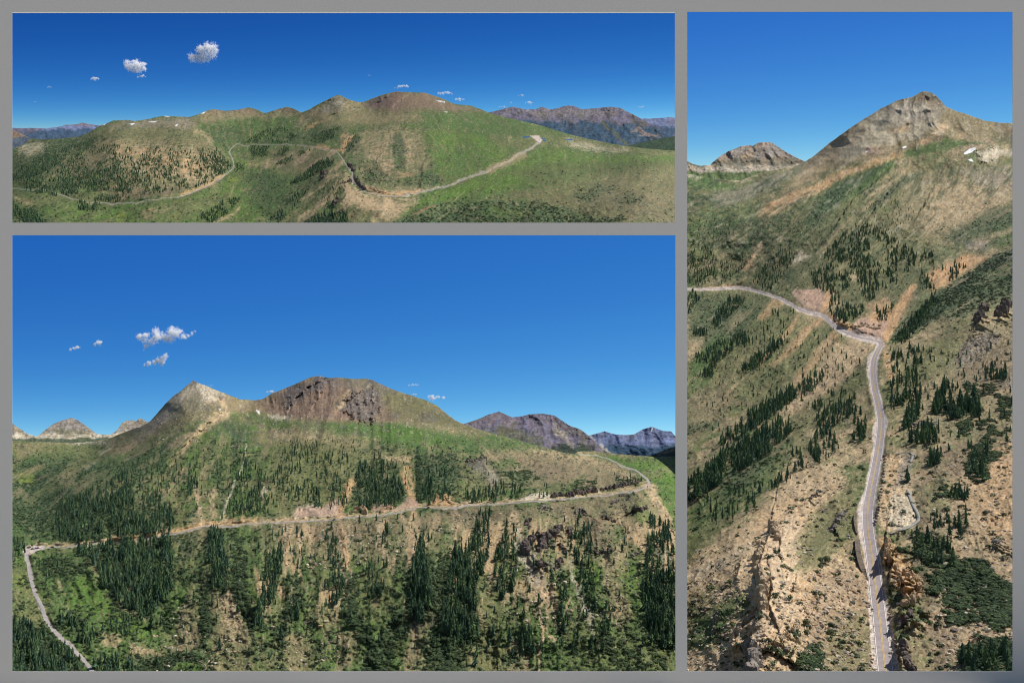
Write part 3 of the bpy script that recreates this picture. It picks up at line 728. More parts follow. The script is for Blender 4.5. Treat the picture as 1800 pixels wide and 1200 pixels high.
def far_sheet(name, top, bot, Y, u0, u1, base, paints, seed, mat, theta=1.5, gully=0.9, step=1.0, jag=0.8, dY=0.10, rough=1.0, grain=0.7):
    vt = min(p[1] for p in top); vb = max(p[1] for p in bot)
    d = [(u0, vt, Y * (1 + dY)), (u1, vt, Y * (1 + dY)), ((u0 + u1) / 2, vt, Y * (1 + dY) * 1.001), (u0, vb, Y * (1 - dY)), (u1, vb, Y * (1 - dY)), ((u0 + u1) / 2, vb, Y * (1 - dY) * 1.001)]
    s = Sheet(name, top, bot, d, u0, u1, step, step, jag, seed, 0)
    s.mix(base, np.ones(len(s.U)))
    s.g = dirnoise(s.U, s.V, theta + 1.1 * fbm(s.U / 38, s.V / 60, 2, seed + 8), 5, 22, 4, seed + 400)
    paints(s)
    tt = theta + 1.1 * fbm(s.U / 38, s.V / 60, 2, seed + 8)
    s.relief(tt, gully, grain, 20, 1.0, 2.6)
    s.build(mat, "mountain")
    return s
def pb1(s):
    n = s.np_(18, 4, 1)
    s.mix('redbrown', sstep(-.2, .3, s.g + n * .5) * .25)
    s.mix('dolive', sstep(0, .4, n) * sstep(735, 770, s.V) * .8)
    s.fill('dolive', [(850, 760), (900, 745), (960, 775), (960, 790), (870, 770)], 8, 8, .7)
    s.fill('dscrub', [(960, 790), (1000, 780), (1040, 782), (1062, 795), (1000, 800)], 4, 5, .9)
    s.fill('pale', [(975, 745), (990, 765), (1010, 785)], 3, 4, .4, width=4)
    s.fill('dgrey', [(820, 742), (878, 722), (890, 732), (850, 748)], 3, 5, .5, rough=2)
    s.fill('dgrey', [(930, 728), (990, 735), (1060, 790), (1040, 790), (980, 750), (940, 745)], 4, 7, .5, rough=2.4)
far_sheet("mtn", [(805, 748), (815, 745), (825, 742), (850, 732), (865, 726), (878, 723), (890, 729), (900, 733), (920, 731), (930, 728), (955, 727), (975, 730), (985, 737),
                  (1000, 747), (1020, 754), (1035, 765), (1055, 785), (1068, 800)], [(805, 812), (1068, 812)], 1440, 805, 1068, 'purple', pb1, 51, MG['Bf'], 1.2)
def pb2(s):
    n = s.np_(16, 4, 1)
    s.mix('grey', sstep(-.1, .5, s.g + n * .5) * .2)
    s.mix('haze_blue', sstep(-3, 3, s.V - 783 + 8 * s.np_(14, 4, 3)) * .9)
    s.fill('snow', [(1144, 752), (1148, 752), (1145, 758)], 1, 0, .9)
    s.fill('pale', [(1034, 770), (1060, 790), (1075, 800)], 3, 4, .5, width=5)
far_sheet("mtn", [(1020, 768), (1034, 765), (1050, 761), (1063, 758), (1080, 763), (1100, 764), (1115, 763), (1130, 754), (1146, 750), (1165, 757), (1180, 758), (1187, 766), (1200, 770)],
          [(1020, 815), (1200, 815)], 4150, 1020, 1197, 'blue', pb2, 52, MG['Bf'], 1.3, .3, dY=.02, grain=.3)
def pb3(s): s.fill('dry', [(1150, 798), (1175, 788), (1200, 782), (1200, 790)], 2, 3, .8)
far_sheet("hill", [(1140, 802), (1160, 794), (1180, 786), (1200, 783)], [(1140, 816), (1200, 816)], 1450, 1140, 1197, 'dscrub', pb3, 53, MG['Bf'], 1.3, .3)
def pb4(s):
    n = s.np_(14, 4, 1)
    s.mix('dry', sstep(-.2, .4, s.g + n * .5) * .6)
    s.mix('dgrey', sstep(.1, .4, -s.g) * .4)
    s.mix('scrub', sstep(-4, 4, s.V - 767 + 6 * n) * .8)
    s.mix('pale', sstep(-3, 2, s.V - 762 + 7 * s.np_(10, 4, 6)) * (1 - sstep(-1, 3, s.V - 769 + 4 * n)) * .7)
    s.fill('dolive', [(85, 758), (110, 752), (150, 758), (165, 764), (120, 768)], 3, 4, .6)
far_sheet("mtn", [(-5, 730), (10, 738), (21, 743), (30, 750), (50, 763), (65, 767), (80, 755), (95, 744), (105, 740), (112, 738), (125, 734), (135, 737), (150, 747), (170, 762), (180, 764),
                  (195, 763), (205, 757), (215, 743), (222, 739), (230, 738), (240, 740), (246, 734), (256, 740), (275, 742)], [(-5, 786), (275, 786)], 1550, -5, 275, 'grey', pb4, 54, MG['Bf'], 1.3)

# ================================================================== ROAD ALONG THE SLOPE (tall right opening)
MG['C'] = mat_ground("slope_ground", 0.8, 0.55, 0.6)
TOP_C = [(1190, 306), (1225, 308), (1260, 314), (1300, 318), (1330, 306), (1370, 298), (1395, 292), (1408, 289), (1430, 275), (1460, 250), (1490, 228), (1520, 208), (1550, 190), (1575, 178), (1592, 173), (1605, 170),
         (1618, 162), (1625, 160), (1635, 162), (1645, 168), (1655, 178), (1663, 188), (1680, 195), (1705, 203), (1730, 212), (1760, 216), (1780, 217), (1812, 216)]
S = Sheet("road_slope", TOP_C, [(1190, 1200), (1812, 1200)],
          [(1190, 1200, 425), (1300, 1200, 390), (1400, 1200, 378), (1550, 1200, 378), (1700, 1200, 362), (1812, 1200, 352),
           (1200, 1100, 485), (1330, 1100, 425), (1450, 1100, 432), (1550, 1100, 440), (1700, 1100, 416), (1812, 1100, 405),
           (1200, 1000, 580), (1340, 1000, 485), (1450, 1000, 497), (1535, 1000, 502), (1700, 1000, 480), (1812, 1000, 470),
           (1200, 900, 760), (1350, 900, 620), (1450, 900, 592), (1525, 900, 572), (1600, 900, 562), (1700, 900, 555), (1812, 900, 545),
           (1200, 800, 960), (1350, 800, 800), (1450, 800, 725), (1545, 800, 690), (1700, 800, 652), (1812, 800, 640),
           (1200, 700, 1250), (1350, 700, 1080), (1450, 700, 960), (1540, 700, 855), (1700, 700, 800), (1812, 700, 780),
           (1200, 620, 1550), (1350, 620, 1320), (1450, 620, 1190), (1540, 620, 1060), (1700, 620, 950), (1812, 620, 915),
           (1200, 560, 1850), (1350, 560, 1620), (1455, 560, 1450), (1560, 560, 1330), (1700, 560, 1080), (1812, 560, 1030),
           (1200, 508, 2200), (1300, 508, 2120), (1400, 520, 1760), (1500, 508, 1680), (1650, 508, 1420), (1812, 508, 1190),
           (1200, 450, 2420), (1400, 450, 2150), (1600, 450, 1900), (1700, 450, 1720), (1812, 450, 1420),
           (1200, 380, 2750), (1300, 380, 2650), (1450, 380, 2400), (1600, 380, 2250), (1812, 380, 2000),
           (1210, 320, 3300), (1300, 325, 3250), (1400, 320, 2950), (1500, 320, 2750), (1650, 320, 2600), (1812, 320, 2500),
           (1408, 290, 3350), (1490, 228, 3250), (1550, 190, 3220), (1625, 162, 3220), (1700, 205, 3150), (1812, 216, 3100), (1600, 280, 2850), (1700, 270, 2780)],
          1197, 1812, 1.1, 1.1, 0.9, 3, 0.002)
th = TPS([(1220, 1100), (1300, 1000), (1400, 1100), (1400, 900), (1500, 1100), (1300, 800), (1300, 600), (1400, 620), (1480, 700), (1650, 700), (1750, 800), (1700, 1100), (1650, 950), (1750, 600),
          (1350, 400), (1500, 400), (1700, 400), (1250, 450), (1500, 260), (1620, 190), (1700, 230), (1600, 500), (1780, 300)],
         [2.5, 2.4, 2.35, 2.5, 2.3, 2.5, 2.3, 2.25, 2.35, 2.7, 2.75, 2.7, 2.7, 2.8, 2.55, 2.4, 2.6, 2.7, 2.4, 1.7, 1.2, 2.3, 2.2])(S.U, S.V)
gC = dirnoise(S.U, S.V, th, 8, 70, 4, 700)
gC2 = dirnoise(S.U, S.V, th, 24, 150, 3, 730)
n3 = S.n(5, 3, 1); n7 = S.n(12, 4, 3); n20 = S.n(45, 4, 2); n60 = S.n(140, 3, 4)
f = S.fill
S.mix('dry', np.ones(len(S.U)))
S.mix('olive', sstep(-0.3, 0.2, n60 + 0.5 * n20) * .8)
S.mix('tan', sstep(-0.05, 0.35, gC2 + 0.5 * n20 - 0.1) * 0.7)
S.mix('grass', sstep(0.0, 0.35, n20 - 0.5 * gC2) * 0.6)
# upper mountain
f('dry', [(1400, 295), (1500, 215), (1600, 165), (1660, 170), (1720, 200), (1812, 205), (1812, 250), (1700, 255), (1600, 275), (1500, 300), (1420, 340), (1350, 350), (1330, 320)], 6, 6)
f('grey', [(1395, 300), (1470, 240), (1540, 190), (1600, 172), (1600, 200), (1540, 230), (1470, 270), (1410, 320)], 6, 6, .4, nz=gC)
f('pale', [(1500, 235), (1560, 195), (1600, 180), (1640, 200), (1660, 225), (1600, 245), (1540, 262), (1440, 290)], 8, 9, .55, nz=gC)
f('grey', [(1560, 190), (1620, 175), (1660, 190), (1650, 210), (1600, 215), (1570, 205)], 5, 6, .6)
f('dgrey', [(1622, 160), (1640, 162), (1658, 182), (1650, 186), (1632, 175)], 1.5, 2, .6, rough=3)
f('redbrown', [(1608, 172), (1620, 160), (1634, 172), (1645, 186), (1625, 176)], 2, 2, .5)
f('pale', [(1600, 192), (1625, 185), (1632, 192), (1612, 196)], 3, 3, .8, rough=1.5)
f('pale', [(1582, 204), (1605, 200), (1612, 206), (1590, 210)], 3, 3, .7)
f('tan', [(1560, 230), (1600, 213), (1615, 222), (1590, 232), (1570, 236)], 3, 2, .85)
f('pale', [(1594, 222), (1604, 216), (1614, 222), (1600, 228)], 2, 2, .7)
f('tan', [(1650, 218), (1662, 215), (1668, 226), (1655, 236), (1640, 244), (1620, 252), (1600, 252), (1635, 240), (1645, 230)], 3, 2, .9)
f('pale', [(1645, 232), (1660, 228), (1655, 238)], 2, 2, .6)
f('orange', [(1605, 250), (1635, 245), (1640, 249), (1615, 255)], 2, 2, .6)
f('tan', [(1686, 236), (1700, 232), (1702, 246), (1686, 248)], 3, 3, .8)
f('tan', [(1540, 262), (1560, 257), (1570, 262), (1545, 270)], 2, 3, .7)
f('pink', [(1518, 262), (1540, 258), (1545, 270), (1522, 272)], 2, 3, .8)
f('pink', [(1700, 250), (1740, 243), (1745, 252), (1690, 270)], 3, 3, .6)
f('grass', [(1600, 262), (1640, 252), (1665, 240), (1680, 248), (1740, 250), (1700, 256), (1640, 268), (1560, 282)], 3, 3, .9)
f('grass', [(1570, 275), (1610, 262), (1560, 290), (1500, 300), (1480, 310), (1450, 320), (1440, 312), (1500, 288)], 4, 5, .8)
f('scrub', [(1600, 250), (1615, 246), (1610, 252)], 2, 3, .7)
f('pale', [(1715, 268), (1750, 258), (1765, 268), (1740, 288), (1725, 285)], 3, 4, .85, rough=3)
f('pale', [(1750, 265), (1812, 258), (1812, 275), (1770, 275)], 3, 4, .7, rough=2.5)
f('grass', [(1705, 262), (1715, 285), (1750, 292), (1780, 285), (1740, 300), (1700, 285)], 3, 3, .85)
f('dolive', [(1740, 240), (1812, 225), (1812, 260), (1770, 255)], 6, 5, .7, nz=gC)
f('brown', [(1765, 222), (1812, 218), (1812, 240), (1780, 240)], 5, 5, .6)
# big shoulder: orange scar and green bowl
f('olive', [(1400, 330), (1500, 300), (1600, 290), (1700, 300), (1812, 300), (1812, 420), (1700, 430), (1600, 420), (1500, 440), (1400, 430), (1330, 380)], 10, 10, .55)
f('dry', [(1590, 300), (1700, 290), (1812, 300), (1812, 350), (1700, 400), (1640, 440), (1560, 400), (1580, 350)], 10, 12, .75)
f('tan', [(1640, 330), (1760, 320), (1790, 350), (1700, 395), (1620, 400)], 10, 14, .55)
f('grey', [(1690, 300), (1780, 300), (1812, 320), (1740, 330)], 8, 12, .45)
f('grass', [(1455, 330), (1480, 310), (1530, 290), (1570, 276), (1575, 290), (1540, 318), (1500, 350), (1460, 370), (1430, 375), (1440, 345)], 4, 4, .95)
f('scrub', [(1470, 322), (1530, 296), (1560, 285), (1540, 305), (1490, 340), (1440, 400), (1410, 400), (1440, 350)], 5, 7, .85)
f('scrub', [(1560, 335), (1600, 305), (1625, 302), (1600, 320), (1560, 350), (1540, 360)], 4, 5, .85)
f('scrub', [(1500, 370), (1560, 340), (1550, 360), (1510, 385)], 4, 6, .6)
f('orange', [(1455, 318), (1480, 308), (1510, 297), (1530, 288), (1560, 278), (1590, 272)], 3, 4, .8, width=[6, 8, 6, 6, 4, 2])
f('orange', [(1340, 375), (1370, 358), (1400, 345), (1430, 333), (1455, 322)], 3, 5, .85, width=[7, 9, 8, 7, 5])
f('tan', [(1345, 385), (1380, 360), (1430, 338)], 3, 5, .5, width=6)
f('tan', [(1535, 352), (1510, 372), (1495, 385)], 2, 3, .6, width=3)
f('tan', [(1590, 300), (1570, 318), (1550, 330), (1530, 345)], 2, 3, .6, width=3)
f('pale', [(1705, 275), (1400, 275)], 1, 1, 0, width=1)
f('snow', [(1694, 270), (1704, 262), (1714, 259), (1716, 262), (1706, 269), (1696, 271.5)], .6, 0, 1, warp=0)
f('snow', [(1702, 281), (1707, 279), (1711, 284), (1706, 284)], .6, 0, 1, warp=0)
f('snow', [(1585, 259), (1592, 257), (1594, 259), (1588, 261)], .6, 0, 1, warp=0)
f('snow', [(1521, 267), (1526, 264), (1527, 266), (1522, 269)], .6, 0, 1, warp=0)
# left cirque and valley head
f('olive', [(1190, 310), (1300, 318), (1400, 292), (1400, 320), (1340, 350), (1280, 370), (1190, 400)], 5, 6, .9)
f('grass', [(1190, 300), (1240, 303), (1270, 320), (1300, 330), (1260, 335), (1190, 325)], 4, 4, .95)
f('pale', [(1190, 300), (1215, 300), (1235, 312), (1205, 312)], 2, 3, .5)
f('pale', [(1280, 312), (1330, 305), (1310, 318), (1290, 322)], 2, 3, .4)
f('dscrub', [(1240, 306), (1290, 305), (1292, 315), (1270, 322)], 3, 4, .6)
f('grey', [(1230, 345), (1260, 338), (1300, 330), (1400, 295), (1410, 300), (1330, 345), (1270, 370)], 4, 7, .5)
f('scrub', [(1190, 340), (1250, 342), (1230, 370), (1190, 400)], 5, 7, .7)
f('grass', [(1190, 400), (1250, 370), (1340, 350), (1330, 380), (1250, 420), (1190, 430)], 7, 9, .7)
f('scrub', [(1250, 390), (1330, 380), (1400, 370), (1380, 420), (1300, 450), (1250, 440), (1210, 430)], 7, 9, .6, nz=gC)
f('tan', [(1338, 432), (1325, 448), (1315, 462)], 2, 3, .8, width=5)
f('orange', [(1322, 450), (1312, 470)], 2, 3, .7, width=5)
# slope above the road
f('dolive', [(1340, 450), (1450, 400), (1560, 390), (1640, 440), (1620, 500), (1560, 540), (1450, 520), (1330, 500)], 10, 12, .7)
f('olive', [(1440, 440), (1600, 400), (1660, 440), (1600, 520), (1460, 520)], 10, 12, .6)
f('pale', [(1388, 455), (1410, 443), (1425, 448), (1400, 462)], 3, 4, .8)
f('pink', [(1395, 517), (1404, 508), (1430, 506), (1450, 518), (1470, 512), (1460, 530), (1440, 548), (1420, 545), (1400, 530)], 3, 3, .9, nz=gC, rough=1.6)
f('dolive', [(1388, 528), (1400, 516), (1440, 540), (1435, 548), (1410, 540)], 3, 3, .8)
f('orange', [(1450, 510), (1462, 510), (1456, 545), (1440, 548)], 3, 3, .9)
f('orange', [(1630, 480), (1700, 448), (1735, 450), (1700, 475), (1660, 500), (1640, 510)], 4, 5, .95, rough=1.5)
f('orange', [(1600, 505), (1590, 520), (1580, 540), (1570, 555), (1562, 580), (1555, 597)], 2, 2, .9, width=[4, 6, 6, 8, 6, 4])
f('dry', [(1610, 505), (1615, 510), (1600, 540), (1585, 560), (1575, 560), (1590, 530)], 3, 3, .8)
f('orange', [(1525, 540), (1560, 520), (1570, 540), (1560, 560), (1540, 560)], 3, 4, .7)
f('pink', [(1492, 582), (1510, 565), (1545, 558), (1562, 565), (1552, 596), (1520, 590)], 2, 3, .95, nz=gC, rough=1.8)
f('orange', [(1450, 556), (1470, 555), (1500, 575), (1490, 585), (1465, 570)], 2, 3, .9)
f('tan', [(1405, 545), (1440, 550), (1420, 535), (1400, 530)], 2, 3, .6)
f('tan', [(1490, 482), (1508, 478), (1522, 482), (1512, 492), (1498, 492)], 2, 3, .7)
f('orange', [(1258, 504), (1300, 500), (1310, 498), (1300, 506), (1210, 509)], 1.5, 2, .9)
# gully to the right with dark scrub
f('scrub', [(1558, 600), (1570, 575), (1620, 540), (1670, 490), (1730, 455), (1812, 420), (1812, 440), (1740, 480), (1690, 520), (1650, 560), (1600, 590)], 4, 4, .95)
f('dscrub', [(1680, 500), (1740, 462), (1812, 430), (1812, 436), (1720, 486), (1670, 515)], 2, 3, .8)
f('scrub', [(1690, 510), (1760, 480), (1812, 465), (1812, 520), (1750, 530), (1690, 560), (1660, 560)], 6, 8, .8)
f('grass', [(1740, 400), (1812, 350), (1812, 420), (1760, 440)], 8, 8, .7)
f('scrub', [(1660, 420), (1720, 380), (1790, 350), (1812, 380), (1740, 410), (1680, 430)], 5, 8, .7)
f('grey', [(1690, 425), (1740, 420), (1735, 440), (1700, 438)], 4, 5, .75)
f('tan', [(1700, 440), (1760, 410), (1800, 400)], 3, 4, .5, width=4)
f('dry', [(1660, 600), (1700, 570), (1812, 560), (1812, 760), (1700, 760), (1600, 800), (1580, 700), (1570, 640), (1600, 610)], 10, 12, .8)
f('olive', [(1590, 640), (1640, 600), (1700, 590), (1680, 640), (1620, 670), (1590, 720)], 8, 9, .75)
f('brown', [(1700, 620), (1812, 580), (1812, 700), (1740, 700), (1690, 660)], 10, 14, .5)
f('grey', [(1675, 640), (1690, 610), (1730, 585), (1755, 590), (1740, 615), (1700, 640)], 6, 6, .7, rough=3)
f('grey', [(1760, 670), (1812, 655), (1812, 700), (1780, 690)], 6, 8, .6, rough=2)
f('orange', [(1556, 608), (1566, 625), (1572, 660), (1574, 680), (1568, 690), (1560, 660), (1552, 630)], 3, 4, .75)
# below the road, upper part
f('olive', [(1210, 512), (1300, 512), (1400, 545), (1470, 580), (1530, 605), (1520, 640), (1500, 700), (1400, 760), (1300, 700), (1210, 640)], 8, 10, .7)
f('scrub', [(1210, 515), (1290, 520), (1340, 540), (1310, 580), (1250, 620), (1210, 600)], 8, 9, .7)
f('grass', [(1210, 640), (1260, 590), (1290, 600), (1230, 660), (1210, 670)], 5, 6, .9)
f('tan', [(1210, 600), (1235, 595), (1225, 620), (1210, 640)], 4, 5, .6)
for pts, w in [([(1402, 552), (1385, 585), (1360, 615), (1335, 635)], 5), ([(1440, 560), (1410, 590), (1385, 620), (1360, 640)], 7), ([(1470, 590), (1430, 640), (1400, 670)], 6), ([(1500, 600), (1470, 640), (1420, 690), (1380, 720)], 14),
               ([(1525, 610), (1490, 650), (1440, 680)], 8), ([(1370, 530), (1340, 560)], 5)]:
    f('orange' if w < 8 else 'tan', pts, 4, 5, .6, nz=gC, width=w)
f('tan', [(1460, 600), (1535, 605), (1520, 640), (1470, 680), (1400, 725), (1380, 720), (1430, 660)], 8, 8, .75, nz=gC)
f('olive', [(1500, 660), (1530, 630), (1530, 660), (1480, 720), (1400, 770), (1410, 740)], 6, 8, .8, nz=gC)
f('dry', [(1208, 690), (1260, 680), (1300, 690), (1260, 740), (1208, 790)], 6, 7, .8)
f('grass', [(1208, 670), (1260, 650), (1250, 670), (1208, 700)], 5, 6, .8)
f('scrub', [(1208, 745), (1270, 740), (1260, 750), (1208, 765)], 4, 5, .7)
f('grass', [(1208, 890), (1300, 830), (1400, 790), (1410, 810), (1340, 860), (1270, 920), (1230, 960), (1208, 1000)], 8, 8, .55)
f('scrub', [(1260, 860), (1330, 800), (1400, 740), (1400, 760), (1330, 840), (1290, 870)], 6, 7, .6)
f('olive', [(1208, 930), (1290, 910), (1270, 930), (1208, 990)], 6, 8, .5)
# big tan apron, lower left
f('tan', [(1395, 800), (1420, 810), (1480, 830), (1500, 870), (1470, 960), (1530, 1000), (1530, 1200), (1190, 1200), (1190, 1010), (1260, 960), (1340, 890)], 10, 9, .95)
f('pale', [(1210, 1000), (1320, 960), (1260, 1000), (1215, 1030)], 8, 9, .5)
f('pale', [(1345, 930), (1400, 900), (1420, 960), (1400, 1040), (1440, 1090), (1380, 1100), (1300, 1150), (1340, 1060)], 10, 12, .55)
f('orange', [(1330, 900), (1400, 880), (1440, 940), (1430, 1000), (1460, 1080), (1380, 1120), (1290, 1180), (1290, 1100), (1330, 1040)], 14, 14, .4)
f('olive', [(1430, 900), (1500, 850), (1510, 900), (1500, 940), (1440, 1000), (1395, 1005), (1400, 950)], 8, 8, .8, nz=gC)
f('dolive', [(1440, 920), (1490, 900), (1480, 940), (1430, 985), (1405, 990)], 8, 8, .6, nz=gC)
f('olive', [(1208, 1080), (1240, 1060), (1310, 1040), (1320, 1060), (1280, 1100), (1260, 1135), (1210, 1145)], 6, 5, .95)
f('grass', [(1225, 1090), (1310, 1060), (1270, 1110), (1230, 1135)], 6, 8, .75)
f('olive', [(1208, 1050), (1260, 1030), (1240, 1060), (1208, 1080)], 5, 8, .7)
f('brown', [(1430, 1000), (1530, 1000), (1540, 1080), (1540, 1200), (1440, 1200), (1420, 1120)], 12, 14, .5)
f('olive', [(1460, 1100), (1530, 1060), (1540, 1200), (1440, 1200)], 12, 14, .6)
f('scrub', [(1420, 1150), (1440, 1130), (1450, 1160), (1440, 1190), (1400, 1195)], 5, 8, .8)
# lower right: reddish scree with bushes
f('brown', [(1620, 800), (1700, 770), (1812, 740), (1812, 1200), (1650, 1200), (1600, 1000), (1600, 880)], 12, 12, .6)
f('tan', [(1650, 860), (1812, 760), (1812, 1200), (1690, 1200), (1640, 1000)], 14, 16, .55)
f('orange', [(1720, 800), (1812, 770), (1812, 950), (1740, 940), (1700, 880)], 14, 16, .45)
f('olive', [(1630, 860), (1660, 830), (1680, 870), (1650, 900), (1630, 900)], 8, 8, .6)
f('tan', [(1556, 795), (1585, 790), (1600, 830), (1612, 880), (1610, 920), (1570, 935), (1546, 930), (1543, 880)], 4, 3, .9)
f('pale', [(1572, 870), (1600, 865), (1612, 905), (1600, 925), (1570, 930), (1562, 900)], 3, 4, .7)
f('grey', [(1590, 795), (1608, 795), (1600, 850), (1570, 860)], 3, 4, .6, rough=1.6)
f('orange', [(1560, 800), (1574, 810), (1566, 850), (1556, 880)], 3, 4, .5, width=3)
f('orange', [(1540, 945), (1560, 940), (1600, 990), (1620, 1040), (1590, 1060), (1570, 1020), (1550, 990)], 4, 5, .8)
f('tan', [(1548, 950), (1556, 1010), (1566, 1080), (1574, 1180), (1580, 1200), (1568, 1200), (1560, 1080)], 3, 3, .9)
f('dscrub', [(1630, 1010), (1690, 985), (1730, 985), (1775, 1040), (1790, 1100), (1750, 1110), (1700, 1040), (1640, 1045)], 6, 6, .9)
f('scrub', [(1600, 950), (1660, 930), (1680, 980), (1620, 1010)], 6, 9, .6)
nz = S.n(4.0, 2, 50); nz2 = S.n(6.5, 2, 60); nz3 = S.n(2.6, 2, 64)
dm = sstep(300, 420, S.V)
lf = sstep(840, 920, S.V) * (1 - sstep(1500, 1540, S.U))
S.mix('dscrub', sstep(0.28, 0.5, nz2 + 0.3 * n20) * 0.55 * dm * (1 - .7 * lf))
S.mix('pale', sstep(0.42, 0.66, nz3 + 0.2 * n7) * 0.35 * dm)
S.mix('dgrey', sstep(0.36, 0.58, -nz) * 0.4 * dm)
S.mix('tan', sstep(0.2, 0.55, gC) * 0.35 * dm)
k1 = S.np_(4.2, 3, 81, 0.75); k2 = S.np_(3.0, 2, 82, 0.8); hi = 1 - sstep(300, 600, S.V)
S.mix('dgrey', sstep(0.25, 0.55, k1 + .4 * gC) * 0.3 * hi * (1 - dm))
i_, m_ = S.mask([(1380, 320), (1500, 215), (1600, 165), (1660, 170), (1812, 205), (1812, 260), (1600, 270), (1450, 310)], 15)
S.rough[i_] *= 1 - .68 * m_
S.mix('pale', sstep(0.35, 0.65, k2 + .3 * gC) * 0.3 * hi * (1 - dm))
S.mix('dscrub', sstep(0.2, 0.42, k1 + .3 * n20) * 0.6 * hi * dm)
k8 = dirnoise(S.U, S.V, th, 5, 18, 3, 870)
S.mix('scrub', sstep(0.1, 0.35, k8 + .4 * S.np_(30, 3, 9)) * .6 * (1 - sstep(480, 560, S.V)) * sstep(275, 300, S.V + .35 * np.maximum(1420 - S.U, 0) * .1))
S.mix('pale', sstep(0.25, 0.5, -k8 - .3 * S.np_(24, 3, 19)) * .2 * (1 - sstep(420, 500, S.V)))
S.mix('dry', sstep(0.2, 0.5, k2 - .3 * n20) * 0.5 * hi * dm)
f('tan', [(1380, 330), (1440, 270), (1500, 222), (1540, 205), (1520, 240), (1460, 290), (1400, 335)], 7, 6, .4)  # paler colour put in to lift the peak's shaded left face
f('pink', [(1395, 517), (1404, 508), (1430, 506), (1450, 518), (1470, 512), (1460, 530), (1440, 548), (1420, 545), (1400, 530)], 2, 3, .8, nz=gC)
f('orange', [(1450, 508), (1466, 508), (1462, 540), (1446, 550)], 2, 3, .8)
f('pink', [(1488, 582), (1505, 563), (1545, 556), (1566, 563), (1556, 597), (1520, 591)], 2, 3, .85, nz=gC)
f('orange', [(1525, 552), (1562, 545), (1575, 555), (1566, 566), (1530, 566)], 2, 4, .7)
f('orange', [(1606, 502), (1594, 522), (1583, 542), (1573, 560), (1564, 582), (1557, 598)], 1.5, 2, .9, width=[4, 6, 7, 9, 8, 5])
f('orange', [(1632, 482), (1700, 448), (1737, 450), (1700, 477), (1660, 502), (1640, 512)], 3, 5, .8)
f('orange', [(1450, 553), (1472, 556), (1502, 576), (1490, 584), (1465, 568)], 2, 3, .8)
ROAD_C = [(1561, 1212), (1557, 1180), (1550, 1120), (1543, 1060), (1537, 1010), (1531, 965), (1526, 930), (1525, 900), (1530, 865), (1538, 825), (1545, 785), (1549, 745), (1545, 715), (1538, 685), (1534.5, 655),
          (1536.5, 632), (1544, 614), (1549, 606), (1545, 600), (1530, 596.5), (1510, 592.5), (1490, 585.5), (1470, 576), (1457, 564), (1448, 555), (1436, 551.5), (1420, 549.5), (1403, 543), (1388, 533.5), (1370, 524), (1345, 516), (1320, 509), (1300, 505.5),
          (1275, 507), (1240, 508.5), (1200, 509)]
f('gravel', ROAD_C, 1.5, 0.6, .95, width=[26, 22, 18, 15, 13, 12, 10, 9, 8, 7, 6, 4, 3, 3, 2.5, 2.5], warp=.3)
f('gravel', [(1516, 868), (1507, 895), (1507, 930), (1514, 960), (1526, 985), (1530, 950), (1524, 900)], 1.5, .5, 1, warp=.3)
f('gravel', [(1541, 735), (1534, 750), (1533, 765), (1536, 800), (1545, 780), (1548, 745)], 1.5, .5, 1, warp=.3)
f('gravel', [(1552, 720), (1562, 740), (1556, 765), (1550, 790), (1550, 745)], 1.5, .5, .9, warp=.3)
f('gravel', [(1524, 628), (1528, 622), (1542, 614), (1538, 640), (1534, 680), (1524, 660)], 1.5, .5, .9, warp=.3)
f('gravel', [(1398, 545), (1408, 549), (1436, 552), (1430, 546), (1400, 538)], 1, .5, 1, warp=.3)
S.flatten(ROAD_C, [28, 20, 14, 10, 9, 7, 5, 4, 4], 5)
CRAG = [(1356, 912), (1350, 940), (1341, 960), (1333, 985), (1333, 1010), (1341, 1030), (1335, 1050), (1337, 1075), (1322, 1087), (1300, 1105), (1287, 1130), (1290, 1152)]
S.scarp(CRAG, 0.046, 95, 2.4, 3)
S.scarp([(1352, 1000), (1356, 1030), (1350, 1060), (1362, 1090)], 0.02, 40, 2.4, 13)
S.scarp([(1375, 930), (1368, 960), (1372, 990)], 0.014, 30, 2.4, 14)
S.scarp([(1318, 1138), (1314, 1160), (1318, 1205)], 0.05, 34, 2.5, 4)
for ln in ([(1395, 1100), (1388, 1112), (1384, 1118)], [(1365, 1115), (1358, 1130)], [(1420, 1078), (1415, 1095)], [(1262, 1078), (1256, 1100), (1252, 1116)], [(1302, 982), (1296, 1000), (1290, 1018)], [(1470, 905), (1463, 925), (1472, 940)], [(1433, 862), (1420, 878)], [(1310, 1040), (1300, 1060)], [(1400, 1010), (1392, 1040)], [(1440, 1050), (1425, 1080)]):
    S.scarp(ln, 0.014, 18, 2, 6)
for ln, A_ in (([(1556, 944), (1552, 970), (1553, 992)], .03), ([(1568, 985), (1562, 1008), (1566, 1032)], .03), ([(1598, 1002), (1588, 1020), (1586, 1040)], .03), ([(1612, 1040), (1590, 1055), (1574, 1088)], .035), ([(1650, 1045), (1610, 1080), (1580, 1110)], .03), ([(1588, 1110), (1578, 1140), (1582, 1170), (1590, 1200)], .03),
               ([(1732, 538), (1722, 555), (1712, 575)], .03), ([(1772, 532), (1760, 548), (1752, 566)], .03), ([(1610, 745), (1600, 755)], .01), ([(1750, 945), (1742, 960)], .01), ([(1475, 560), (1472, 570)], .02), ([(1560, 300), (1500, 350), (1450, 420)], .012), ([(1600, 300), (1540, 360), (1500, 420)], .01), ([(1640, 330), (1600, 400)], .01),
               ([(1460, 320), (1380, 365), (1310, 420)], .012)):
    S.scarp(ln, A_ * 1.3, 24 if A_ > .02 else 50, 2.6, 8)
S.relief(th, 0.72, 0.6, 30, 0.9)
S.build(MG['C'], "hillside")
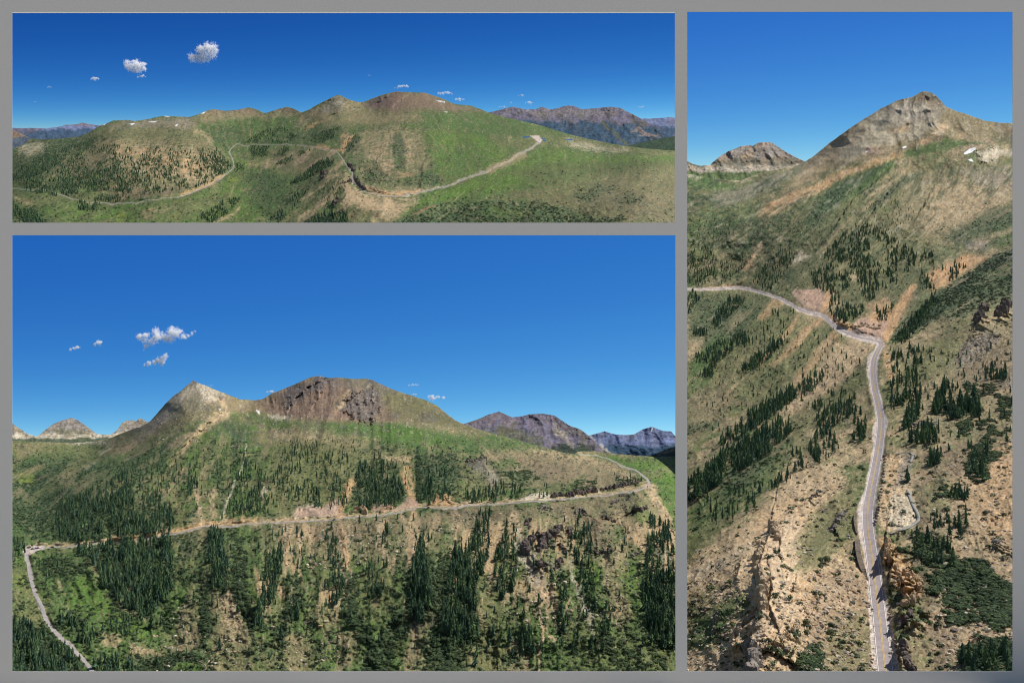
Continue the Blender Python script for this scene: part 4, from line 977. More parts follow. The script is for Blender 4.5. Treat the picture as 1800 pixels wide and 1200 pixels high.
def pc1(s):
    n = s.np_(14, 4, 1)
    s.mix('pink', sstep(-.2, .4, n) * .5)
    s.mix('dolive', sstep(-3, 4, s.V - 278 + 7 * s.np_(16, 4, 3)) * (1 - sstep(-1, 5, s.V - 293 + 4 * n)) * .5)
    s.mix('pale', sstep(-2, 3, s.V - 290 + 7 * n) * .45)
    s.mix('grass', sstep(-2, 3, s.V - 301 + 6 * n) * .9)
    s.fill('tan', [(1300, 272), (1330, 268), (1325, 276), (1305, 277)], 2, 3, .6)
far_sheet("mtn", [(1190, 280), (1208, 283), (1216, 288), (1228, 291), (1247, 291), (1256, 283), (1265, 275), (1280, 266), (1292, 262), (1300, 258), (1310, 256), (1318, 255), (1323, 257), (1332, 251), (1345, 250), (1356, 250), (1363, 255), (1375, 263),
                  (1395, 275), (1415, 284), (1440, 292)], [(1190, 326), (1440, 326)], 3640, 1197, 1440, 'grey', pc1, 61, MG['Bf'], 1.3, .8, dY=.04, grain=.45)

# ================================================================== PASS PANORAMA (upper left opening)
MG['A'] = mat_ground("pass_ground", 0.06, 0.5, 6.0)
MG['Af'] = mat_ground("pass_far_rock", 0.012, 0.6, 30.0)
TOP_A = [(-5, 264), (21, 262), (40, 255), (55, 243), (69, 245), (103, 244), (134, 241), (155, 234), (172, 223), (179, 220), (200, 212), (224, 211), (238, 213), (262, 209), (286, 204), (310, 205), (331, 206), (344, 203), (358, 197), (372, 192),
         (396, 195), (420, 193), (437, 189), (450, 192), (465, 199), (474, 197), (482, 194), (492, 191), (505, 188), (518, 192), (530, 198), (545, 192), (551, 188), (570, 178), (585, 171), (594, 167), (600, 168), (610, 174), (625, 179), (637, 180),
         (650, 175), (666, 169), (680, 165), (697, 161), (715, 162), (745, 163), (755, 166), (773, 172), (800, 183), (828, 186), (845, 192), (856, 197), (890, 207), (924, 214), (959, 223), (993, 234), (1028, 243), (1076, 253), (1131, 261), (1186, 265), (1205, 265)]
A = Sheet("pass", TOP_A, [(-5, 401), (1205, 401)],
          [(0, 400, 5778), (200, 400, 5992), (400, 400, 5992), (600, 400, 5350), (800, 400, 5296), (1000, 400, 5350), (1200, 400, 5457),
           (30, 345, 7704), (200, 360, 7062), (400, 345, 7811), (520, 340, 7383), (620, 345, 6099), (720, 342, 6045), (900, 340, 6313), (1150, 330, 6634),
           (60, 290, 10165), (200, 300, 8881), (350, 300, 9202), (440, 300, 10486), (520, 300, 9416), (600, 300, 7490), (700, 290, 7811), (850, 290, 7918), (1000, 290, 8239), (1160, 290, 8560),
           (50, 255, 14980), (200, 240, 13375), (320, 240, 12840), (410, 256, 14445), (500, 255, 13375), (580, 262, 10272), (680, 240, 10700), (800, 240, 11021), (940, 243, 11770), (1100, 262, 11556),
           (150, 238, 16585), (250, 213, 18190), (372, 194, 21400), (420, 230, 17655), (505, 190, 22470), (550, 215, 16585), (594, 169, 18725), (640, 185, 18190), (700, 163, 17655), (760, 170, 17120), (850, 197, 16050),
           (960, 224, 15515), (1050, 248, 14980), (1186, 266, 14445)],
          -5, 1197, 1.1, 0.9, 0.6, 5, 0.002)
th = TPS([(50, 300), (150, 320), (300, 260), (250, 330), (380, 300), (350, 350), (440, 300), (440, 380), (520, 320), (560, 370), (600, 300), (650, 280), (700, 250), (620, 200), (700, 190), (800, 230), (950, 300), (1100, 350), (800, 370), (600, 380), (400, 220), (500, 230), (1000, 240)],
         [2.5, 2.3, 2.0, 1.9, 1.0, 1.4, 1.6, 3.0, 2.35, 2.3, 2.1, 1.8, 1.5, 2.0, 1.6, 1.0, 2.9, 2.95, 2.6, 2.4, 1.2, 2.2, 0.5])(A.U, A.V)
gA = dirnoise(A.U, A.V, th, 5, 40, 4, 900)
gA2 = dirnoise(A.U, A.V, th, 14, 80, 3, 930)
n7 = A.n(9, 4, 3, .35); n20 = A.n(30, 4, 2, .3); n60 = A.n(90, 3, 4, .3)
f = A.fill
A.mix('grass', np.ones(len(A.U)))
A.mix('olive', sstep(-.2, .3, n60 + .5 * n20) * .6)
# left wooded hill
f('dry', [(150, 238), (250, 212), (340, 207), (380, 250), (400, 290), (380, 330), (300, 345), (200, 350), (150, 330), (120, 300), (150, 260)], 6, 6, .9)
f('olive', [(170, 245), (250, 222), (330, 225), (370, 245), (300, 250), (230, 250)], 5, 6, .5)
f('tan', [(190, 250), (260, 252), (330, 262), (390, 285), (380, 320), (320, 325), (240, 300), (180, 270)], 7, 8, .7)
f('orange', [(200, 255), (300, 265), (370, 290), (340, 310), (260, 285), (200, 265)], 6, 9, .5)
f('tan', [(110, 280), (150, 270), (170, 290), (140, 310), (80, 320)], 6, 9, .6)
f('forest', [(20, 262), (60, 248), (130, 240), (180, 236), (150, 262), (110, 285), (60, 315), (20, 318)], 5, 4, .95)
f('dscrub', [(40, 300), (100, 280), (150, 270), (170, 300), (180, 330), (130, 345), (80, 335), (20, 325)], 6, 7, .6)
f('pale', [(30, 258), (55, 248), (80, 255), (75, 268), (50, 272), (35, 270)], 3, 5, .6)
f('tan', [(32, 272), (50, 260)], 1, 1, .9, width=1.6)
f('dscrub', [(42, 252), (60, 243), (103, 245), (85, 248)], 1.5, 1, .9)
f('olive', [(160, 236), (240, 222), (230, 232), (170, 246)], 3, 3, .6)
f('scrub', [(200, 222), (240, 216), (230, 226), (200, 232)], 3, 4, .5)
f('dolive', [(135, 340), (150, 322), (150, 335), (130, 345)], 3, 2, .9)
f('grass', [(130, 340), (160, 310), (190, 290), (180, 310), (150, 340)], 3, 4, .6)
f('brown', [(170, 347), (260, 335), (330, 325), (360, 320), (330, 335), (260, 350), (190, 352)], 4, 4, .7)
f('grey', [(180, 222), (240, 212), (340, 206), (345, 225), (300, 222), (220, 226)], 4, 6, .5)
f('redbrown', [(175, 222), (225, 210), (240, 214), (200, 222)], 2, 3, .5)
f('snow', [(179, 220.5), (187, 217), (184, 220)], .5, 0, 1, warp=0); f('snow', [(224, 218), (238, 217), (232, 220)], .5, 0, 1, warp=0)
f('snow', [(260, 214), (278, 213), (270, 215.5)], .5, 0, .9, warp=0); f('snow', [(307, 221), (313, 218), (311, 222)], .5, 0, 1, warp=0); f('snow', [(288, 204), (302, 204), (295, 206)], .5, 0, .9, warp=0)
# valley head
f('grass', [(340, 225), (400, 215), (480, 215), (540, 210), (520, 235), (480, 255), (410, 260), (380, 260)], 5, 5, .9)
f('scrub', [(360, 225), (420, 225), (430, 250), (400, 265), (370, 245)], 5, 7, .6)
f('dry', [(345, 205), (372, 193), (437, 190), (465, 200), (530, 198), (500, 206), (440, 206), (400, 210), (360, 216)], 3, 4, .9)
f('redbrown', [(352, 200), (372, 192), (400, 195), (437, 188), (460, 197), (430, 199), (380, 200)], 2, 3, .6)
f('redbrown', [(472, 198), (505, 188), (530, 197), (500, 199)], 2, 2, .7)
f('tan', [(345, 232), (370, 240), (368, 255)], 2, 3, .6, width=4)
f('snow', [(352, 200), (362, 196), (358, 200)], .5, 0, .9, warp=0)
# green valley floor
f('meadow', [(415, 270), (440, 285), (480, 290), (500, 310), (490, 340), (480, 370), (440, 400), (300, 400), (150, 395), (60, 370), (100, 355), (200, 362), (320, 350), (380, 330), (410, 300)], 6, 6, .6)
f('scrub', [(430, 290), (480, 290), (490, 330), (470, 350), (430, 330), (420, 310)], 6, 7, .5)
f('scrub', [(20, 360), (80, 375), (100, 400), (0, 400), (0, 340)], 5, 6, .7)
f('olive', [(240, 365), (330, 350), (400, 345), (430, 350), (380, 370), (300, 390), (250, 385)], 6, 8, .7)
f('tan', [(250, 372), (300, 362), (290, 370), (255, 385)], 3, 5, .6)
f('tan', [(370, 392), (400, 380), (425, 362), (415, 375), (395, 390)], 2, 2, .8)
f('lime', [(200, 390), (215, 370), (222, 380), (215, 395)], 3, 4, .6)
f('lime', [(430, 285), (450, 286), (450, 294), (434, 294)], 3, 4, .5); f('lime', [(400, 314), (420, 313), (415, 318)], 2, 3, .6)
f('rust', [(425, 334), (465, 328), (463, 331), (430, 337)], 1.5, 2, .6); f('rust', [(455, 350), (470, 348), (468, 356)], 2, 2, .6)
f('purple', [(430, 336), (455, 335), (450, 338)], 1.5, 1, .7)
f('tan', [(22, 345), (40, 348), (60, 358), (50, 362), (25, 352)], 2, 3, .8)
f('olive', [(30, 340), (100, 350), (120, 370), (60, 365)], 5, 6, .6)
f('tan', [(440, 285), (500, 275), (560, 262), (520, 285), (470, 295), (440, 292)], 4, 5, .6, nz=gA)
# right wall of the valley
f('olive', [(480, 270), (560, 262), (600, 280), (612, 320), (600, 400), (480, 400), (500, 350), (540, 310)], 8, 8, .7)
for pts, w in [([(585, 268), (560, 285), (535, 300)], 4), ([(595, 305), (560, 330), (530, 350)], 5), ([(600, 320), (575, 345), (550, 372)], 6), ([(590, 345), (560, 365), (530, 385)], 5), ([(600, 285), (575, 310)], 3), ([(550, 262), (530, 280)], 3)]:
    f('tan', pts, 2, 3, .75, nz=gA, width=w)
f('grass', [(560, 380), (590, 345), (590, 360), (570, 400)], 3, 4, .8)
f('scrub', [(500, 345), (580, 300), (600, 300), (540, 350), (480, 390)], 5, 7, .5)
f('dscrub', [(530, 385), (580, 378), (612, 390), (610, 400), (520, 400)], 4, 5, .8)
f('orange', [(545, 258), (560, 252), (580, 260), (600, 262), (598, 250), (603, 240), (612, 232), (615, 240), (600, 265), (560, 262)], 1.5, 2, .8)
f('scrub', [(440, 255), (500, 240), (560, 225), (600, 220), (590, 245), (560, 250), (500, 254)], 4, 5, .6)
# peaks
f('dry', [(530, 200), (551, 188), (594, 166), (637, 180), (660, 190), (620, 200), (580, 205), (545, 215), (520, 225)], 3, 4, .9)
f('grey', [(555, 195), (594, 167), (610, 176), (600, 195), (570, 200)], 3, 4, .5)
f('pale', [(585, 182), (600, 178), (608, 182), (590, 187)], 2, 2, .6); f('tan', [(600, 188), (615, 184), (610, 192)], 2, 2, .7)
f('orange', [(540, 225), (560, 215), (580, 208)], 1.5, 2, .7, width=3)
f('redbrown', [(637, 182), (666, 170), (700, 161), (715, 165), (700, 180), (680, 192), (655, 190)], 2, 3, .85, rough=2.6)
f('brown', [(690, 163), (755, 165), (800, 185), (850, 196), (820, 200), (760, 190), (715, 190), (690, 195)], 4, 4, .8)
f('dgrey', [(685, 188), (705, 175), (715, 180), (700, 192)], 2, 3, .7, rough=3)
f('dry', [(620, 195), (700, 195), (780, 200), (720, 215), (640, 215), (600, 210)], 5, 6, .7)
f('snow', [(766, 176), (774, 177), (783, 179), (781, 181), (770, 179)], .5, 0, 1, warp=0); f('snow', [(780, 196), (786, 196), (788, 199)], .5, 0, 1, warp=0)
f('snow', [(619, 192), (624, 191), (622, 193)], .5, 0, 1, warp=0); f('pale', [(815, 210), (830, 217), (840, 222)], 1, 1, .8, width=1.3)
f('pale', [(775, 182), (783, 193)], 1, 1, .6, width=1.2)
# long shoulder
f('dry', [(610, 250), (650, 225), (700, 222), (740, 240), (760, 290), (730, 310), (700, 335), (660, 335), (640, 320), (625, 290)], 6, 6, .85)
f('tan', [(640, 235), (700, 225), (730, 250), (720, 290), (680, 300), (640, 280)], 7, 9, .5)
f('tan', [(630, 325), (680, 330), (730, 325), (770, 328), (720, 342), (660, 344)], 4, 5, .8)
f('orange', [(700, 300), (720, 302), (735, 312), (700, 312)], 3, 4, .6)
f('scrub', [(685, 235), (705, 235), (715, 260), (712, 300), (695, 300), (690, 270)], 3, 4, .85)
f('dscrub', [(640, 295), (665, 295), (680, 315), (700, 318), (690, 322), (640, 322)], 3, 5, .7)
f('scrub', [(700, 315), (740, 300), (790, 315), (760, 332), (720, 332)], 4, 5, .7)
f('dscrub', [(600, 250), (620, 235), (635, 245), (620, 270), (600, 270)], 3, 5, .7)
f('scrub', [(620, 275), (660, 255), (640, 290), (625, 295)], 4, 5, .5)
f('meadow', [(745, 235), (800, 230), (860, 240), (900, 260), (880, 285), (830, 305), (790, 320), (770, 300), (760, 260)], 6, 6, .9)
f('grass', [(770, 260), (850, 255), (860, 290), (800, 310)], 8, 9, .6)
f('grass', [(740, 200), (800, 195), (860, 200), (960, 225), (1040, 246), (940, 240), (840, 232), (760, 225)], 4, 5, .9)
f('olive', [(860, 240), (940, 236), (1000, 245), (940, 262), (870, 258)], 4, 6, .7)
f('meadow', [(730, 345), (800, 328), (880, 295), (960, 258), (990, 262), (1060, 275), (1200, 268), (1200, 285), (1080, 300), (980, 320), (900, 335), (800, 350), (740, 365), (700, 385)], 6, 5, .95)
f('olive', [(990, 240), (1080, 256), (1200, 268), (1200, 276), (1100, 272), (1020, 262), (970, 252)], 3, 4, .9)
f('pale', [(1000, 246), (1060, 258), (1100, 266), (1050, 266), (1000, 256)], 3, 7, .55)
f('olive', [(870, 345), (960, 325), (1080, 305), (1205, 285), (1205, 401), (1000, 401), (1020, 375), (940, 360), (860, 355)], 7, 7, .85)
f('olive', [(900, 300), (1080, 290), (1200, 280), (1200, 300), (1060, 315), (940, 330)], 6, 10, .5)
f('dry', [(1060, 310), (1205, 290), (1205, 390), (1100, 390), (1050, 350)], 10, 14, .5)
f('brown', [(900, 345), (1040, 335), (1205, 340), (1205, 401), (1060, 390)], 10, 14, .35)
f('grass', [(930, 310), (1000, 300), (1120, 285), (1100, 293), (1000, 310), (940, 316)], 2, 4, .7)
f('scrub', [(740, 365), (860, 352), (960, 360), (1020, 380), (1100, 385), (1060, 401), (640, 401), (700, 385)], 5, 8, .85)
f('scrub', [(1010, 340), (1060, 325), (1085, 330), (1040, 350), (1020, 358)], 4, 7, .7)
f('scrub', [(1080, 345), (1130, 345), (1120, 360), (1090, 362)], 4, 8, .7)
f('meadow', [(860, 360), (940, 375), (900, 385), (850, 375)], 5, 7, .5)
# bare nose below the bend
f('tan', [(612, 325), (640, 342), (700, 347), (740, 345), (725, 365), (690, 385), (660, 401), (600, 401), (600, 360)], 5, 4, .85)
f('olive', [(600, 365), (640, 360), (660, 380), (640, 401), (600, 401)], 5, 8, .6)
f('rust', [(728, 378), (750, 366), (765, 362)], 1.2, 1, .7, width=1.5)
A.mix('grass', sstep(-.05, .3, A.n(26, 4, 91, .35)) * .5 * sstep(215, 240, A.V) * (1 - .7 * sstep(700, 780, A.U)))
A.mix('dolive', sstep(.05, .4, A.n(18, 4, 95, .3)) * .6 * sstep(215, 240, A.V) * (1 - .75 * sstep(700, 780, A.U)))
nz = A.n(3.2, 2, 50, .35); nz2 = A.n(5, 2, 60, .35)
A.mix('dscrub', sstep(.28, .5, nz2 + .2 * n20) * .3 * sstep(205, 230, A.V))
A.mix('pale', sstep(.5, .72, nz) * .4)
A.mix('tan', sstep(.3, .6, gA) * .3)
g3 = dirnoise(A.U, A.V, th, 7, 60, 3, 955); g4 = dirnoise(A.U, A.V, th, 4, 30, 3, 966)
A.mix('dolive', sstep(.0, .3, g3 + .3 * n20) * .3)
A.mix('dry', sstep(.2, .45, -g4 + .3 * n20) * .2)
A.mix('scrub', sstep(.15, .4, g4 - .2 * n20) * .25)
k1 = A.np_(3.4, 3, 81, 0.6); k2 = A.np_(2.6, 2, 82, 0.6)
A.mix('dscrub', sstep(0.2, 0.45, k1 + .3 * n20) * 0.5 * (1 - .6 * sstep(740, 800, A.U) * (1 - sstep(345, 365, A.V))))
A.mix('dry', sstep(0.28, 0.5, k2 - .3 * n20) * 0.4)
ROAD_A = [(20, 331), (45, 334), (75, 333), (92, 337), (110, 344), (130, 350), (150, 354), (175, 357), (205, 358), (240, 356), (270, 352.5), (300, 348), (320, 345), (345, 336), (360, 329), (377, 321), (395, 309), (407, 298), (411, 289), (409, 280), (404, 268), (406, 262), (411, 257),
          (418, 255), (440, 255), (480, 254.5), (520, 255), (545, 258), (565, 262), (590, 266), (597, 272), (603, 281), (606, 287), (614, 295), (619, 303), (619, 312), (623, 322), (632, 332), (645, 339.5), (665, 343.5), (690, 345), (715, 342), (745, 336), (775, 330), (805, 321), (835, 308), (860, 298.5), (880, 290),
          (895, 283), (910, 275), (925, 266), (938, 257), (946, 249), (949, 243), (945, 240.5), (937, 239.5)]
f('orange', [(x, y - 3) for x, y in ROAD_A[12:17]], 1, 2, .6, width=2.5)
f('gravel', ROAD_A, 1, .3, .5, width=[.6, .6, .8, .8, .5, .4, .8, 1.4, 2, 1.8, 1.6])
f('gravel', [(932, 237), (950, 238), (953, 245), (946, 250)], 1, 0, .9)
f('tan', [(860, 298), (885, 290), (920, 274)], 2, 3, .4, width=6)
A.mot = 0.4
f('brown', [(640, 184), (666, 170), (700, 160), (755, 165), (800, 184), (850, 196), (800, 196), (740, 192), (700, 200), (650, 195)], 5, 6, .7)
f('redbrown', [(655, 190), (672, 172), (700, 162), (705, 175), (690, 190)], 2, 4, .7)
f('dgrey', [(640, 188), (668, 172), (690, 166), (676, 182), (655, 192)], 2, 5, .5)
f('dry', [(560, 205), (640, 195), (720, 205), (700, 220), (620, 218), (570, 222)], 5, 7, .6)
f('orange', [(600, 262), (612, 240), (622, 236), (612, 256), (604, 268)], 1.5, 2, .8)
f('orange', [(628, 322), (650, 334), (700, 338), (740, 331), (745, 335), (700, 343), (655, 341), (632, 330)], 1.5, 2, .8)
f('tan', [(608, 300), (614, 320), (628, 338), (650, 350), (700, 356), (720, 362), (690, 372), (640, 368), (612, 350), (600, 320)], 4, 5, .7)
f('brown', [(470, 262), (545, 262), (590, 270), (575, 290), (520, 310), (490, 300)], 6, 9, .35)
f('scrub', [(470, 300), (500, 310), (500, 350), (470, 380), (440, 360), (445, 320)], 6, 8, .5)
f('dolive', [(880, 300), (960, 285), (1100, 282), (1180, 290), (1060, 305), (950, 318)], 4, 9, .5)
A.flatten(ROAD_A, 4, 3)
for ln in ([(540, 215), (565, 190), (592, 168)], [(655, 192), (675, 175), (695, 163)], [(690, 195), (705, 178), (725, 165)], [(600, 300), (560, 335), (530, 370)], [(618, 330), (585, 360), (560, 395)], [(596, 268), (560, 300), (520, 330)], [(345, 235), (375, 262), (400, 300)][::-1], [(350, 225), (372, 196)], [(475, 225), (500, 192)], [(200, 250), (170, 290), (120, 330)], [(300, 262), (270, 300), (250, 340)], [(760, 240), (740, 290), (735, 330)], [(480, 262), (540, 225), (580, 205)]):
    A.scarp(ln, .02, 30, 6, 4)
A.relief(th, 0.85, 0.7, 22, 0.9, 3.5)
A.build(MG['A'], "hillside")
def pa1(s):
    n = s.np_(12, 4, 1)
    s.mix('dolive', sstep(0, .5, n) * .5 * sstep(190, 205, s.V))
    s.mix('haze_blue', sstep(-3, 3, s.V - (212 + (s.U - 940) * .04) + 7 * s.np_(14, 4, 3)) * .98)
    s.mix('dgrey', sstep(.0, .4, s.g) * .3)
    s.fill('dolive', [(1060, 215), (1080, 235), (1105, 256)], 1.5, 2, .8, width=2.5)
    s.fill('grey', [(880, 195), (1000, 190), (1090, 192), (1060, 205), (960, 205)], 5, 8, .4)
    s.fill('pink', [(1120, 225), (1160, 240), (1150, 242), (1110, 232)], 2, 3, .5)
    s.fill('dgrey', [(1070, 192), (1085, 198), (1080, 205), (1065, 200)], 2, 3, .8, rough=3)
far_sheet("mtn", [(845, 200), (862, 197), (878, 193), (890, 190), (900, 188), (912, 190), (925, 193), (940, 192), (953, 188), (966, 193), (980, 190), (1000, 185), (1012, 188), (1022, 192), (1040, 191), (1060, 189), (1075, 188), (1090, 190),
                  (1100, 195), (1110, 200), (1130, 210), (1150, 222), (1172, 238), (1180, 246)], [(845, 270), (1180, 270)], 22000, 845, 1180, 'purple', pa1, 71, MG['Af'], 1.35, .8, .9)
def pa2(s):
    n = s.np_(12, 4, 1); s.mix('haze_blue', sstep(-2, 3, s.V - 222 + 6 * n) * .9); s.mix('purple', sstep(0, .4, n) * .5)
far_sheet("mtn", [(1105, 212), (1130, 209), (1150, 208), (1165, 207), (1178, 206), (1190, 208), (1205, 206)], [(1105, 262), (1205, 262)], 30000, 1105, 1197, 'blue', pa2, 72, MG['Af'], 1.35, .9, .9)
def pa3(s): s.mix('dscrub', sstep(0, .5, s.np_(6, 3, 1)) * .5)
far_sheet("hill", [(1080, 262), (1100, 257), (1130, 250), (1160, 243), (1190, 239), (1205, 238)], [(1080, 272), (1205, 272)], 17000, 1080, 1197, 'forest', pa3, 73, MG['Af'], 1.35, .2, .9)
def pa4(s):
    n = s.np_(12, 4, 1); s.mix('redbrown', sstep(-3, 2, 221 - s.V + 4 * n) * .6); s.mix('haze_blue', sstep(-2, 3, s.V - 226 + 6 * n) * .85)
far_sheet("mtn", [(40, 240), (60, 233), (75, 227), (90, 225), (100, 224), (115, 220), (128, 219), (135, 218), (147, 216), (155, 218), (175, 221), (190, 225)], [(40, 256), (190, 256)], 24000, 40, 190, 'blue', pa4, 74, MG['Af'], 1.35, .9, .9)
def pa5(s): s.mix('haze_blue', sstep(-2, 3, s.V - 231) * .5)
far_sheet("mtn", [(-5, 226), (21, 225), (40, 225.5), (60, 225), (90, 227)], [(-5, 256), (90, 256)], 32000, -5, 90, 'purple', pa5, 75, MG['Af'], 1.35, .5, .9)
def pa6(s): s.mix('haze_blue', sstep(-2, 3, s.V - 240 + 6 * s.np_(12, 3, 1)) * .8)
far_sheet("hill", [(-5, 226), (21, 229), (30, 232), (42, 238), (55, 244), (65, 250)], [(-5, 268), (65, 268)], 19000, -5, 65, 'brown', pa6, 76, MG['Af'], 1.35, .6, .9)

# ================================================================== ROADS
def smooth_line(pts, n=6):
    p = np.array(pts, float); out = []
    q = np.vstack([2 * p[0] - p[1], p, 2 * p[-1] - p[-2]])
    for i in range(1, len(q) - 2):
        a, b, c, d = q[i - 1], q[i], q[i + 1], q[i + 2]
        for t in np.arange(n) / n:
            out.append(0.5 * (2 * b + (c - a) * t + (2 * a - 5 * b + 4 * c - d) * t * t + (3 * b - a - 3 * c + d) * t ** 3))
    out.append(p[-1])
    return np.array(out)
def to3(s, u, v, eps=0.0):
    Y = s.Yat(u, v) * (1 - eps)
    return np.stack([(u - 900) / F * Y, Y, (600 - v) / F * Y], 1)
def ribbon(s, uv, off0, off1, eps, na=3):
    """strip from off0 to off1 metres beside the centre line, laid on the ground"""
    c = to3(s, uv[:, 0], uv[:, 1])
    t = np.gradient(c, axis=0)
    for _ in range(3):
        t[1:-1] = (t[:-2] + t[1:-1] * 2 + t[2:]) / 4
    nrm = np.stack([t[:, 1], -t[:, 0]], 1); nrm /= np.maximum(np.linalg.norm(nrm, axis=1, keepdims=True), 1e-6)
    rows = []
    for k in range(na):
        o_ = off0 + (off1 - off0) * k / (na - 1)
        q = c.copy(); q[:, :2] += nrm * o_
        u = 900 + q[:, 0] / q[:, 1] * F; v = 600 - q[:, 2] / q[:, 1] * F
        rows.append(to3(s, u, v, eps))
    V_ = np.stack(rows, 1).reshape(-1, 3)
    i = (np.arange(len(c) - 1)[:, None] * na + np.arange(na - 1)[None, :]).ravel()
    return V_, np.stack([i, i + 1, i + 1 + na, i + na], 1)
M_asph = mat_noise("asphalt", (146, 136, 136), (166, 156, 154), 0.35)
M_asph2 = mat_noise("old_asphalt", (140, 134, 132), (168, 160, 156), 0.3)
M_white = mat_noise("white_line", (214, 210, 204), (236, 232, 226), 2.0)
M_yellow = mat_noise("yellow_line", (200, 168, 104), (216, 186, 122), 2.0)
rC = smooth_line(ROAD_C[:-1] + [(1200, 509)], 8)
def road(s, pts, hw, mat, eps, name="road"):
    V_, fc = ribbon(s, pts, -hw, hw, eps, 5)
    o = np_mesh(name, V_, fc, [mat]); o['kind'] = 'structure'; return o
road(S, rC, 2.9, M_asph, 0.0006)
for a, b, m, nm in ((-2.75, -2.5, M_white, "edge_line"), (2.5, 2.75, M_white, "edge_line"), (-0.32, -0.1, M_yellow, "centre_line"), (0.1, 0.32, M_yellow, "centre_line")):
    V_, fc = ribbon(S, rC[:150], a, b, 0.0011, 2)
    o = np_mesh(nm, V_, fc, [m]); o['kind'] = 'structure'
rB = smooth_line(ROAD_B, 6)
road(B, rB, 0.85, M_asph2, 0.0007)
rA = smooth_line(ROAD_A, 6)
road(A, rA, 3.1, M_asph2, 0.0009)

# ================================================================== TREES
SPR = [1.22 * q for q in [srgb((62, 84, 60)), srgb((72, 92, 62)), srgb((54, 76, 58)), srgb((82, 102, 66)), srgb((66, 86, 68))]]
def spruce_arrays(tiers, k, seed, slim=0.17):
    """crown of ragged drooping skirts (height 1, base at 0.07), returns verts, tris and a light/dark factor per vertex"""
    r = np.random.default_rng(seed)
    V_ = []; T = []; sh = []
    for i in range(tiers):
        t = i / (tiers - 1)
        z0 = 0.08 + 0.84 * t ** 0.92
        R = slim * (1 - t) ** 0.72 * (0.72 + 0.55 * r.random()) + 0.012
        if i == 0: R *= 0.82
        h = (1.0 / tiers) * 1.9 * (1 - 0.25 * t)
        cx, cy = (r.random(2) - 0.5) * 0.02
        b = len(V_); V_.append((cx, cy, min(z0 + h, 1.0))); sh.append(1.0)
        a0 = r.random() * 6.28
        for j in range(2 * k):
            a = a0 + math.pi * j / k
            q = R * ((1.0 + 0.42 * (r.random() - 0.5) * 2) if j % 2 == 0 else (0.38 + 0.25 * r.random()))
            V_.append((cx + q * math.cos(a), cy + q * math.sin(a), z0 - (0.018 if j % 2 == 0 else -0.02) + 0.015 * (r.random() - .5)))
            sh.append(0.75 + 0.75 * r.random())
        for j in range(2 * k):
            T.append((b, b + 1 + j, b + 1 + (j + 1) % (2 * k)))
    return np.array(V_), np.array(T), np.array(sh)
def trunk_arrays(h=0.3, r=0.016, k=5):
    V_ = []; Q = []
    for i, (z, rr) in enumerate(((-0.03, r * 1.2), (h, r * 0.7))):
        for j in range(k): V_.append((rr * math.cos(6.283 * j / k), rr * math.sin(6.283 * j / k), z))
    for j in range(k):
        Q.append((j, (j + 1) % k, k + (j + 1) % k)); Q.append((j, k + (j + 1) % k, k + j))
    return np.array(V_), np.array(Q)
def mat_leaf(name):
    m, nt, b = mat_new(name)
    at = nt.nodes.new("ShaderNodeAttribute"); at.attribute_name = "Col"
    geo = nt.nodes.new("ShaderNodeNewGeometry"); no = nt.nodes.new("ShaderNodeTexNoise"); no.inputs["Scale"].default_value = 1.3; no.inputs["Detail"].default_value = 3
    nt.links.new(geo.outputs["Position"], no.inputs["Vector"])
    mr = nt.nodes.new("ShaderNodeMapRange"); mr.inputs["To Min"].default_value = 0.6; mr.inputs["To Max"].default_value = 1.4
    nt.links.new(no.outputs["Fac"], mr.inputs["Value"])
    mx = nt.nodes.new("ShaderNodeMix"); mx.data_type = 'RGBA'; mx.blend_type = 'MULTIPLY'; mx.inputs[0].default_value = 1.0
    nt.links.new(at.outputs["Color"], mx.inputs[6]); nt.links.new(mr.outputs[0], mx.inputs[7]); nt.links.new(mx.outputs[2], b.inputs["Base Color"])
    return m
M_needle = mat_leaf("needles"); M_leaf = mat_leaf("leaves")
M_bark = mat_noise("bark", (88, 76, 66), (120, 106, 94), 3.0)
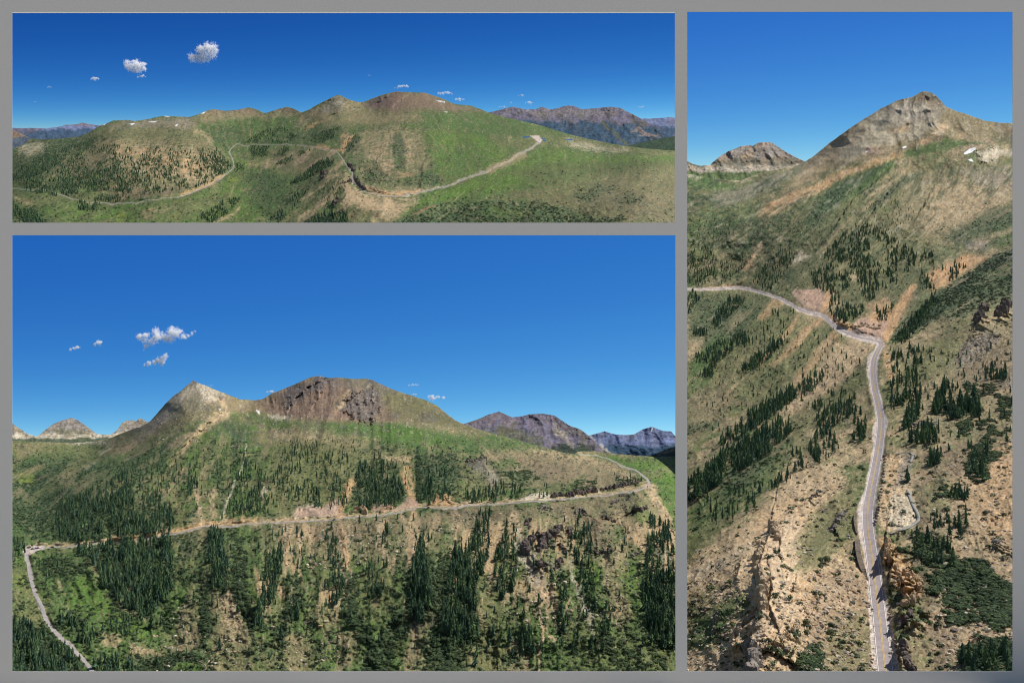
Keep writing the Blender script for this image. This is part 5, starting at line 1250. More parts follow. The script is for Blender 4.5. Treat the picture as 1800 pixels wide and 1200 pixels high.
FORESTS_C = [
    ([(1208, 430), (1235, 425), (1262, 460), (1260, 490), (1240, 503), (1208, 503)], 80, 1.0, "at the left edge above the far stretch of road"),
    ([(1208, 390), (1290, 385), (1290, 430), (1240, 440), (1208, 430)], 40, .7, "high on the left slope"),
    ([(1265, 460), (1300, 440), (1322, 455), (1290, 490), (1268, 500)], 38, .9, "just above the far left road"),
    ([(1320, 500), (1350, 460), (1390, 425), (1402, 450), (1375, 490), (1352, 513)], 70, .95, "above the road left of the pink road cut"),
    ([(1425, 480), (1470, 425), (1500, 400), (1530, 395), (1600, 440), (1617, 460), (1590, 490), (1560, 510), (1530, 530), (1512, 558), (1480, 572), (1457, 552), (1460, 520), (1430, 505)], 460, 1.0, "in the dense wood above the road bend"),
    ([(1500, 375), (1560, 345), (1620, 370), (1600, 420), (1520, 400)], 45, .6, "small and scattered on the bare shoulder"),
    ([(1618, 450), (1642, 440), (1642, 510), (1616, 510)], 24, 1.0, "beside the orange scar"), ([(1655, 475), (1695, 450), (1700, 470), (1670, 500)], 12, 1.0, "on the orange scar"),
    ([(1538, 545), (1572, 538), (1568, 562), (1542, 568)], 14, .9, "above the orange cutting at the bend"),
    ([(1568, 605), (1600, 565), (1650, 510), (1665, 515), (1620, 570), (1590, 605)], 60, .85, "along the scrubby gully"),
    ([(1205, 500), (1228, 502), (1235, 520), (1205, 560)], 24, 1.0, "at the left edge under the far road"),
    ([(1215, 590), (1250, 560), (1290, 517), (1310, 530), (1280, 560), (1240, 592)], 85, 1.0, "in the tongue of wood left below the road"),
    ([(1205, 640), (1240, 618), (1300, 588), (1320, 598), (1262, 638), (1205, 642)], 62, 1.0, "in the dark row across the left slope"),
    ([(1300, 655), (1340, 620), (1372, 598), (1378, 612), (1325, 652)], 48, 1.0, "in the row beside the pale gully"),
    ([(1222, 662), (1262, 640), (1252, 665)], 16, 1.0, "by the small clearing at the left"),
    ([(1290, 560), (1400, 540), (1395, 600), (1300, 625)], 34, .85, "scattered under the road"),
    ([(1265, 782), (1300, 742), (1370, 700), (1390, 688), (1402, 700), (1360, 732), (1305, 770), (1272, 790)], 95, 1.0, "in the long row across the middle of the left slope"),
    ([(1205, 862), (1250, 812), (1300, 782), (1380, 742), (1396, 760), (1340, 808), (1290, 835), (1240, 870), (1205, 885)], 150, 1.0, "in the thick belt across the lower left slope"),
    ([(1390, 792), (1450, 760), (1480, 790), (1440, 818), (1390, 828)], 22, .9, "at the right end of the lower belt"), ([(1430, 702), (1500, 690), (1510, 720), (1452, 770), (1420, 760)], 44, .9, "on the tan slope left of the road"),
    ([(1400, 682), (1450, 655), (1442, 690), (1410, 692)], 14, 1.0, "in a short row under the bend"), ([(1500, 740), (1524, 750), (1518, 785), (1498, 780)], 9, 1.0, "beside the road pull-out"),
    ([(1350, 855), (1402, 828), (1382, 850), (1362, 862)], 7, .8, "on the edge of the tan apron"), ([(1235, 885), (1345, 850), (1325, 900), (1255, 925)], 16, .8, "scattered on the green strip at lower left"),
    ([(1560, 680), (1610, 650), (1622, 700), (1565, 728)], 28, 1.0, "on the grassy bank right of the road"), ([(1592, 722), (1617, 700), (1614, 742), (1586, 757)], 14, 1.05, "in the clump right of the widened road"),
    ([(1598, 765), (1650, 750), (1652, 780), (1596, 784)], 16, .9, "among the grey boulders right of the road"), ([(1642, 705), (1672, 668), (1688, 700), (1715, 715), (1690, 738), (1640, 735)], 44, 1.05, "in the biggest clump on the right slope"),
    ([(1710, 690), (1726, 700), (1722, 735), (1704, 732)], 12, 1.0, "at the right end of the biggest clump"), ([(1725, 650), (1770, 652), (1768, 670), (1732, 668)], 14, .9, "in the clump near the right edge"),
    ([(1562, 612), (1640, 618), (1632, 650), (1568, 662)], 18, 1.0, "scattered right of the bend"), ([(1632, 800), (1655, 790), (1657, 812), (1628, 826)], 9, .8, "in the pair of clumps on the bare right slope"),
    ([(1666, 868), (1708, 860), (1705, 882), (1672, 880)], 9, .7, "in the low dark clump on the reddish slope"), ([(1700, 785), (1740, 790), (1732, 848), (1704, 840)], 18, .8, "above the long willow thicket on the right"),
    ([(1592, 842), (1604, 838), (1602, 856)], 2, 1.0, "at the netted rock cut"), ([(1634, 912), (1700, 905), (1700, 945), (1640, 950)], 9, .7, "scattered on the reddish slope"),
    ([(1600, 935), (1680, 950), (1680, 1000), (1610, 1000)], 14, .7, "among the bushes above the red cliff"), ([(1690, 1150), (1790, 1140), (1790, 1190), (1690, 1190)], 16, .8, "in the lower right corner"),
    ([(1470, 560), (1540, 640), (1440, 760), (1380, 660)], 20, .6, "small and scattered left of the road")]
FORESTS_C += [([(1330, 400), (1450, 350), (1560, 300), (1600, 340), (1480, 400), (1400, 440)], 70, .45, 'tiny and high on the green bowl'), ([(1208, 640), (1300, 560), (1420, 560), (1500, 640), (1400, 740), (1250, 760)], 90, .6, 'scattered over the left slope'), ([(1560, 620), (1780, 600), (1780, 780), (1570, 780)], 50, .6, 'scattered over the right slope')]
FORESTS_B += [([(60, 850), (300, 790), (430, 770), (440, 880), (300, 880), (60, 930)], 90, .55), ([(560, 770), (800, 780), (900, 830), (880, 880), (720, 880)], 80, .6), ([(300, 950), (1100, 920), (1150, 1150), (300, 1150)], 110, .7)]
FORESTS_A = [
    ([(40, 330), (60, 300), (110, 280), (160, 260), (200, 254), (232, 262), (205, 300), (185, 335), (120, 345)], 620, 1.0), ([(182, 335), (200, 270), (290, 258), (390, 282), (402, 300), (375, 325), (320, 335), (250, 345)], 640, 1.0),
    ([(20, 318), (40, 290), (120, 255), (180, 238), (190, 246), (130, 275), (60, 312)], 650, .8), ([(135, 350), (182, 350), (168, 378), (138, 370)], 50, 1.0), ([(172, 344), (230, 345), (225, 358), (182, 356)], 36, 1.0),
    ([(18, 350), (58, 370), (82, 400), (18, 400)], 110, 1.0), ([(18, 320), (100, 335), (100, 347), (18, 332)], 70, 1.0), ([(345, 262), (380, 260), (405, 288), (408, 302), (385, 310), (360, 290)], 190, 1.0),
    ([(430, 253), (445, 240), (470, 228), (500, 225), (522, 240), (505, 253)], 230, 1.0), ([(437, 256), (475, 256), (470, 276), (442, 276)], 150, 1.0), ([(480, 276), (500, 258), (522, 256), (502, 275)], 45, 1.0),
    ([(482, 290), (530, 265), (546, 265), (502, 290)], 55, 1.0), ([(508, 326), (560, 285), (590, 275), (585, 290), (540, 316)], 150, 1.0), ([(345, 385), (400, 350), (422, 352), (402, 375), (370, 394)], 90, .9),
    ([(528, 401), (560, 380), (612, 374), (612, 401)], 90, 1.0), ([(410, 290), (430, 285), (430, 300), (412, 305)], 34, .9), ([(530, 245), (600, 222), (600, 240), (560, 253)], 170, .9),
    ([(470, 390), (530, 335), (540, 340), (490, 395)], 30, 1.1), ([(600, 262), (622, 235), (638, 245), (612, 268)], 45, .8), ([(620, 290), (660, 280), (680, 312), (640, 315)], 30, .6),
    ([(200, 240), (360, 240), (390, 280), (220, 258)], 60, .6), ([(560, 330), (610, 300), (612, 360), (570, 380)], 40, .7)]

def sample_poly(poly, n, seed):
    r = np.random.default_rng(seed)
    p = np.array(poly, float); lo = p.min(0); hi = p.max(0); out = []
    cell = math.sqrt(max((hi[0] - lo[0]) * (hi[1] - lo[1]), 1) / max(n, 1)) * 0.42
    tries = 0
    while len(out) < n and tries < 60:
        tries += 1
        c = lo + (hi - lo) * r.random((n * 2, 2))
        c = c[inside(c[:, 0], c[:, 1], p)]
        w = vn(c[:, 0] / 16, c[:, 1] / 14, seed) * 0.75 + vn(c[:, 0] / 6, c[:, 1] / 6, seed + 5) * 0.45
        c = c[w > 0.36 + 0.25 * r.random(len(c))]
        for q in c:
            if len(out) >= n: break
            if out and n < 400 and np.min(np.hypot(*(np.array(out) - q).T)) < cell * (0.5 + 0.6 * r.random()): continue
            out.append(tuple(q))
    return np.array(out) if out else np.zeros((0, 2))
TREES = []           # (sheet key, u, v, height m, px height, stand)
def plant(key, s, stands, H, road_line, gap):
    for k, st in enumerate(stands):
        pts = sample_poly(st[0], int(st[1] * {'A': 2.3, 'B': 1.75, 'C': 2.5}[key]), 1000 + k * 7 + ord(key))
        if not len(pts): continue
        d, _ = seg_dist(pts[:, 0], pts[:, 1], road_line)
        gp = np.interp(pts[:, 1], [500, 700, 900, 1200], [4, 10, 18, 30]) if key == 'C' else gap
        pts = pts[d > gp]
        Yv = s.Yat(pts[:, 0], pts[:, 1])
        r = np.random.default_rng(k + ord(key) * 31)
        for (u, v), Y in zip(pts, Yv):
            h = H * st[2] * (0.42 + 0.92 * r.random() ** 1.2)
            TREES.append((key, u, v, h, h / Y * F, k, Y))
plant('B', B, FORESTS_B, 4.7, ROAD_B, 3)
plant('C', S, FORESTS_C, 9.2, ROAD_C, 4)
plant('A', A, FORESTS_A, 26.0, ROAD_A, 2.2)
LONE = [('B', 341, 1060, 7.0, "lone spruce on the bare grassy fan beside the wood"), ('B', 386, 1142, 6.5, "single spruce standing in the middle of the lower pale fan"), ('B', 418, 1076, 6.5, "single spruce on the pale fan right of the narrow wood"),
        ('B', 267, 1102, 8.0, "tall lone spruce just below the tip of the wedge-shaped wood"), ('B', 494, 1122, 6.5, "lone spruce between the lower fans with a long shadow"), ('B', 276, 1168, 5.0, "lone spruce on the brook flat at the valley bottom"),
        ('B', 1150, 945, 4.5, "small lone spruce on the tan edge of the headland"), ('B', 931, 1040, 4.0, "small dark spruce at the top of the grey scree chute"), ('B', 222, 1112, 6.0, "lone spruce at the edge of the green bowl left of the wedge wood"),
        ('B', 896, 1130, 8.0, "tall thin spruce low on the slope with its shadow straight below"), ('B', 1144, 1130, 8.5, "tall lone spruce near the right edge of the valley side"), ('B', 617, 1098, 7.5, "dark spruce beside the round tan fan"),
        ('C', 1668, 800 - 8, 5.5, "small spruce alone on the pinkish soil right of the road"), ('C', 1270, 912, 8.5, "round dark spruce alone on the green strip"), ('C', 1229, 905, 7.0, "leftmost round spruce beside the tan apron"),
        ('C', 1513, 790 - 60, 8.5, "lone spruce casting a long shadow left of the road pull-out"), ('C', 1610, 640, 9.0, "thin leaning spruce on the grass right of the bend")]
n_st = {'B': len(FORESTS_B), 'C': len(FORESTS_C)}
SH = {'A': A, 'B': B, 'C': S}
lone = []
for key, u, v, h, lab in LONE:
    Y = float(SH[key].Yat(u, v)[0]); lone.append((key, u, v, h, h / Y * F, lab, Y))
TREES.sort(key=lambda t: -t[4])
IND = TREES[:300 - len(lone)]; REST = TREES[300 - len(lone):]
# individual trees: Empty > crown, trunk
PROTO = []
for i in range(8):
    V_, T, sh = spruce_arrays(12, 7, 40 + i, 0.13 + 0.02 * (i % 4))
    c = SPR[i % 5]
    me = np_mesh("crown", V_, T, [M_needle], c[None, :] * sh[:, None], smooth=False, link=False)
    V2, T2 = trunk_arrays()
    PROTO.append((me, np_mesh("trunk", V2, T2, [M_bark], None, smooth=True, link=False)))
LABEL_B = {0: "in the wood above the left road", 1: "in the wood's right part above the road", 2: "in the wedge-shaped wood", 3: "in the lower left corner wood", 4: "in the narrow wood between bare fans", 5: "in the slanting strip left of centre",
           6: "in the small strip below the slanting strip", 7: "along the gully above the road", 8: "in the thin column above the road", 9: "in the wood above the pink cut", 10: "in the wood between two orange gullies", 14: "in the dark column under the bend",
           15: "in the broad wood at the slope's foot", 16: "right of the dark column", 17: "in the ragged strip left of the crag", 18: "in the line right of the crag", 19: "in the wood along the right edge", 20: "in the little group at the slope's foot", 21: "in the thin pair of rows at lower right",
           22: "in the short row at lower right", 23: "beside the tan gully", 24: "above a tan fan", 26: "under the wedge-shaped wood", 27: "on the bank by the left road", 31: "at the bottom edge by the road"}
def tree_obj(key, u, v, h, Y, label, group, i):
    r = random.random
    root = bpy.data.objects.new("spruce_tree", None); col_main.objects.link(root)
    root.empty_display_size = 0.2
    root.location = P(u, v, Y)
    root.rotation_euler = (0.05 * (r() - .5), 0.05 * (r() - .5), r() * 6.28)
    w = h * (1.0 + 0.5 * r())
    root.scale = (w, w, h)
    cm, tm = PROTO[i % len(PROTO)]
    c = bpy.data.objects.new("crown", cm); t = bpy.data.objects.new("trunk", tm)
    for o in (c, t): col_main.objects.link(o); o.parent = root
    tag(root, label, "tree", group)
STAND = {}
for i, t in enumerate(IND): STAND.setdefault((t[0], t[5]), []).append(i)
LAB = {}
for (key, k), ids in STAND.items():
    if key == 'C': where = FORESTS_C[k][3]
    elif key == 'B': where = LABEL_B.get(k, "on the open valley side")
    else: where = "at the lower edge of the pass panorama"
    g = "spruces " + where
    us_ = np.array([IND[i][1] for i in ids]); vs_ = np.array([IND[i][2] for i in ids]); px_ = np.array([IND[i][4] for i in ids])
    if len(ids) == 1: LAB[ids[0]] = ("dark green spruce " + where, g); continue
    left = list(range(len(ids))); out = {}
    for word, arr, sg in (("tallest", px_, -1), ("leftmost", us_, 1), ("rightmost", us_, -1), ("lowest standing", vs_, -1), ("highest standing", vs_, 1)):
        if len(left) < 2: break
        q = min(left, key=lambda a: sg * arr[a]); out[q] = word; left.remove(q)
    mu, mv = np.percentile(us_, [18, 40, 60, 82]), np.percentile(vs_, [18, 40, 60, 82])
    for q in left:
        cu = ("far-left", "left", "middle", "right", "far-right")[int(np.searchsorted(mu, us_[q]))]
        cv = ("topmost", "upper", "central", "lower", "bottom")[int(np.searchsorted(mv, vs_[q]))]
        size = "tall" if px_[q] > np.median(px_) else "shorter"
        out[q] = size + " " + cv + " " + cu
    for q, w_ in out.items():
        if w_.split()[0] in ("tall", "shorter"):
            a, b, c = w_.split(); lab = " ".join((a + " spruce " + where + ", " + ("mid part" if (b, c) == ("central", "middle") else (b if b != "central" else "") + " " + (c if c != "middle" else "") + " part")).split())
        else: lab = w_ + " spruce " + where
        LAB[ids[q]] = (lab, g)
for i, (key, u, v, h, px, k, Y) in enumerate(IND):
    tree_obj(key, u, v, h, Y, LAB[i][0], LAB[i][1], i)
for i, (key, u, v, h, px, lab, Y) in enumerate(lone):
    tree_obj(key, u, v, h, Y, lab, "single spruces away from the woods", i + 3)
# all further trees: one forest object for each landscape
def batch(name, items, protos, mat, cols, label, cat, seed, wj=(1.0, 0.55), bark=None):
    r = np.random.default_rng(seed)
    VV = []; TT = []; CC = []; base = 0
    which = r.integers(0, len(protos), len(items))
    for p_, (V_, T, sh) in enumerate(protos):
        idx = np.nonzero(which == p_)[0]
        if not len(idx): continue
        it = np.array([items[i][:4] for i in idx], float)      # x, y, z, h
        a = r.random(len(idx)) * 6.283; h = it[:, 3]; w = h * (wj[0] + wj[1] * r.random(len(idx)))
        ca, sa = np.cos(a)[:, None], np.sin(a)[:, None]
        x = (V_[None, :, 0] * ca - V_[None, :, 1] * sa) * w[:, None] + it[:, 0:1]
        y = (V_[None, :, 0] * sa + V_[None, :, 1] * ca) * w[:, None] + it[:, 1:2]
        z = V_[None, :, 2] * h[:, None] + it[:, 2:3]
        n = len(V_)
        VV.append(np.stack([x, y, z], 2).reshape(-1, 3))
        TT.append((T[None] + (np.arange(len(idx)) * n)[:, None, None]).reshape(-1, 3) + base)
        base += n * len(idx)
        c = np.array(cols)[r.integers(0, len(cols), len(idx))] * (0.8 + 0.4 * r.random((len(idx), 1)))
        CC.append((c[:, None, :] * sh[None, :, None]).reshape(-1, 3))
    o = np_mesh(name, np.vstack(VV), np.vstack(TT), [mat], np.vstack(CC), smooth=False)
    o['kind'] = 'stuff'; tag(o, label, cat)
    return o
LOW = [spruce_arrays(8, 5, 90 + i, 0.13 + .025 * (i % 3)) for i in range(8)]
TINY = [spruce_arrays(4, 4, 190 + i, 0.19) for i in range(6)]
for key, nm, lab in (('B', LOW, "dark spruce woods covering the valley side above and below the road"), ('C', LOW, "spruce woods in rows and clumps on both sides of the winding road"), ('A', TINY, "spruce woods on the round hill and valley of the wide panorama")):
    it = [(*P(u, v, Y), h) for (k2, u, v, h, px, k, Y) in REST if k2 == key]
    batch("spruce_wood", it, nm, M_needle, SPR, lab, "trees", 5 + ord(key))
print("trees", len(TREES), "ind px", IND[-1][4])

# ================================================================== LOW BUSHES (too many to count) and single bushes
def bush_arrays(n, seed, flat=0.62, leaf=0.34):
    r = np.random.default_rng(seed); V_ = []; T = []; sh = []
    for i in range(n):
        th_ = r.random() * 6.283; cz = r.random() ** 0.8
        s_ = math.sqrt(max(1 - cz * cz, 0)); rr = 0.5 * (0.8 + 0.3 * r.random())
        c = np.array([rr * s_ * math.cos(th_), rr * s_ * math.sin(th_), flat * rr * cz * 1.7])
        nrm = c / (np.linalg.norm(c) + 1e-6) + 0.5 * (r.random(3) - 0.5); nrm /= np.linalg.norm(nrm)
        a = np.cross(nrm, r.random(3) - 0.5); a /= np.linalg.norm(a); b2 = np.cross(nrm, a)
        q = leaf * (0.7 + 0.6 * r.random()); b = len(V_)
        for k in range(3):
            an = 2.094 * k; V_.append(c + q * (a * math.cos(an) + b2 * math.sin(an)) * 0.6)
        g = 0.75 + 0.55 * r.random(); sh += [g] * 3; T.append((b, b + 1, b + 2))
    return np.array(V_), np.array(T), np.array(sh)
BUSHP = [bush_arrays(60, 300 + i, 0.62, 0.24) for i in range(5)]
BUSHS = [bush_arrays(22, 330 + i, 0.7, 0.36) for i in range(5)]
BCOL = [srgb((70, 86, 56)), srgb((60, 76, 52)), srgb((82, 96, 62)), srgb((56, 70, 50)), srgb((74, 88, 64))]
def green_scatter(s, key, n, size, seed, road_line, gap, vmin=0):
    r = np.random.default_rng(seed)
    i = r.integers(0, len(s.U), n * 8)
    c = s.col[i]; g = c[:, 1] - c[:, 0]
    den = np.clip((0.115 - c[:, 1]) / 0.06, 0, 1) * (g > 0.006)
    # ground seen: keep the count even over the picture but fewer where everything is tiny
    if key == 'C': den = den * (1 - .75 * sstep(840, 920, s.V[i]) * (1 - sstep(1500, 1540, s.U[i])))
    keep = (r.random(len(i)) < den * 0.9 + 0.012) & (s.V[i] > vmin)
    i = i[keep]
    d, _ = seg_dist(s.U[i], s.V[i], road_line)
    if key == 'C': gap = np.interp(s.V[i], [500, 700, 900, 1200], [5, 12, 20, 34])
    i = i[d > gap][:n]
    x = np.exp(s.L[i]); U, V_ = s.U[i], s.V[i]
    h = size * (0.5 + 1.0 * r.random(len(i)) ** 2)
    return [(*P(u, v, y), q) for u, v, y, q in zip(U, V_, x, h)]
batch("willow_scrub", green_scatter(B, 'B', 20000, 1.1, 1, ROAD_B, 3, 770), BUSHS, M_leaf, BCOL, "low green willow scrub spread over the valley side", "scrub", 1, (1.0, 0.6))
batch("willow_scrub", green_scatter(S, 'C', 24000, 1.9, 2, ROAD_C, 6, 330), BUSHS, M_leaf, BCOL, "low green willow scrub spread over the slopes beside the winding road", "scrub", 2, (1.0, 0.6))
batch("willow_scrub", green_scatter(A, 'A', 12000, 7.0, 3, ROAD_A, 3, 255), BUSHS, M_leaf, BCOL, "low green willow scrub on the pass meadows", "scrub", 3, (1.0, 0.6))

# ================================================================== ROCK
_bm = bmesh.new(); bmesh.ops.create_icosphere(_bm, subdivisions=3, radius=1.0)
ICO_V = np.array([v.co[:] for v in _bm.verts]); ICO_F = np.array([[v.index for v in f.verts] for f in _bm.faces]); _bm.free()
_bm = bmesh.new(); bmesh.ops.create_icosphere(_bm, subdivisions=2, radius=1.0)
IC2_V = np.array([v.co[:] for v in _bm.verts]); IC2_F = np.array([[v.index for v in f.verts] for f in _bm.faces]); _bm.free()
def chunk(r, hi=True, planes=8):
    d = ICO_V if hi else IC2_V
    n = r.normal(size=(planes, 3))
    if hi: n[:, 2] *= 0.25; n[0] = (r.normal() * .3, r.normal() * .3, 1); n[1] = (0, 0, -1)      # steep-sided jointed block
    n /= np.linalg.norm(n, axis=1, keepdims=True)
    c = 0.55 + 0.4 * r.random(planes)
    if hi: c[0] = 1.0
    q = d @ n.T
    rad = np.min(np.where(q > 0.05, c / np.maximum(q, 0.05), 3.0), axis=1)
    rad = np.minimum(rad, 1.5)
    if hi: rad = rad * (1 + 0.10 * fbm(d[:, 0] * 4 + r.random() * 50, d[:, 1] * 4 + d[:, 2] * 2.1, 3, 5) - 0.16 * np.clip(ridged(d[:, 0] * 2.2 + d[:, 1] + r.random() * 9, d[:, 2] * .8 + r.random() * 9, 2, 8), 0, 1))
    return d * rad[:, None]
M_rg = mat_noise("grey_rock", (112, 104, 98), (158, 148, 136), 0.5, bump=.5, bdist=.4, coord="Object")
M_rt = mat_noise("tan_rock", (158, 138, 112), (200, 178, 148), 0.5, bump=.5, bdist=.4)
M_rr = mat_noise("reddish_rock", (150, 126, 98), (196, 166, 132), 0.5, bump=.5, bdist=.4)
M_rd = mat_noise("dark_rock", (78, 70, 68), (124, 112, 102), 0.6, bump=.5, bdist=.4)
def outcrop(s, line, n, size, mat, label, seed, spread=3.0, tall=1.3, name="rock_outcrop", lean=0.0, sizes=(0.45, 1.0), group=None):
    """crag of angular blocks along a line on the ground; size in metres, spread in pixels"""
    r = np.random.default_rng(seed)
    n = int(n * 2.5); size = size * (0.58 if s is S else 0.66); spread = spread * 0.6
    L_ = smooth_line(line, 8) if len(line) > 2 else np.array([np.array(line[0]) * (1 - t) + np.array(line[-1]) * t for t in np.linspace(0, 1, 16)])
    VV = []; FF = []; base = 0; mid = None
    for i in range(n):
        p = L_[int((i + r.random()) / n * (len(L_) - 1))] + r.normal(size=2) * spread
        Y = float(s.Yat(p[0], p[1])[0]); c = np.array(P(p[0], p[1], Y))
        if mid is None: mid = c
        q = size * (sizes[0] + (sizes[1] - sizes[0]) * r.random() ** 1.5)
        ch = chunk(r) * np.array([0.7 + 0.5 * r.random(), 0.7 + 0.5 * r.random(), tall * (0.7 + 0.6 * r.random())]) * q
        a = r.random() * 3.14; ca, sa = math.cos(a), math.sin(a)
        x = ch[:, 0] * ca - ch[:, 1] * sa + lean * ch[:, 2]; y = ch[:, 0] * sa + ch[:, 1] * ca
        VV.append(np.stack([x, y, ch[:, 2]], 1) + c + np.array([0, 0, -q * 0.05])); FF.append(ICO_F + base); base += len(ICO_V)
    V_ = np.vstack(VV); o = np_mesh(name, V_ - mid, np.vstack(FF), [mat], smooth=False)
    o.location = mid; tag(o, label, "rock", group); return o
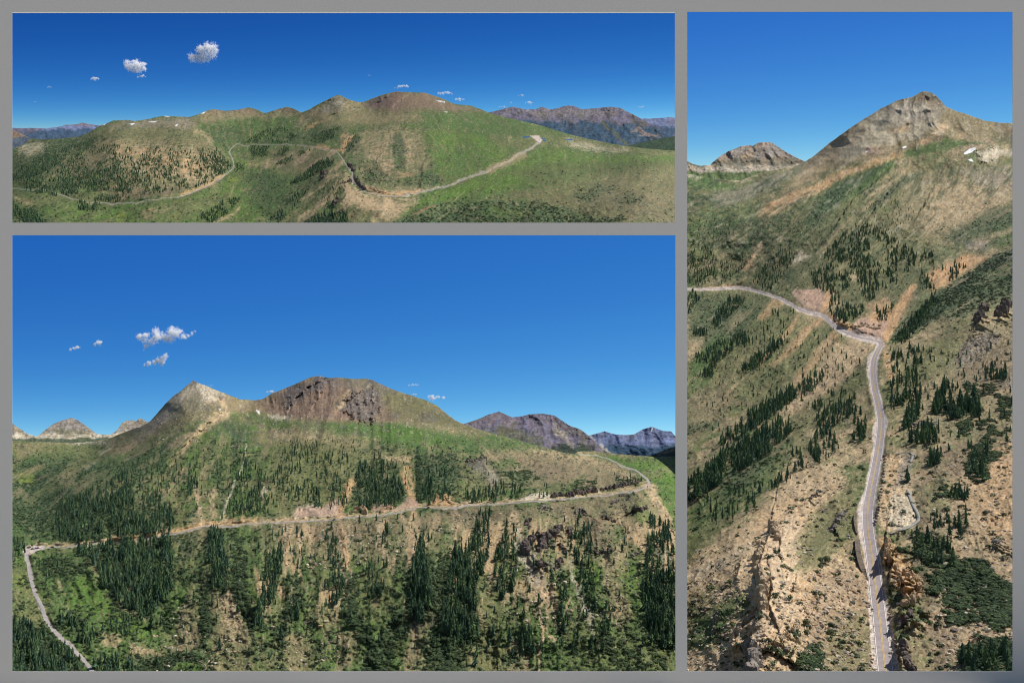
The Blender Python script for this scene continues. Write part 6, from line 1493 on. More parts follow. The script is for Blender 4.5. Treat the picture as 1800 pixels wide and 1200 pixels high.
OC = [
 (S, [(1356, 922), (1362, 935), (1368, 950)], 9, 4.6, M_rt, "tan rock tower topping the long crag, with a black shadow on its left", 2.5, 1.6),
 (S, [(1340, 958), (1334, 975), (1333, 995)], 16, 4.2, M_rt, "upper part of the long broken crag left of the road", 4, 1.3),
 (S, [(1332, 1000), (1338, 1018), (1345, 1032)], 14, 4.0, M_rt, "middle part of the long broken crag with a steep shaded left face", 3.5, 1.4),
 (S, [(1340, 1038), (1337, 1052), (1342, 1072)], 14, 3.8, M_rt, "lower fin of the long crag on the tan apron", 3, 1.5),
 (S, [(1322, 1082), (1300, 1105), (1288, 1128), (1290, 1150)], 22, 3.0, M_rt, "low shelf of tan rocks running down left below the crag", 3, 1.0),
 (S, [(1320, 1142), (1326, 1158), (1322, 1180), (1328, 1196)], 9, 5.2, M_rg, "pale grey slab at the bottom edge", 3, 1.3),
 (S, [(1400, 1100), (1392, 1110), (1370, 1122)], 12, 2.2, M_rt, "small dark-shadowed ledge in the middle of the tan apron", 3, 1.1),
 (S, [(1412, 1068), (1420, 1088), (1424, 1100)], 9, 1.8, M_rt, "little row of tan rocks right of the small ledge", 3, 1.1),
 (S, [(1260, 1080), (1258, 1096), (1254, 1114)], 9, 2.0, M_rg, "thin grey fin on the green patch at lower left", 1.5, 1.8),
 (S, [(1300, 985), (1297, 1000), (1290, 1016)], 8, 1.6, M_rt, "small thin row of rocks left of the long crag", 2, 1.3),
 (S, [(1462, 930), (1474, 912), (1488, 898)], 12, 2.6, M_rg, "pale grey slanting outcrop just left of the wide pull-out", 4, 1.1),
 (S, [(1425, 876), (1436, 868), (1440, 862)], 8, 2.0, M_rg, "dark little outcrop on the slope above the tan apron", 3, 1.2),
 (S, [(1562, 952), (1560, 966), (1562, 982), (1566, 992)], 12, 2.6, M_rr, "red cliff with a black shadow right beside the road", 2, 1.8),
 (S, [(1572, 1000), (1580, 1012), (1578, 1034)], 12, 2.6, M_rr, "middle red cliff of broken blocks by the road", 3, 1.6),
 (S, [(1590, 1006), (1604, 1012), (1616, 1024), (1610, 1036)], 14, 2.7, M_rr, "orange fluted rock buttress behind the middle red cliff", 3, 1.6),
 (S, [(1592, 1062), (1600, 1054), (1616, 1046)], 12, 2.6, M_rr, "reddish rock rib above the big gully shadow", 3, 1.5),
 (S, [(1582, 1100), (1592, 1090), (1606, 1080)], 10, 3.6, M_rd, "dark rocks in the gully right of the road", 3, 1.4),
 (S, [(1586, 1130), (1590, 1150), (1600, 1176), (1612, 1190)], 14, 3.8, M_rd, "dark broken rocks near the bottom edge right of the road", 4, 1.4),
 (S, [(1716, 566), (1722, 555), (1730, 545)], 12, 7.5, M_rd, "left of the two dark crags high on the right slope", 4, 1.8),
 (S, [(1752, 556), (1762, 545), (1772, 538)], 12, 8.0, M_rd, "right of the two dark crags high on the right slope", 4, 2.0),
 (S, [(1745, 952), (1752, 950), (1768, 956)], 12, 1.8, M_rg, "cluster of grey boulders on the reddish soil near the right edge", 4, 0.9),
 (S, [(1604, 750), (1622, 744), (1648, 742)], 16, 2.6, M_rg, "pale grey boulders above the two small spruce clumps", 4, 0.9),
 (S, [(1474, 540 + 28), (1466, 562), (1470, 555)], 6, 4.5, M_rd, "dark rock corner at the sharp road bend under the wood", 2, 1.2),
 (S, [(1500, 578), (1520, 572), (1545, 580)], 10, 5.0, M_rt, "pale rock face of the road cutting at the bend", 4, 1.0),
 (S, [(1620, 690), (1606, 702), (1596, 712)], 8, 2.2, M_rg, "light scattered rocks on the grass right of the road", 4, .8),
 (S, [(1300, 540), (1288, 538)], 3, 6, M_rt, "white rock among the trees under the far road", 1, 1.0),
 (B, [(925, 968), (930, 952), (945, 944)], 16, 3.0, M_rd, "left half of the big black crag on the open slope", 3.5, 1.5),
 (B, [(950, 965), (958, 950), (972, 938), (986, 928)], 22, 2.9, M_rd, "right half of the big black crag on the open slope", 4, 1.5),
 (B, [(932, 928), (926, 918), (936, 912)], 7, 1.9, M_rd, "small dark crag above the big black crag", 2, 1.4),
 (B, [(948, 898), (955, 892), (962, 896)], 8, 1.7, M_rg, "grey outcrop just under the road left of the two crags", 2.5, 1.1),
 (B, [(1012, 902), (1020, 896), (1030, 904)], 10, 2.0, M_rg, "rounded grey outcrop under the road with trees below it", 3, 1.2),
 (B, [(1000, 930), (1004, 942)], 7, 2.0, M_rd, "dark crag beside the column of trees right of the big crag", 2.5, 1.5),
 (B, [(985, 958), (992, 966), (994, 974)], 8, 1.7, M_rd, "small black crag at the right foot of the big crag", 2, 1.3),
 (B, [(940, 992), (952, 990), (960, 1000)], 10, 1.8, M_rd, "left of two small dark crags under the big one", 3, 1.2),
 (B, [(976, 998), (982, 990), (988, 984)], 8, 1.9, M_rd, "right of two small dark crags under the big one", 2, 1.3),
 (B, [(1062, 908), (1072, 912), (1084, 916)], 10, 1.7, M_rd, "dark outcrop on the reddish slope right of the trees", 2.5, 1.1),
 (B, [(1116, 896), (1126, 895), (1136, 892)], 9, 2.2, M_rd, "black overhang above the small green patch near the right edge", 2, 1.3),
 (B, [(1074, 888), (1082, 882), (1088, 880)], 8, 1.5, M_rg, "grey rocks right under the road near the bend", 2.5, 1.1),
 (B, [(1088, 872), (1100, 871), (1108, 873)], 8, 1.5, M_rd, "dark rock band directly below the road edge", 1.5, 1.1),
 (B, [(1046, 970), (1054, 970), (1070, 968), (1078, 966)], 12, 1.5, M_rd, "row of dark rocks at the foot of the red scree", 2, 1.1),
 (B, [(1112, 976), (1120, 972)], 6, 1.3, M_rg, "small grey rocks on the green slope at right", 2, 1.0),
 (B, [(995, 873), (1010, 868), (1030, 866), (1050, 862)], 26, 2.1, M_rd, "dark brown road cut under the bushes", 2.2, 1.8),
 (B, [(1056, 862), (1080, 857), (1100, 853), (1125, 848)], 30, 1.7, M_rd, "long dark road cut just before the bend", 1.8, 1.7),
 (B, [(970, 874), (980, 870), (990, 871)], 9, 2.0, M_rd, "short dark cliff above the road beside the pale bank", 2, 1.5),
 (B, [(622, 900), (630, 894), (642, 900)], 7, 2.6, M_rr, "dark triangular cliff at the road under the wood", 2, 1.3),
 (B, [(672, 898), (684, 892), (692, 892)], 8, 1.8, M_rr, "dark red rocks in the road cut left of the gully", 2, 1.2),
 (B, [(764, 882), (772, 874), (786, 878), (792, 886)], 12, 1.8, M_rr, "reddish rock cut right of the green gully", 2.5, 1.2),
 (B, [(820, 812), (836, 808), (856, 804)], 12, 2.4, M_rd, "dark outcrop on the hill above the road", 3, 1.1),
 (B, [(1172, 905), (1182, 930), (1190, 950)], 8, 1.6, M_rt, "tan rocks on the edge of the headland", 2, 1.2),
 (A, [(611, 288), (618, 295), (622, 302)], 8, 20, M_rd, "dark upper cutting inside the panorama's road bend", 1.2, 1.4),
 (A, [(626, 316), (634, 326), (644, 333)], 10, 18, M_rd, "dark cutting inside the panorama's road bend, lower part", 1.2, 1.4),
 (A, [(652, 331), (664, 337), (680, 340)], 10, 12, M_rr, "reddish cutting at the lowest point of the panorama's road", 1.2, 1.3),
 (A, [(564, 316), (568, 308), (574, 304)], 8, 24, M_rd, "dark crag among trees in the panorama's right valley wall", 2, 1.4),
 (A, [(589, 360), (592, 352)], 6, 20, M_rd, "small dark crag left of the panorama's bare nose", 1.5, 1.5),
 (A, [(596, 374), (602, 370)], 6, 16, M_rd, "dark rocks at the foot of the panorama's bare nose", 2, 1.2),
 (A, [(603, 323), (612, 320), (618, 318)], 7, 14, M_rd, "dark rocks outside the road bend in the panorama", 1.5, 1.1)]
for k, (s_, ln, n_, sz, m_, lab, sp, tl) in enumerate(OC):
    outcrop(s_, ln, n_, sz, m_, lab, 500 + k, sp, tl, group=None)
# boulders lining the road
for k in range(26):
    t = k / 25; p = np.array([1557, 792]) * (1 - t) + np.array([1538.5, 922]) * t; p[0] += 2.0 * math.sin(t * 3.1)
    r = np.random.default_rng(800 + k)
    Y = float(S.Yat(p[0], p[1])[0]); q = 1.0 * (0.6 + 0.6 * r.random())
    o = np_mesh("boulder", chunk(r, False) * q * np.array([1, 1.2, .9]), IC2_F, [M_rd if k % 3 else M_rg], smooth=False)
    o.location = P(p[0], p[1], Y); o.location.z += q * .3
    seg = "upper" if t < .33 else "middle" if t < .67 else "lower"
    tag(o, ("topmost boulder of the dark row right of the road" if k == 0 else "lowest boulder of the dark row right of the road" if k == 25 else
            "boulder in the " + seg + " third of the dark row right of the road"), "boulder", "boulders lining the right edge of the road")
# loose stones, uncountable
ST = []
for i in range(5):
    ST.append((chunk(np.random.default_rng(60 + i), False, 8), IC2_F, np.ones(len(IC2_V))))
STC = [srgb((150, 140, 126)), srgb((176, 160, 138)), srgb((120, 110, 102)), srgb((196, 184, 164)), srgb((164, 138, 112))]
def stones(s, polys, seed, size):
    r = np.random.default_rng(seed); out = []
    for poly, n in polys:
        for u, v in sample_poly(poly, n, seed + n):
            out.append((*P(u, v, float(s.Yat(u, v)[0])), size * (0.35 + 0.9 * r.random() ** 3)))
    return out
M_stone = mat_leaf("loose_stone")
batch("scree", stones(S, [([(1676, 642), (1690, 610), (1730, 585), (1756, 590), (1742, 616), (1702, 642)], 330), ([(1762, 670), (1790, 655), (1790, 700), (1770, 695)], 90), ([(1590, 720), (1650, 700), (1640, 760), (1590, 760)], 60),
      ([(1380, 830), (1500, 840), (1500, 1180), (1300, 1180), (1340, 1000)], 900), ([(1640, 800), (1785, 760), (1785, 1180), (1640, 1180)], 900), ([(1600, 620), (1785, 580), (1785, 760), (1600, 780)], 420), ([(1205, 960), (1330, 940), (1280, 1180), (1205, 1180)], 420),
      ([(1430, 1000), (1535, 1000), (1540, 1190), (1430, 1190)], 420), ([(1400, 600), (1530, 620), (1500, 850), (1400, 800)], 220), ([(1550, 800), (1600, 800), (1600, 920), (1545, 930)], 120), ([(1548, 960), (1580, 960), (1590, 1180), (1565, 1180)], 90)], 3, .72),
      ST, M_stone, STC, "loose stones scattered over the bare slopes beside the winding road", "stones", 21, (1.0, .5))
batch("scree", stones(B, [([(480, 925), (720, 905), (700, 1000), (500, 1000)], 500), ([(760, 895), (1120, 872), (1180, 980), (1100, 1100), (900, 1100), (770, 960)], 1100), ([(300, 1050), (600, 1050), (600, 1190), (240, 1190)], 500), ([(240, 740), (420, 690), (440, 760), (260, 800)], 250), ([(460, 700), (680, 680), (700, 760), (460, 760)], 400)], 5, .55),
      ST, M_stone, STC, "loose stones scattered over the valley side", "stones", 22, (1.0, .5))

# ================================================================== single bushes and thickets on the road slope
def bush(s, u, v, wm, label, seed, group=None, name="bush"):
    V_, T, sh = bush_arrays(260, seed, 0.6, 0.13)
    c = BCOL[seed % 5]
    o = np_mesh(name, V_ * wm, T, [M_leaf], c[None] * sh[:, None], smooth=False)
    o.location = P(u, v, float(s.Yat(u, v)[0])); tag(o, label, "bush", group); return o
for k, (u, v, w, lab) in enumerate([(1445, 914, 2.6, "round bush second from the top on the grey-green slope left of the road"), (1436, 926, 2.4, "small round bush below the pair beside the grey outcrop"), (1453, 984, 4.2, "largest bush of the little group left of the road"),
        (1442, 985, 3.2, "bush touching the left side of the largest one"), (1442, 996, 3.2, "bush directly below the pair left of the road"), (1436, 1006, 2.6, "lowest bush of the little group left of the road"), (1469, 961, 2.4, "single bush right of the little group"),
        (1461, 1114, 4.0, "dark oblong bush low on the slope left of the road"), (1460, 1100, 3.0, "bush just above the dark oblong one"), (1418, 1113, 3.0, "bush under the little row of tan rocks"), (1311, 1093, 2.6, "bush at the left foot of the long crag"),
        (1269, 1037, 2.2, "small bush on the tan slope at lower left"), (1283, 1024, 3.4, "long bush beside the thin row of rocks"), (1641, 905, 3.6, "bush right of the netted rock cut"), (1651, 922, 5.0, "big dark bush with a shadow on its left"),
        (1668, 918, 3.4, "bush just right of the big dark bush"), (1691, 934, 4.5, "ragged dark bush on the reddish soil"), (1765, 905, 2.8, "low bush alone near the right edge"), (1732, 902, 3.0, "flat bush on the reddish slope"), (1664, 855, 3.2, "bush above the low dark clump"),
        (1578, 948, 2.2, "small bright bush on top of the red cliff"), (1580, 968, 4.4, "wide dull green bush beside the red cliff"), (1608, 1005, 4.6, "wide bush above the orange buttress"), (1694, 792, 2.6, "small bush above the long thicket"), (1660, 835, 2.6, "bush under the pair of clumps on the right")]):
    bush(S, u, v, w, lab, 900 + k, "single bushes on the road slope")
def thickets(s, polys, size, seed):
    r = np.random.default_rng(seed); out = []
    for poly, n in polys:
        p = np.array(poly, float); lo = p.min(0); hi = p.max(0); c = lo + (hi - lo) * r.random((n * 3, 2)); c = c[inside(c[:, 0], c[:, 1], p)]; c = c[vn(c[:, 0] / 7, c[:, 1] / 6, seed) > .36][:n]
        for u, v in c: out.append((*P(u, v, float(s.Yat(u, v)[0])), size * (0.7 + 0.6 * r.random())))
    return out
batch("willow_thicket", thickets(S, [([(1640, 1045), (1633, 1010), (1690, 980), (1732, 985), (1745, 1010), (1778, 1030), (1790, 1080), (1750, 1110), (1715, 1060), (1690, 1040)], 560), ([(1697, 815), (1713, 790), (1730, 800), (1738, 840), (1718, 850), (1700, 838)], 130),
      ([(1712, 785), (1726, 770), (1750, 758), (1772, 750), (1776, 758), (1746, 773), (1742, 790), (1762, 798), (1750, 810), (1733, 812)], 130), ([(1748, 690), (1776, 700), (1776, 735), (1755, 735)], 110), ([(1680, 745), (1710, 735), (1712, 752), (1690, 762)], 60),
      ([(1715, 740), (1745, 735), (1747, 758), (1725, 760)], 70), ([(1693, 672), (1750, 672), (1752, 690), (1730, 700), (1700, 690)], 90), ([(1650, 860), (1668, 850), (1664, 872), (1648, 878)], 30), ([(1605, 935), (1650, 940), (1680, 980), (1650, 1000), (1620, 990)], 110),
      ([(1655, 1050), (1700, 1040), (1720, 1090), (1670, 1100)], 120), ([(1690, 1130), (1785, 1120), (1790, 1190), (1690, 1190)], 240), ([(1405, 1160), (1425, 1130), (1445, 1150), (1440, 1190), (1400, 1190)], 70), ([(1208, 1110), (1235, 1100), (1220, 1140)], 20),
      ([(1568, 598), (1600, 560), (1660, 505), (1740, 455), (1800, 425), (1800, 440), (1700, 515), (1640, 570), (1590, 602)], 420), ([(1690, 515), (1780, 480), (1790, 520), (1680, 560)], 160)], 2.0, 31),
      BUSHP, M_leaf, BCOL, "dense dark green willow thickets in the hollows right of the road", "thickets", 31, (1.5, .8))
batch("willow_thicket", thickets(B, [([(1000, 850), (1015, 842), (1048, 845), (1050, 858), (1010, 866)], 90), ([(1084, 838), (1110, 834), (1128, 846), (1090, 850)], 60), ([(870, 830), (930, 826), (950, 842), (900, 846)], 110), ([(732, 800), (742, 800), (742, 885), (734, 890)], 160),
      ([(720, 1010), (725, 990), (710, 1090), (650, 1190), (680, 1190), (722, 1090)], 260), ([(770, 970), (790, 980), (790, 1060), (770, 1040)], 120), ([(740, 1120), (800, 1120), (820, 1190), (750, 1190)], 160), ([(350, 1000), (360, 1000), (370, 1120), (352, 1120)], 90),
      ([(405, 940), (430, 945), (440, 1040), (470, 1110), (440, 1110), (410, 1020)], 240), ([(1060, 1110), (1170, 1110), (1170, 1180), (1060, 1180)], 120), ([(600, 1010), (622, 1020), (630, 1090), (660, 1130), (630, 1125), (605, 1060)], 160), ([(60, 985), (140, 975), (150, 1010), (80, 1015)], 90)], 1.3, 41),
      BUSHP, M_leaf, BCOL, "dense green willow thickets in the gullies of the valley side", "thickets", 41, (1.5, .8))

# ================================================================== stone wall, net, water, snow
def wall_strip(s, line, h0, h1, mat, name, label, cat, thick=0.8, out=0.0):
    L_ = smooth_line(line, 6); c = to3(s, L_[:, 0], L_[:, 1]); n = len(c)
    hh = np.interp(np.linspace(0, 1, n), np.linspace(0, 1, len(h1)), h1) * (1 + 0.12 * fbm(np.arange(n) / 2.0, np.zeros(n), 3, 9))
    t = np.gradient(c, axis=0); nr = np.stack([t[:, 1], -t[:, 0], 0 * t[:, 0]], 1); nr /= np.linalg.norm(nr, axis=1, keepdims=True)
    V_ = np.stack([c + nr * thick / 2 + [0, 0, 0] - np.array([0, 0, 1]) * h0, c + nr * thick / 2 + np.stack([0 * hh, 0 * hh, hh], 1), c - nr * thick / 2 + np.stack([0 * hh, 0 * hh, hh], 1), c - nr * thick / 2 - np.array([0, 0, 1]) * h0], 1).reshape(-1, 3)
    f_ = []
    for i in range(n - 1):
        for k in range(4): f_.append((i * 4 + k, i * 4 + (k + 1) % 4, (i + 1) * 4 + (k + 1) % 4, (i + 1) * 4 + k))
    f_.append((0, 3, 2, 1)); e = (n - 1) * 4; f_.append((e, e + 1, e + 2, e + 3))
    o = np_mesh(name, V_ - c[0], np.array(f_), [mat], smooth=False); o.location = c[0]; tag(o, label, cat); return o
M_wall = mat_noise("rubble_wall", (84, 74, 68), (134, 120, 106), 1.6, bump=.9, bdist=.5)
wall_strip(S, [(1503, 905), (1502, 920), (1506, 940)], 3, [1.4, 1.8, 1.2], M_wall, "retaining_wall", "upper short dark rubble retaining wall at the outer edge of the pull-out", "wall")
wall_strip(S, [(1507, 952), (1508, 972), (1513, 995), (1522, 1014)], 4, [1.6, 2.4, 2.2, .8], M_wall, "retaining_wall", "lower long dark rubble retaining wall under the outer edge of the road", "wall", 2.4)
M_net = mat_noise("grey_net", (128, 128, 124), (168, 166, 160), 2.5, bump=.6, bdist=.3)
NET = smooth_line([(1596, 860), (1604, 884), (1612, 900), (1614, 913), (1604, 922), (1590, 929), (1564, 937)], 8)
V_, fc = ribbon(S, NET, -0.9, 0.9, 0.0025, 3); o = np_mesh("rockfall_net", V_, fc, [M_net]); md = o.modifiers.new("thick", 'SOLIDIFY'); md.thickness = 0.25; tag(o, "grey rockfall netting border around the pale rock cut", "netting")
NET = smooth_line([(1575, 798), (1590, 794), (1604, 798), (1600, 812)], 8)
V_, fc = ribbon(S, NET, -0.8, 0.8, 0.0025, 3); o = np_mesh("rockfall_net", V_, fc, [M_net]); md = o.modifiers.new("thick", 'SOLIDIFY'); md.thickness = 0.25; tag(o, "short grey rockfall netting at the top of the rock cut under the trees", "netting")
M_water, nt, b_ = mat_new("water"); b_.inputs["Base Color"].default_value = (0.04, 0.09, 0.16, 1); b_.inputs["Roughness"].default_value = 0.12; b_.inputs["Specular IOR Level"].default_value = 0.6
def pond(s, uc, vc, ru, rv, seed):
    n = 28; r = np.random.default_rng(seed); ph = r.random(3) * 6
    a = np.arange(n) / n * 6.2832; k = 1 + .12 * np.sin(2 * a + ph[0]) + .08 * np.sin(3 * a + ph[1])
    u = uc + ru * k * np.cos(a); v = vc + rv * k * np.sin(a)
    V_ = to3(s, u, v, .002); c = to3(s, np.array([uc]), np.array([vc]), .002)
    o = np_mesh("pond", np.vstack([V_, c]), np.array([(i, (i + 1) % n, n) for i in range(n)]), [M_water]); o['kind'] = 'structure'
pond(A, 925, 241, 7, 1.0, 1); pond(A, 955, 243.5, 4, .8, 2); pond(A, 957, 246.8, 3.2, 1.0, 3); pond(A, 1001, 245.5, 7, .9, 4)
BROOK = smooth_line([(222, 1150), (236, 1158), (262, 1156), (276, 1152), (290, 1152), (298, 1158), (306, 1164), (318, 1158), (326, 1152), (336, 1155), (346, 1160), (356, 1165), (361, 1172), (358, 1180), (352, 1190)], 6)
V_, fc = ribbon(B, BROOK, -0.42, 0.42, .0006, 3); o = np_mesh("brook_bank", V_, fc, [mat_noise("bank_soil", (140, 112, 90), (174, 150, 124), 1.5)]); o['kind'] = 'structure'
V_, fc = ribbon(B, BROOK, -0.16, 0.2, .0012, 3); o = np_mesh("brook", V_, fc, [mat_noise("brook_water", (58, 66, 60), (86, 92, 80), 1.0, rough=.2)]); o['kind'] = 'structure'

# ================================================================== CARS
def car_mesh(paint):
    body = bmesh.new()
    prof = [(-2.1, .35), (-2.15, .8), (-1.2, .98), (-.7, 1.42), (.8, 1.46), (1.6, 1.0), (2.1, .95), (2.15, .4)]
    vs_ = [[body.verts.new((x, y, z)) for x, z in prof] for y in (-.88, .88)]
    for i in range(len(prof)): body.faces.new([vs_[0][i], vs_[0][(i + 1) % 8], vs_[1][(i + 1) % 8], vs_[1][i]])
    body.faces.new(vs_[0][::-1]); body.faces.new(vs_[1]); bmesh.ops.recalc_face_normals(body, faces=body.faces)
    me = bpy.data.meshes.new("body"); body.to_mesh(me); body.free()
    m, nt, b = mat_new("car_paint"); b.inputs["Base Color"].default_value = (*srgb(paint), 1); b.inputs["Roughness"].default_value = .3; me.materials.append(m); return me
M_glass, nt, b_ = mat_new("car_glass"); b_.inputs["Base Color"].default_value = (.02, .025, .03, 1); b_.inputs["Roughness"].default_value = .1
M_tyre, nt, b_ = mat_new("tyre"); b_.inputs["Base Color"].default_value = (.02, .02, .02, 1)
V_ = np.array([(-1.05, y, 1.02) for y in (-.9, .9)] + [(-.66, y, 1.38) for y in (-.9, .9)] + [(.78, y, 1.41) for y in (-.9, .9)] + [(1.35, y, 1.06) for y in (-.9, .9)])
me_win = np_mesh("windows", V_, np.array([(0, 1, 3, 2), (2, 3, 5, 4), (4, 5, 7, 6), (6, 7, 1, 0)]), [M_glass], smooth=False, link=False)
_v = []; _f = []
for y in (-.1, .1):
    for k in range(12): _v.append((.36 * math.cos(k * .5236), y, .36 * math.sin(k * .5236)))
_bw = bmesh.new(); _q = [_bw.verts.new(p) for p in _v]
for k in range(12): _bw.faces.new([_q[k], _q[(k + 1) % 12], _q[12 + (k + 1) % 12], _q[12 + k]])
_bw.faces.new(_q[:12][::-1]); _bw.faces.new(_q[12:]); me_wheel = bpy.data.meshes.new("wheel"); _bw.to_mesh(me_wheel); _bw.free(); me_wheel.materials.append(M_tyre)
CARP = [car_mesh(c) for c in ((225, 225, 225), (40, 44, 52), (60, 84, 130), (150, 150, 152), (120, 40, 36))]
def car(s, u, v, u2, v2, k, sc, label, group=None):
    p = to3(s, np.array([u, u2]), np.array([v, v2]), .0009)
    root = bpy.data.objects.new("parked_car", None); col_main.objects.link(root); root.empty_display_size = .3
    root.location = p[0]; root.scale = (sc, sc, sc); d = p[1] - p[0]; root.rotation_euler.z = math.atan2(d[1], d[0])
    for nm, me, loc in [("body", CARP[k], (0, 0, 0)), ("windows", me_win, (0, 0, .012))] + [("wheel", me_wheel, (x, y, .36)) for x in (-1.35, 1.35) for y in (-.85, .85)]:
        o = bpy.data.objects.new(nm, me); col_main.objects.link(o); o.parent = root; o.location = loc
    tag(root, label, "car", group)
for k, (u, v, u2, v2, c, lab) in enumerate([(47.5, 963.5, 52, 962.5, 1, "dark car parked first at the hairpin of the lower left road"), (51.5, 962.4, 56, 962, 1, "dark car parked second at the hairpin"), (56.5, 964.8, 59, 963, 1, "dark car on the inner side of the hairpin"), (60, 964.4, 62, 962.5, 3, "silver car parked on the straight just after the hairpin"),
        (63.5, 963.6, 66, 962, 2, "blue car parked among the row after the hairpin"), (66.5, 963.2, 69, 961.5, 1, "dark car parked before the pale car in the hairpin row"), (70, 962.8, 73, 961.5, 0, "pale car parked at the right end of the hairpin row"), (92, 961.8, 96, 961.6, 1, "black car on its own on the road right of the hairpin"),
        (43.5, 970.8, 45, 967, 1, "dark car parked at the very corner of the hairpin"), (753, 892.2, 757, 892.1, 1, "black car on the road just right of the gully bend"), (587, 913.4, 591, 912.6, 2, "blue-grey car on the road below the pink road cut"), (1138, 855.5, 1141, 852, 1, "dark car rounding the bend at the end of the road")]):
    car(B, u, v, u2, v2, c, .42, lab, "cars parked along the hairpin" if k < 9 else None)
for k, (u, v, u2, v2, c, lab) in enumerate([(866, 296.5, 872, 293.8, 1, "dark car on the shoulder of the panorama's long straight road"), (946.5, 243.5, 947.5, 240, 1, "dark car at the top of the pass in the panorama"), (949.3, 246.5, 949.5, 243, 2, "blue car below the top of the pass in the panorama"), (951, 241.5, 951.5, 239, 3, "silver car parked beyond the pass road's last bend")]):
    car(A, u, v, u2, v2, c, 3.2, lab, None)

# ================================================================== CLOUDS
def cloud(puffs, Y, dens, label, seed, group):
    """puffs: (u, v, r) in pixels; vapour thins out from the puff centres and is torn by noise"""
    r = np.random.default_rng(seed); px = Y / F
    VV = []; FF = []; base = 0; c0 = np.array(P(puffs[0][0], puffs[0][1], Y)); cs = []
    for u, v, q in puffs:
        c = np.array(P(u, v, Y)) + np.array([0, r.normal() * q * px * .3, 0]); cs.append((c - c0, q * px))
    lo = np.min([c - 1.55 * q for c, q in cs], axis=0); hi = np.max([c + 1.55 * q for c, q in cs], axis=0)
    d = IC2_V / np.max(np.abs(IC2_V), axis=1, keepdims=True) ** 0.75          # rounded box round all the puffs
    d = d / np.max(np.abs(d))
    VV = (lo + hi) / 2 + d * (hi - lo) / 2 * 1.12
    m = bpy.data.materials.new("cloud_vapour"); m.use_nodes = True; nt = m.node_tree; nt.nodes.clear()
    N = nt.nodes.new; Lk = nt.links.new
    out = N("ShaderNodeOutputMaterial"); vol = N("ShaderNodeVolumePrincipled"); tc = N("ShaderNodeTexCoord")
    no = N("ShaderNodeTexNoise"); no.inputs["Scale"].default_value = 0.2 / px; no.inputs["Detail"].default_value = 3; no.inputs["Roughness"].default_value = .6
    Lk(tc.outputs["Object"], no.inputs["Vector"])
    acc = None
    for c, q in cs:
        ds = N("ShaderNodeVectorMath"); ds.operation = 'DISTANCE'; ds.inputs[1].default_value = tuple(c); Lk(tc.outputs["Object"], ds.inputs[0])
        dv = N("ShaderNodeMath"); dv.operation = 'DIVIDE'; dv.inputs[1].default_value = q * 1.3; Lk(ds.outputs["Value"], dv.inputs[0])
        if acc is None: acc = dv
        else:
            mn = N("ShaderNodeMath"); mn.operation = 'SMOOTH_MIN'; mn.inputs[2].default_value = 0.25; Lk(acc.outputs[0], mn.inputs[0]); Lk(dv.outputs[0], mn.inputs[1]); acc = mn
    # (1 - d) + 1.7 (noise - 0.5)
    a1 = N("ShaderNodeMath"); a1.operation = 'SUBTRACT'; a1.inputs[0].default_value = 0.72; Lk(acc.outputs[0], a1.inputs[1])
    a2 = N("ShaderNodeMath"); a2.operation = 'MULTIPLY_ADD'; a2.inputs[1].default_value = 2.8; a2.inputs[2].default_value = -1.4; Lk(no.outputs["Fac"], a2.inputs[0])
    a3 = N("ShaderNodeMath"); a3.operation = 'ADD'; Lk(a1.outputs[0], a3.inputs[0]); Lk(a2.outputs[0], a3.inputs[1])
    mr = N("ShaderNodeMapRange"); mr.inputs["From Min"].default_value = 0.0; mr.inputs["From Max"].default_value = 0.45; mr.inputs["To Min"].default_value = 0; mr.inputs["To Max"].default_value = 0.5 * dens / px
    Lk(a3.outputs[0], mr.inputs["Value"]); Lk(mr.outputs[0], vol.inputs["Density"])
    vol.inputs["Color"].default_value = (1, 1, 1, 1); vol.inputs["Anisotropy"].default_value = 0.0
    Lk(vol.outputs[0], out.inputs["Volume"])
    o = np_mesh("cloud", VV, IC2_F, [m]); o.location = c0; tag(o, label, "cloud", group)
def auto(u, v, w, h, n, seed):
    r = np.random.default_rng(seed)
    return [(u + (t - .5) * (w - h * .8) + r.normal() * .5, v + r.normal() * h * .12 + .15 * h * abs(t - .5), h * .5 * (0.6 + .5 * r.random()) * (1 - .5 * abs(t - .5))) for t in np.linspace(0, 1, n)]
z8 = lambda L: [(200 + x / 9, 550 + y / 9, q / 9) for x, y, q in L]
YC = 4350
cloud(z8([(400, 370, 55), (500, 350, 55), (480, 430, 55), (520, 520, 45), (600, 450, 60), (660, 285, 55), (700, 370, 85), (820, 395, 70), (920, 300, 85), (1000, 320, 75), (1080, 280, 35), (1100, 370, 50), (1180, 360, 35), (1240, 320, 28), (1290, 290, 18), (900, 410, 60), (475, 580, 25)]), YC, 1.0, "largest white cloud, long and ragged, left of the pointed peak", 1, None)
cloud(z8([(800, 690, 50), (760, 730, 55), (700, 755, 55), (780, 780, 50), (640, 775, 45), (545, 805, 45), (495, 830, 28), (830, 650, 28)]), YC, .9, "smaller white cloud directly under the largest one", 2, None)
for k, (u, v, w, h, lab) in enumerate([(130, 611, 20, 11, "small white cloud furthest left over the valley"), (172, 602, 17, 9, "small white cloud between the leftmost one and the largest"), (766, 697, 32, 11, "white cloud resting on the right shoulder of the brown mountain"), (727, 676, 22, 5, "thin wisp above the brown mountain's right shoulder"),
        (727, 693, 12, 4, "thin wisp touching the brown mountain's ridge"), (475, 688, 17, 6, "little cloud behind the saddle between the two peaks"), (371, 677, 8, 3, "tiny wisp beside the pointed peak")]):
    cloud(auto(u, v, w, h, max(3, int(w / h * 2)), 20 + k), YC, .9 if h > 5 else .5, lab, 20 + k, None)
YA = 38500
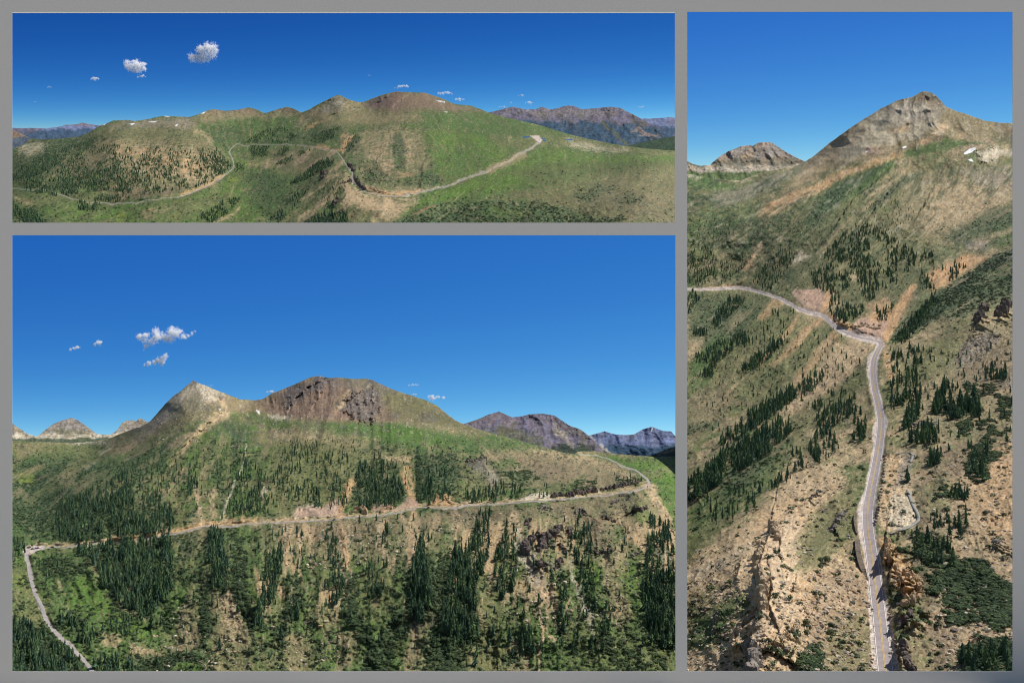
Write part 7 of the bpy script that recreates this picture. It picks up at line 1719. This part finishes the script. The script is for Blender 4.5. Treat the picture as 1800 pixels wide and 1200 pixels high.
z3 = lambda L: [(x / 2.903, y / 2.903, q / 2.903) for x, y, q in L]
cloud(z3([(980, 295, 20), (1010, 300, 24), (1040, 290, 28), (1030, 262, 26), (1060, 250, 26), (1080, 240, 24), (1075, 270, 26), (1100, 255, 16), (1060, 300, 12)]), YA, 1.0, "brightest white cloud high over the wide panorama", 60, None)
cloud(z3([(645, 320, 16), (665, 345, 24), (690, 330, 26), (710, 345, 28), (735, 350, 16), (735, 325, 12), (690, 355, 18)]), YA, .8, "grey-white cloud left of the brightest one in the panorama", 61, None)
for k, (u, v, w, h, lab) in enumerate([(166, 139, 18, 7, "small ragged cloud third from the left in the panorama"), (249, 134, 18, 5, "flat wisp just under the grey-white panorama cloud"), (708, 152, 24, 6, "small cloud over the panorama's brown summit"), (697, 155, 8, 4, "tiny cloud left of the one over the brown summit"),
        (783, 164, 28, 6, "long flat cloud right of the panorama's brown summit"), (808, 174.5, 20, 5, "flat cloud below and right of the long flat one"), (884, 188, 13, 3.5, "flat cloud just above the far right mountains"), (930, 180, 17, 5, "white cloud over the gap in the far right mountains"), (916, 168, 12, 4, "small high cloud above the far right mountains"),
        (1127, 188, 11, 3.5, "lone wisp over the far right range"), (61, 179, 7, 3, "tiny cloud furthest left in the panorama"), (87, 153, 9, 3.5, "faint wisp second from the left in the panorama"), (899, 181, 4, 3, "speck of cloud above the purple mountain"), (648, 132, 7, 2.5, "faint wisp high over the middle of the panorama")]):
    cloud(auto(u, v, w, h, max(3, int(w / h * 2)), 80 + k), YA, .8 if h > 4 else .45, lab, 80 + k, None)

# ================================================================== DEAD TREES low on the valley side
M_dead = mat_noise("dead_wood", (166, 158, 146), (206, 198, 186), 3.0)
def snag_mesh(seed):
    r = np.random.default_rng(seed); V_ = []; T = []
    def limb(p, q, r0, r1):
        p = np.array(p); q = np.array(q); d = q - p; d /= np.linalg.norm(d); a = np.cross(d, [0.3, 1, 0.1]); a /= np.linalg.norm(a); b = np.cross(d, a); k = len(V_)
        for c, rr in ((p, r0), (q, r1)):
            for j in range(5): V_.append(c + rr * (a * math.cos(j * 1.2566) + b * math.sin(j * 1.2566)))
        for j in range(5): T.append((k + j, k + (j + 1) % 5, k + 5 + (j + 1) % 5)); T.append((k + j, k + 5 + (j + 1) % 5, k + 5 + j))
    tip = (0.06 * r.normal(), 0.06 * r.normal(), 1.0); limb((0, 0, -.03), tip, .022, .006)
    for i in range(11):
        z = .25 + .068 * i; a = r.random() * 6.28; l = .16 * (1.1 - z) * (0.5 + r.random()); limb((tip[0] * z, tip[1] * z, z), (tip[0] * z + l * math.cos(a), tip[1] * z + l * math.sin(a), z + .03 - .08 * r.random()), .007, .003)
    return np_mesh("dead_tree", np.array(V_), np.array(T), [M_dead], smooth=False, link=False)
SN = [snag_mesh(i) for i in range(3)]
for k, (u, v) in enumerate([(1003, 1092), (1012, 1104), (1020, 1085), (1034, 1108), (1046, 1098), (1062, 1120), (1098, 1128), (1104, 1112), (930, 1120), (908, 1102), (760, 1100), (845, 1150), (842, 1126), (1134, 1092), (978, 1110), (640, 1160), (610, 1142)]):
    o = bpy.data.objects.new("dead_tree", SN[k % 3]); col_main.objects.link(o); h = 4.2 * (0.7 + .5 * random.random())
    o.location = P(u, v, float(B.Yat(u, v)[0])); o.scale = (h * 1.3, h * 1.3, h); o.rotation_euler.z = k * 1.3
    tag(o, "bare grey dead tree, " + ("leftmost" if u == 610 else "second from the left" if u == 640 else "third from the left" if u == 760 else "rightmost" if u == 1134 else "one of the cluster on the lower right slope" if u > 990 else "one of those right of the broad wood"), "dead tree", "dead trees low on the valley side")
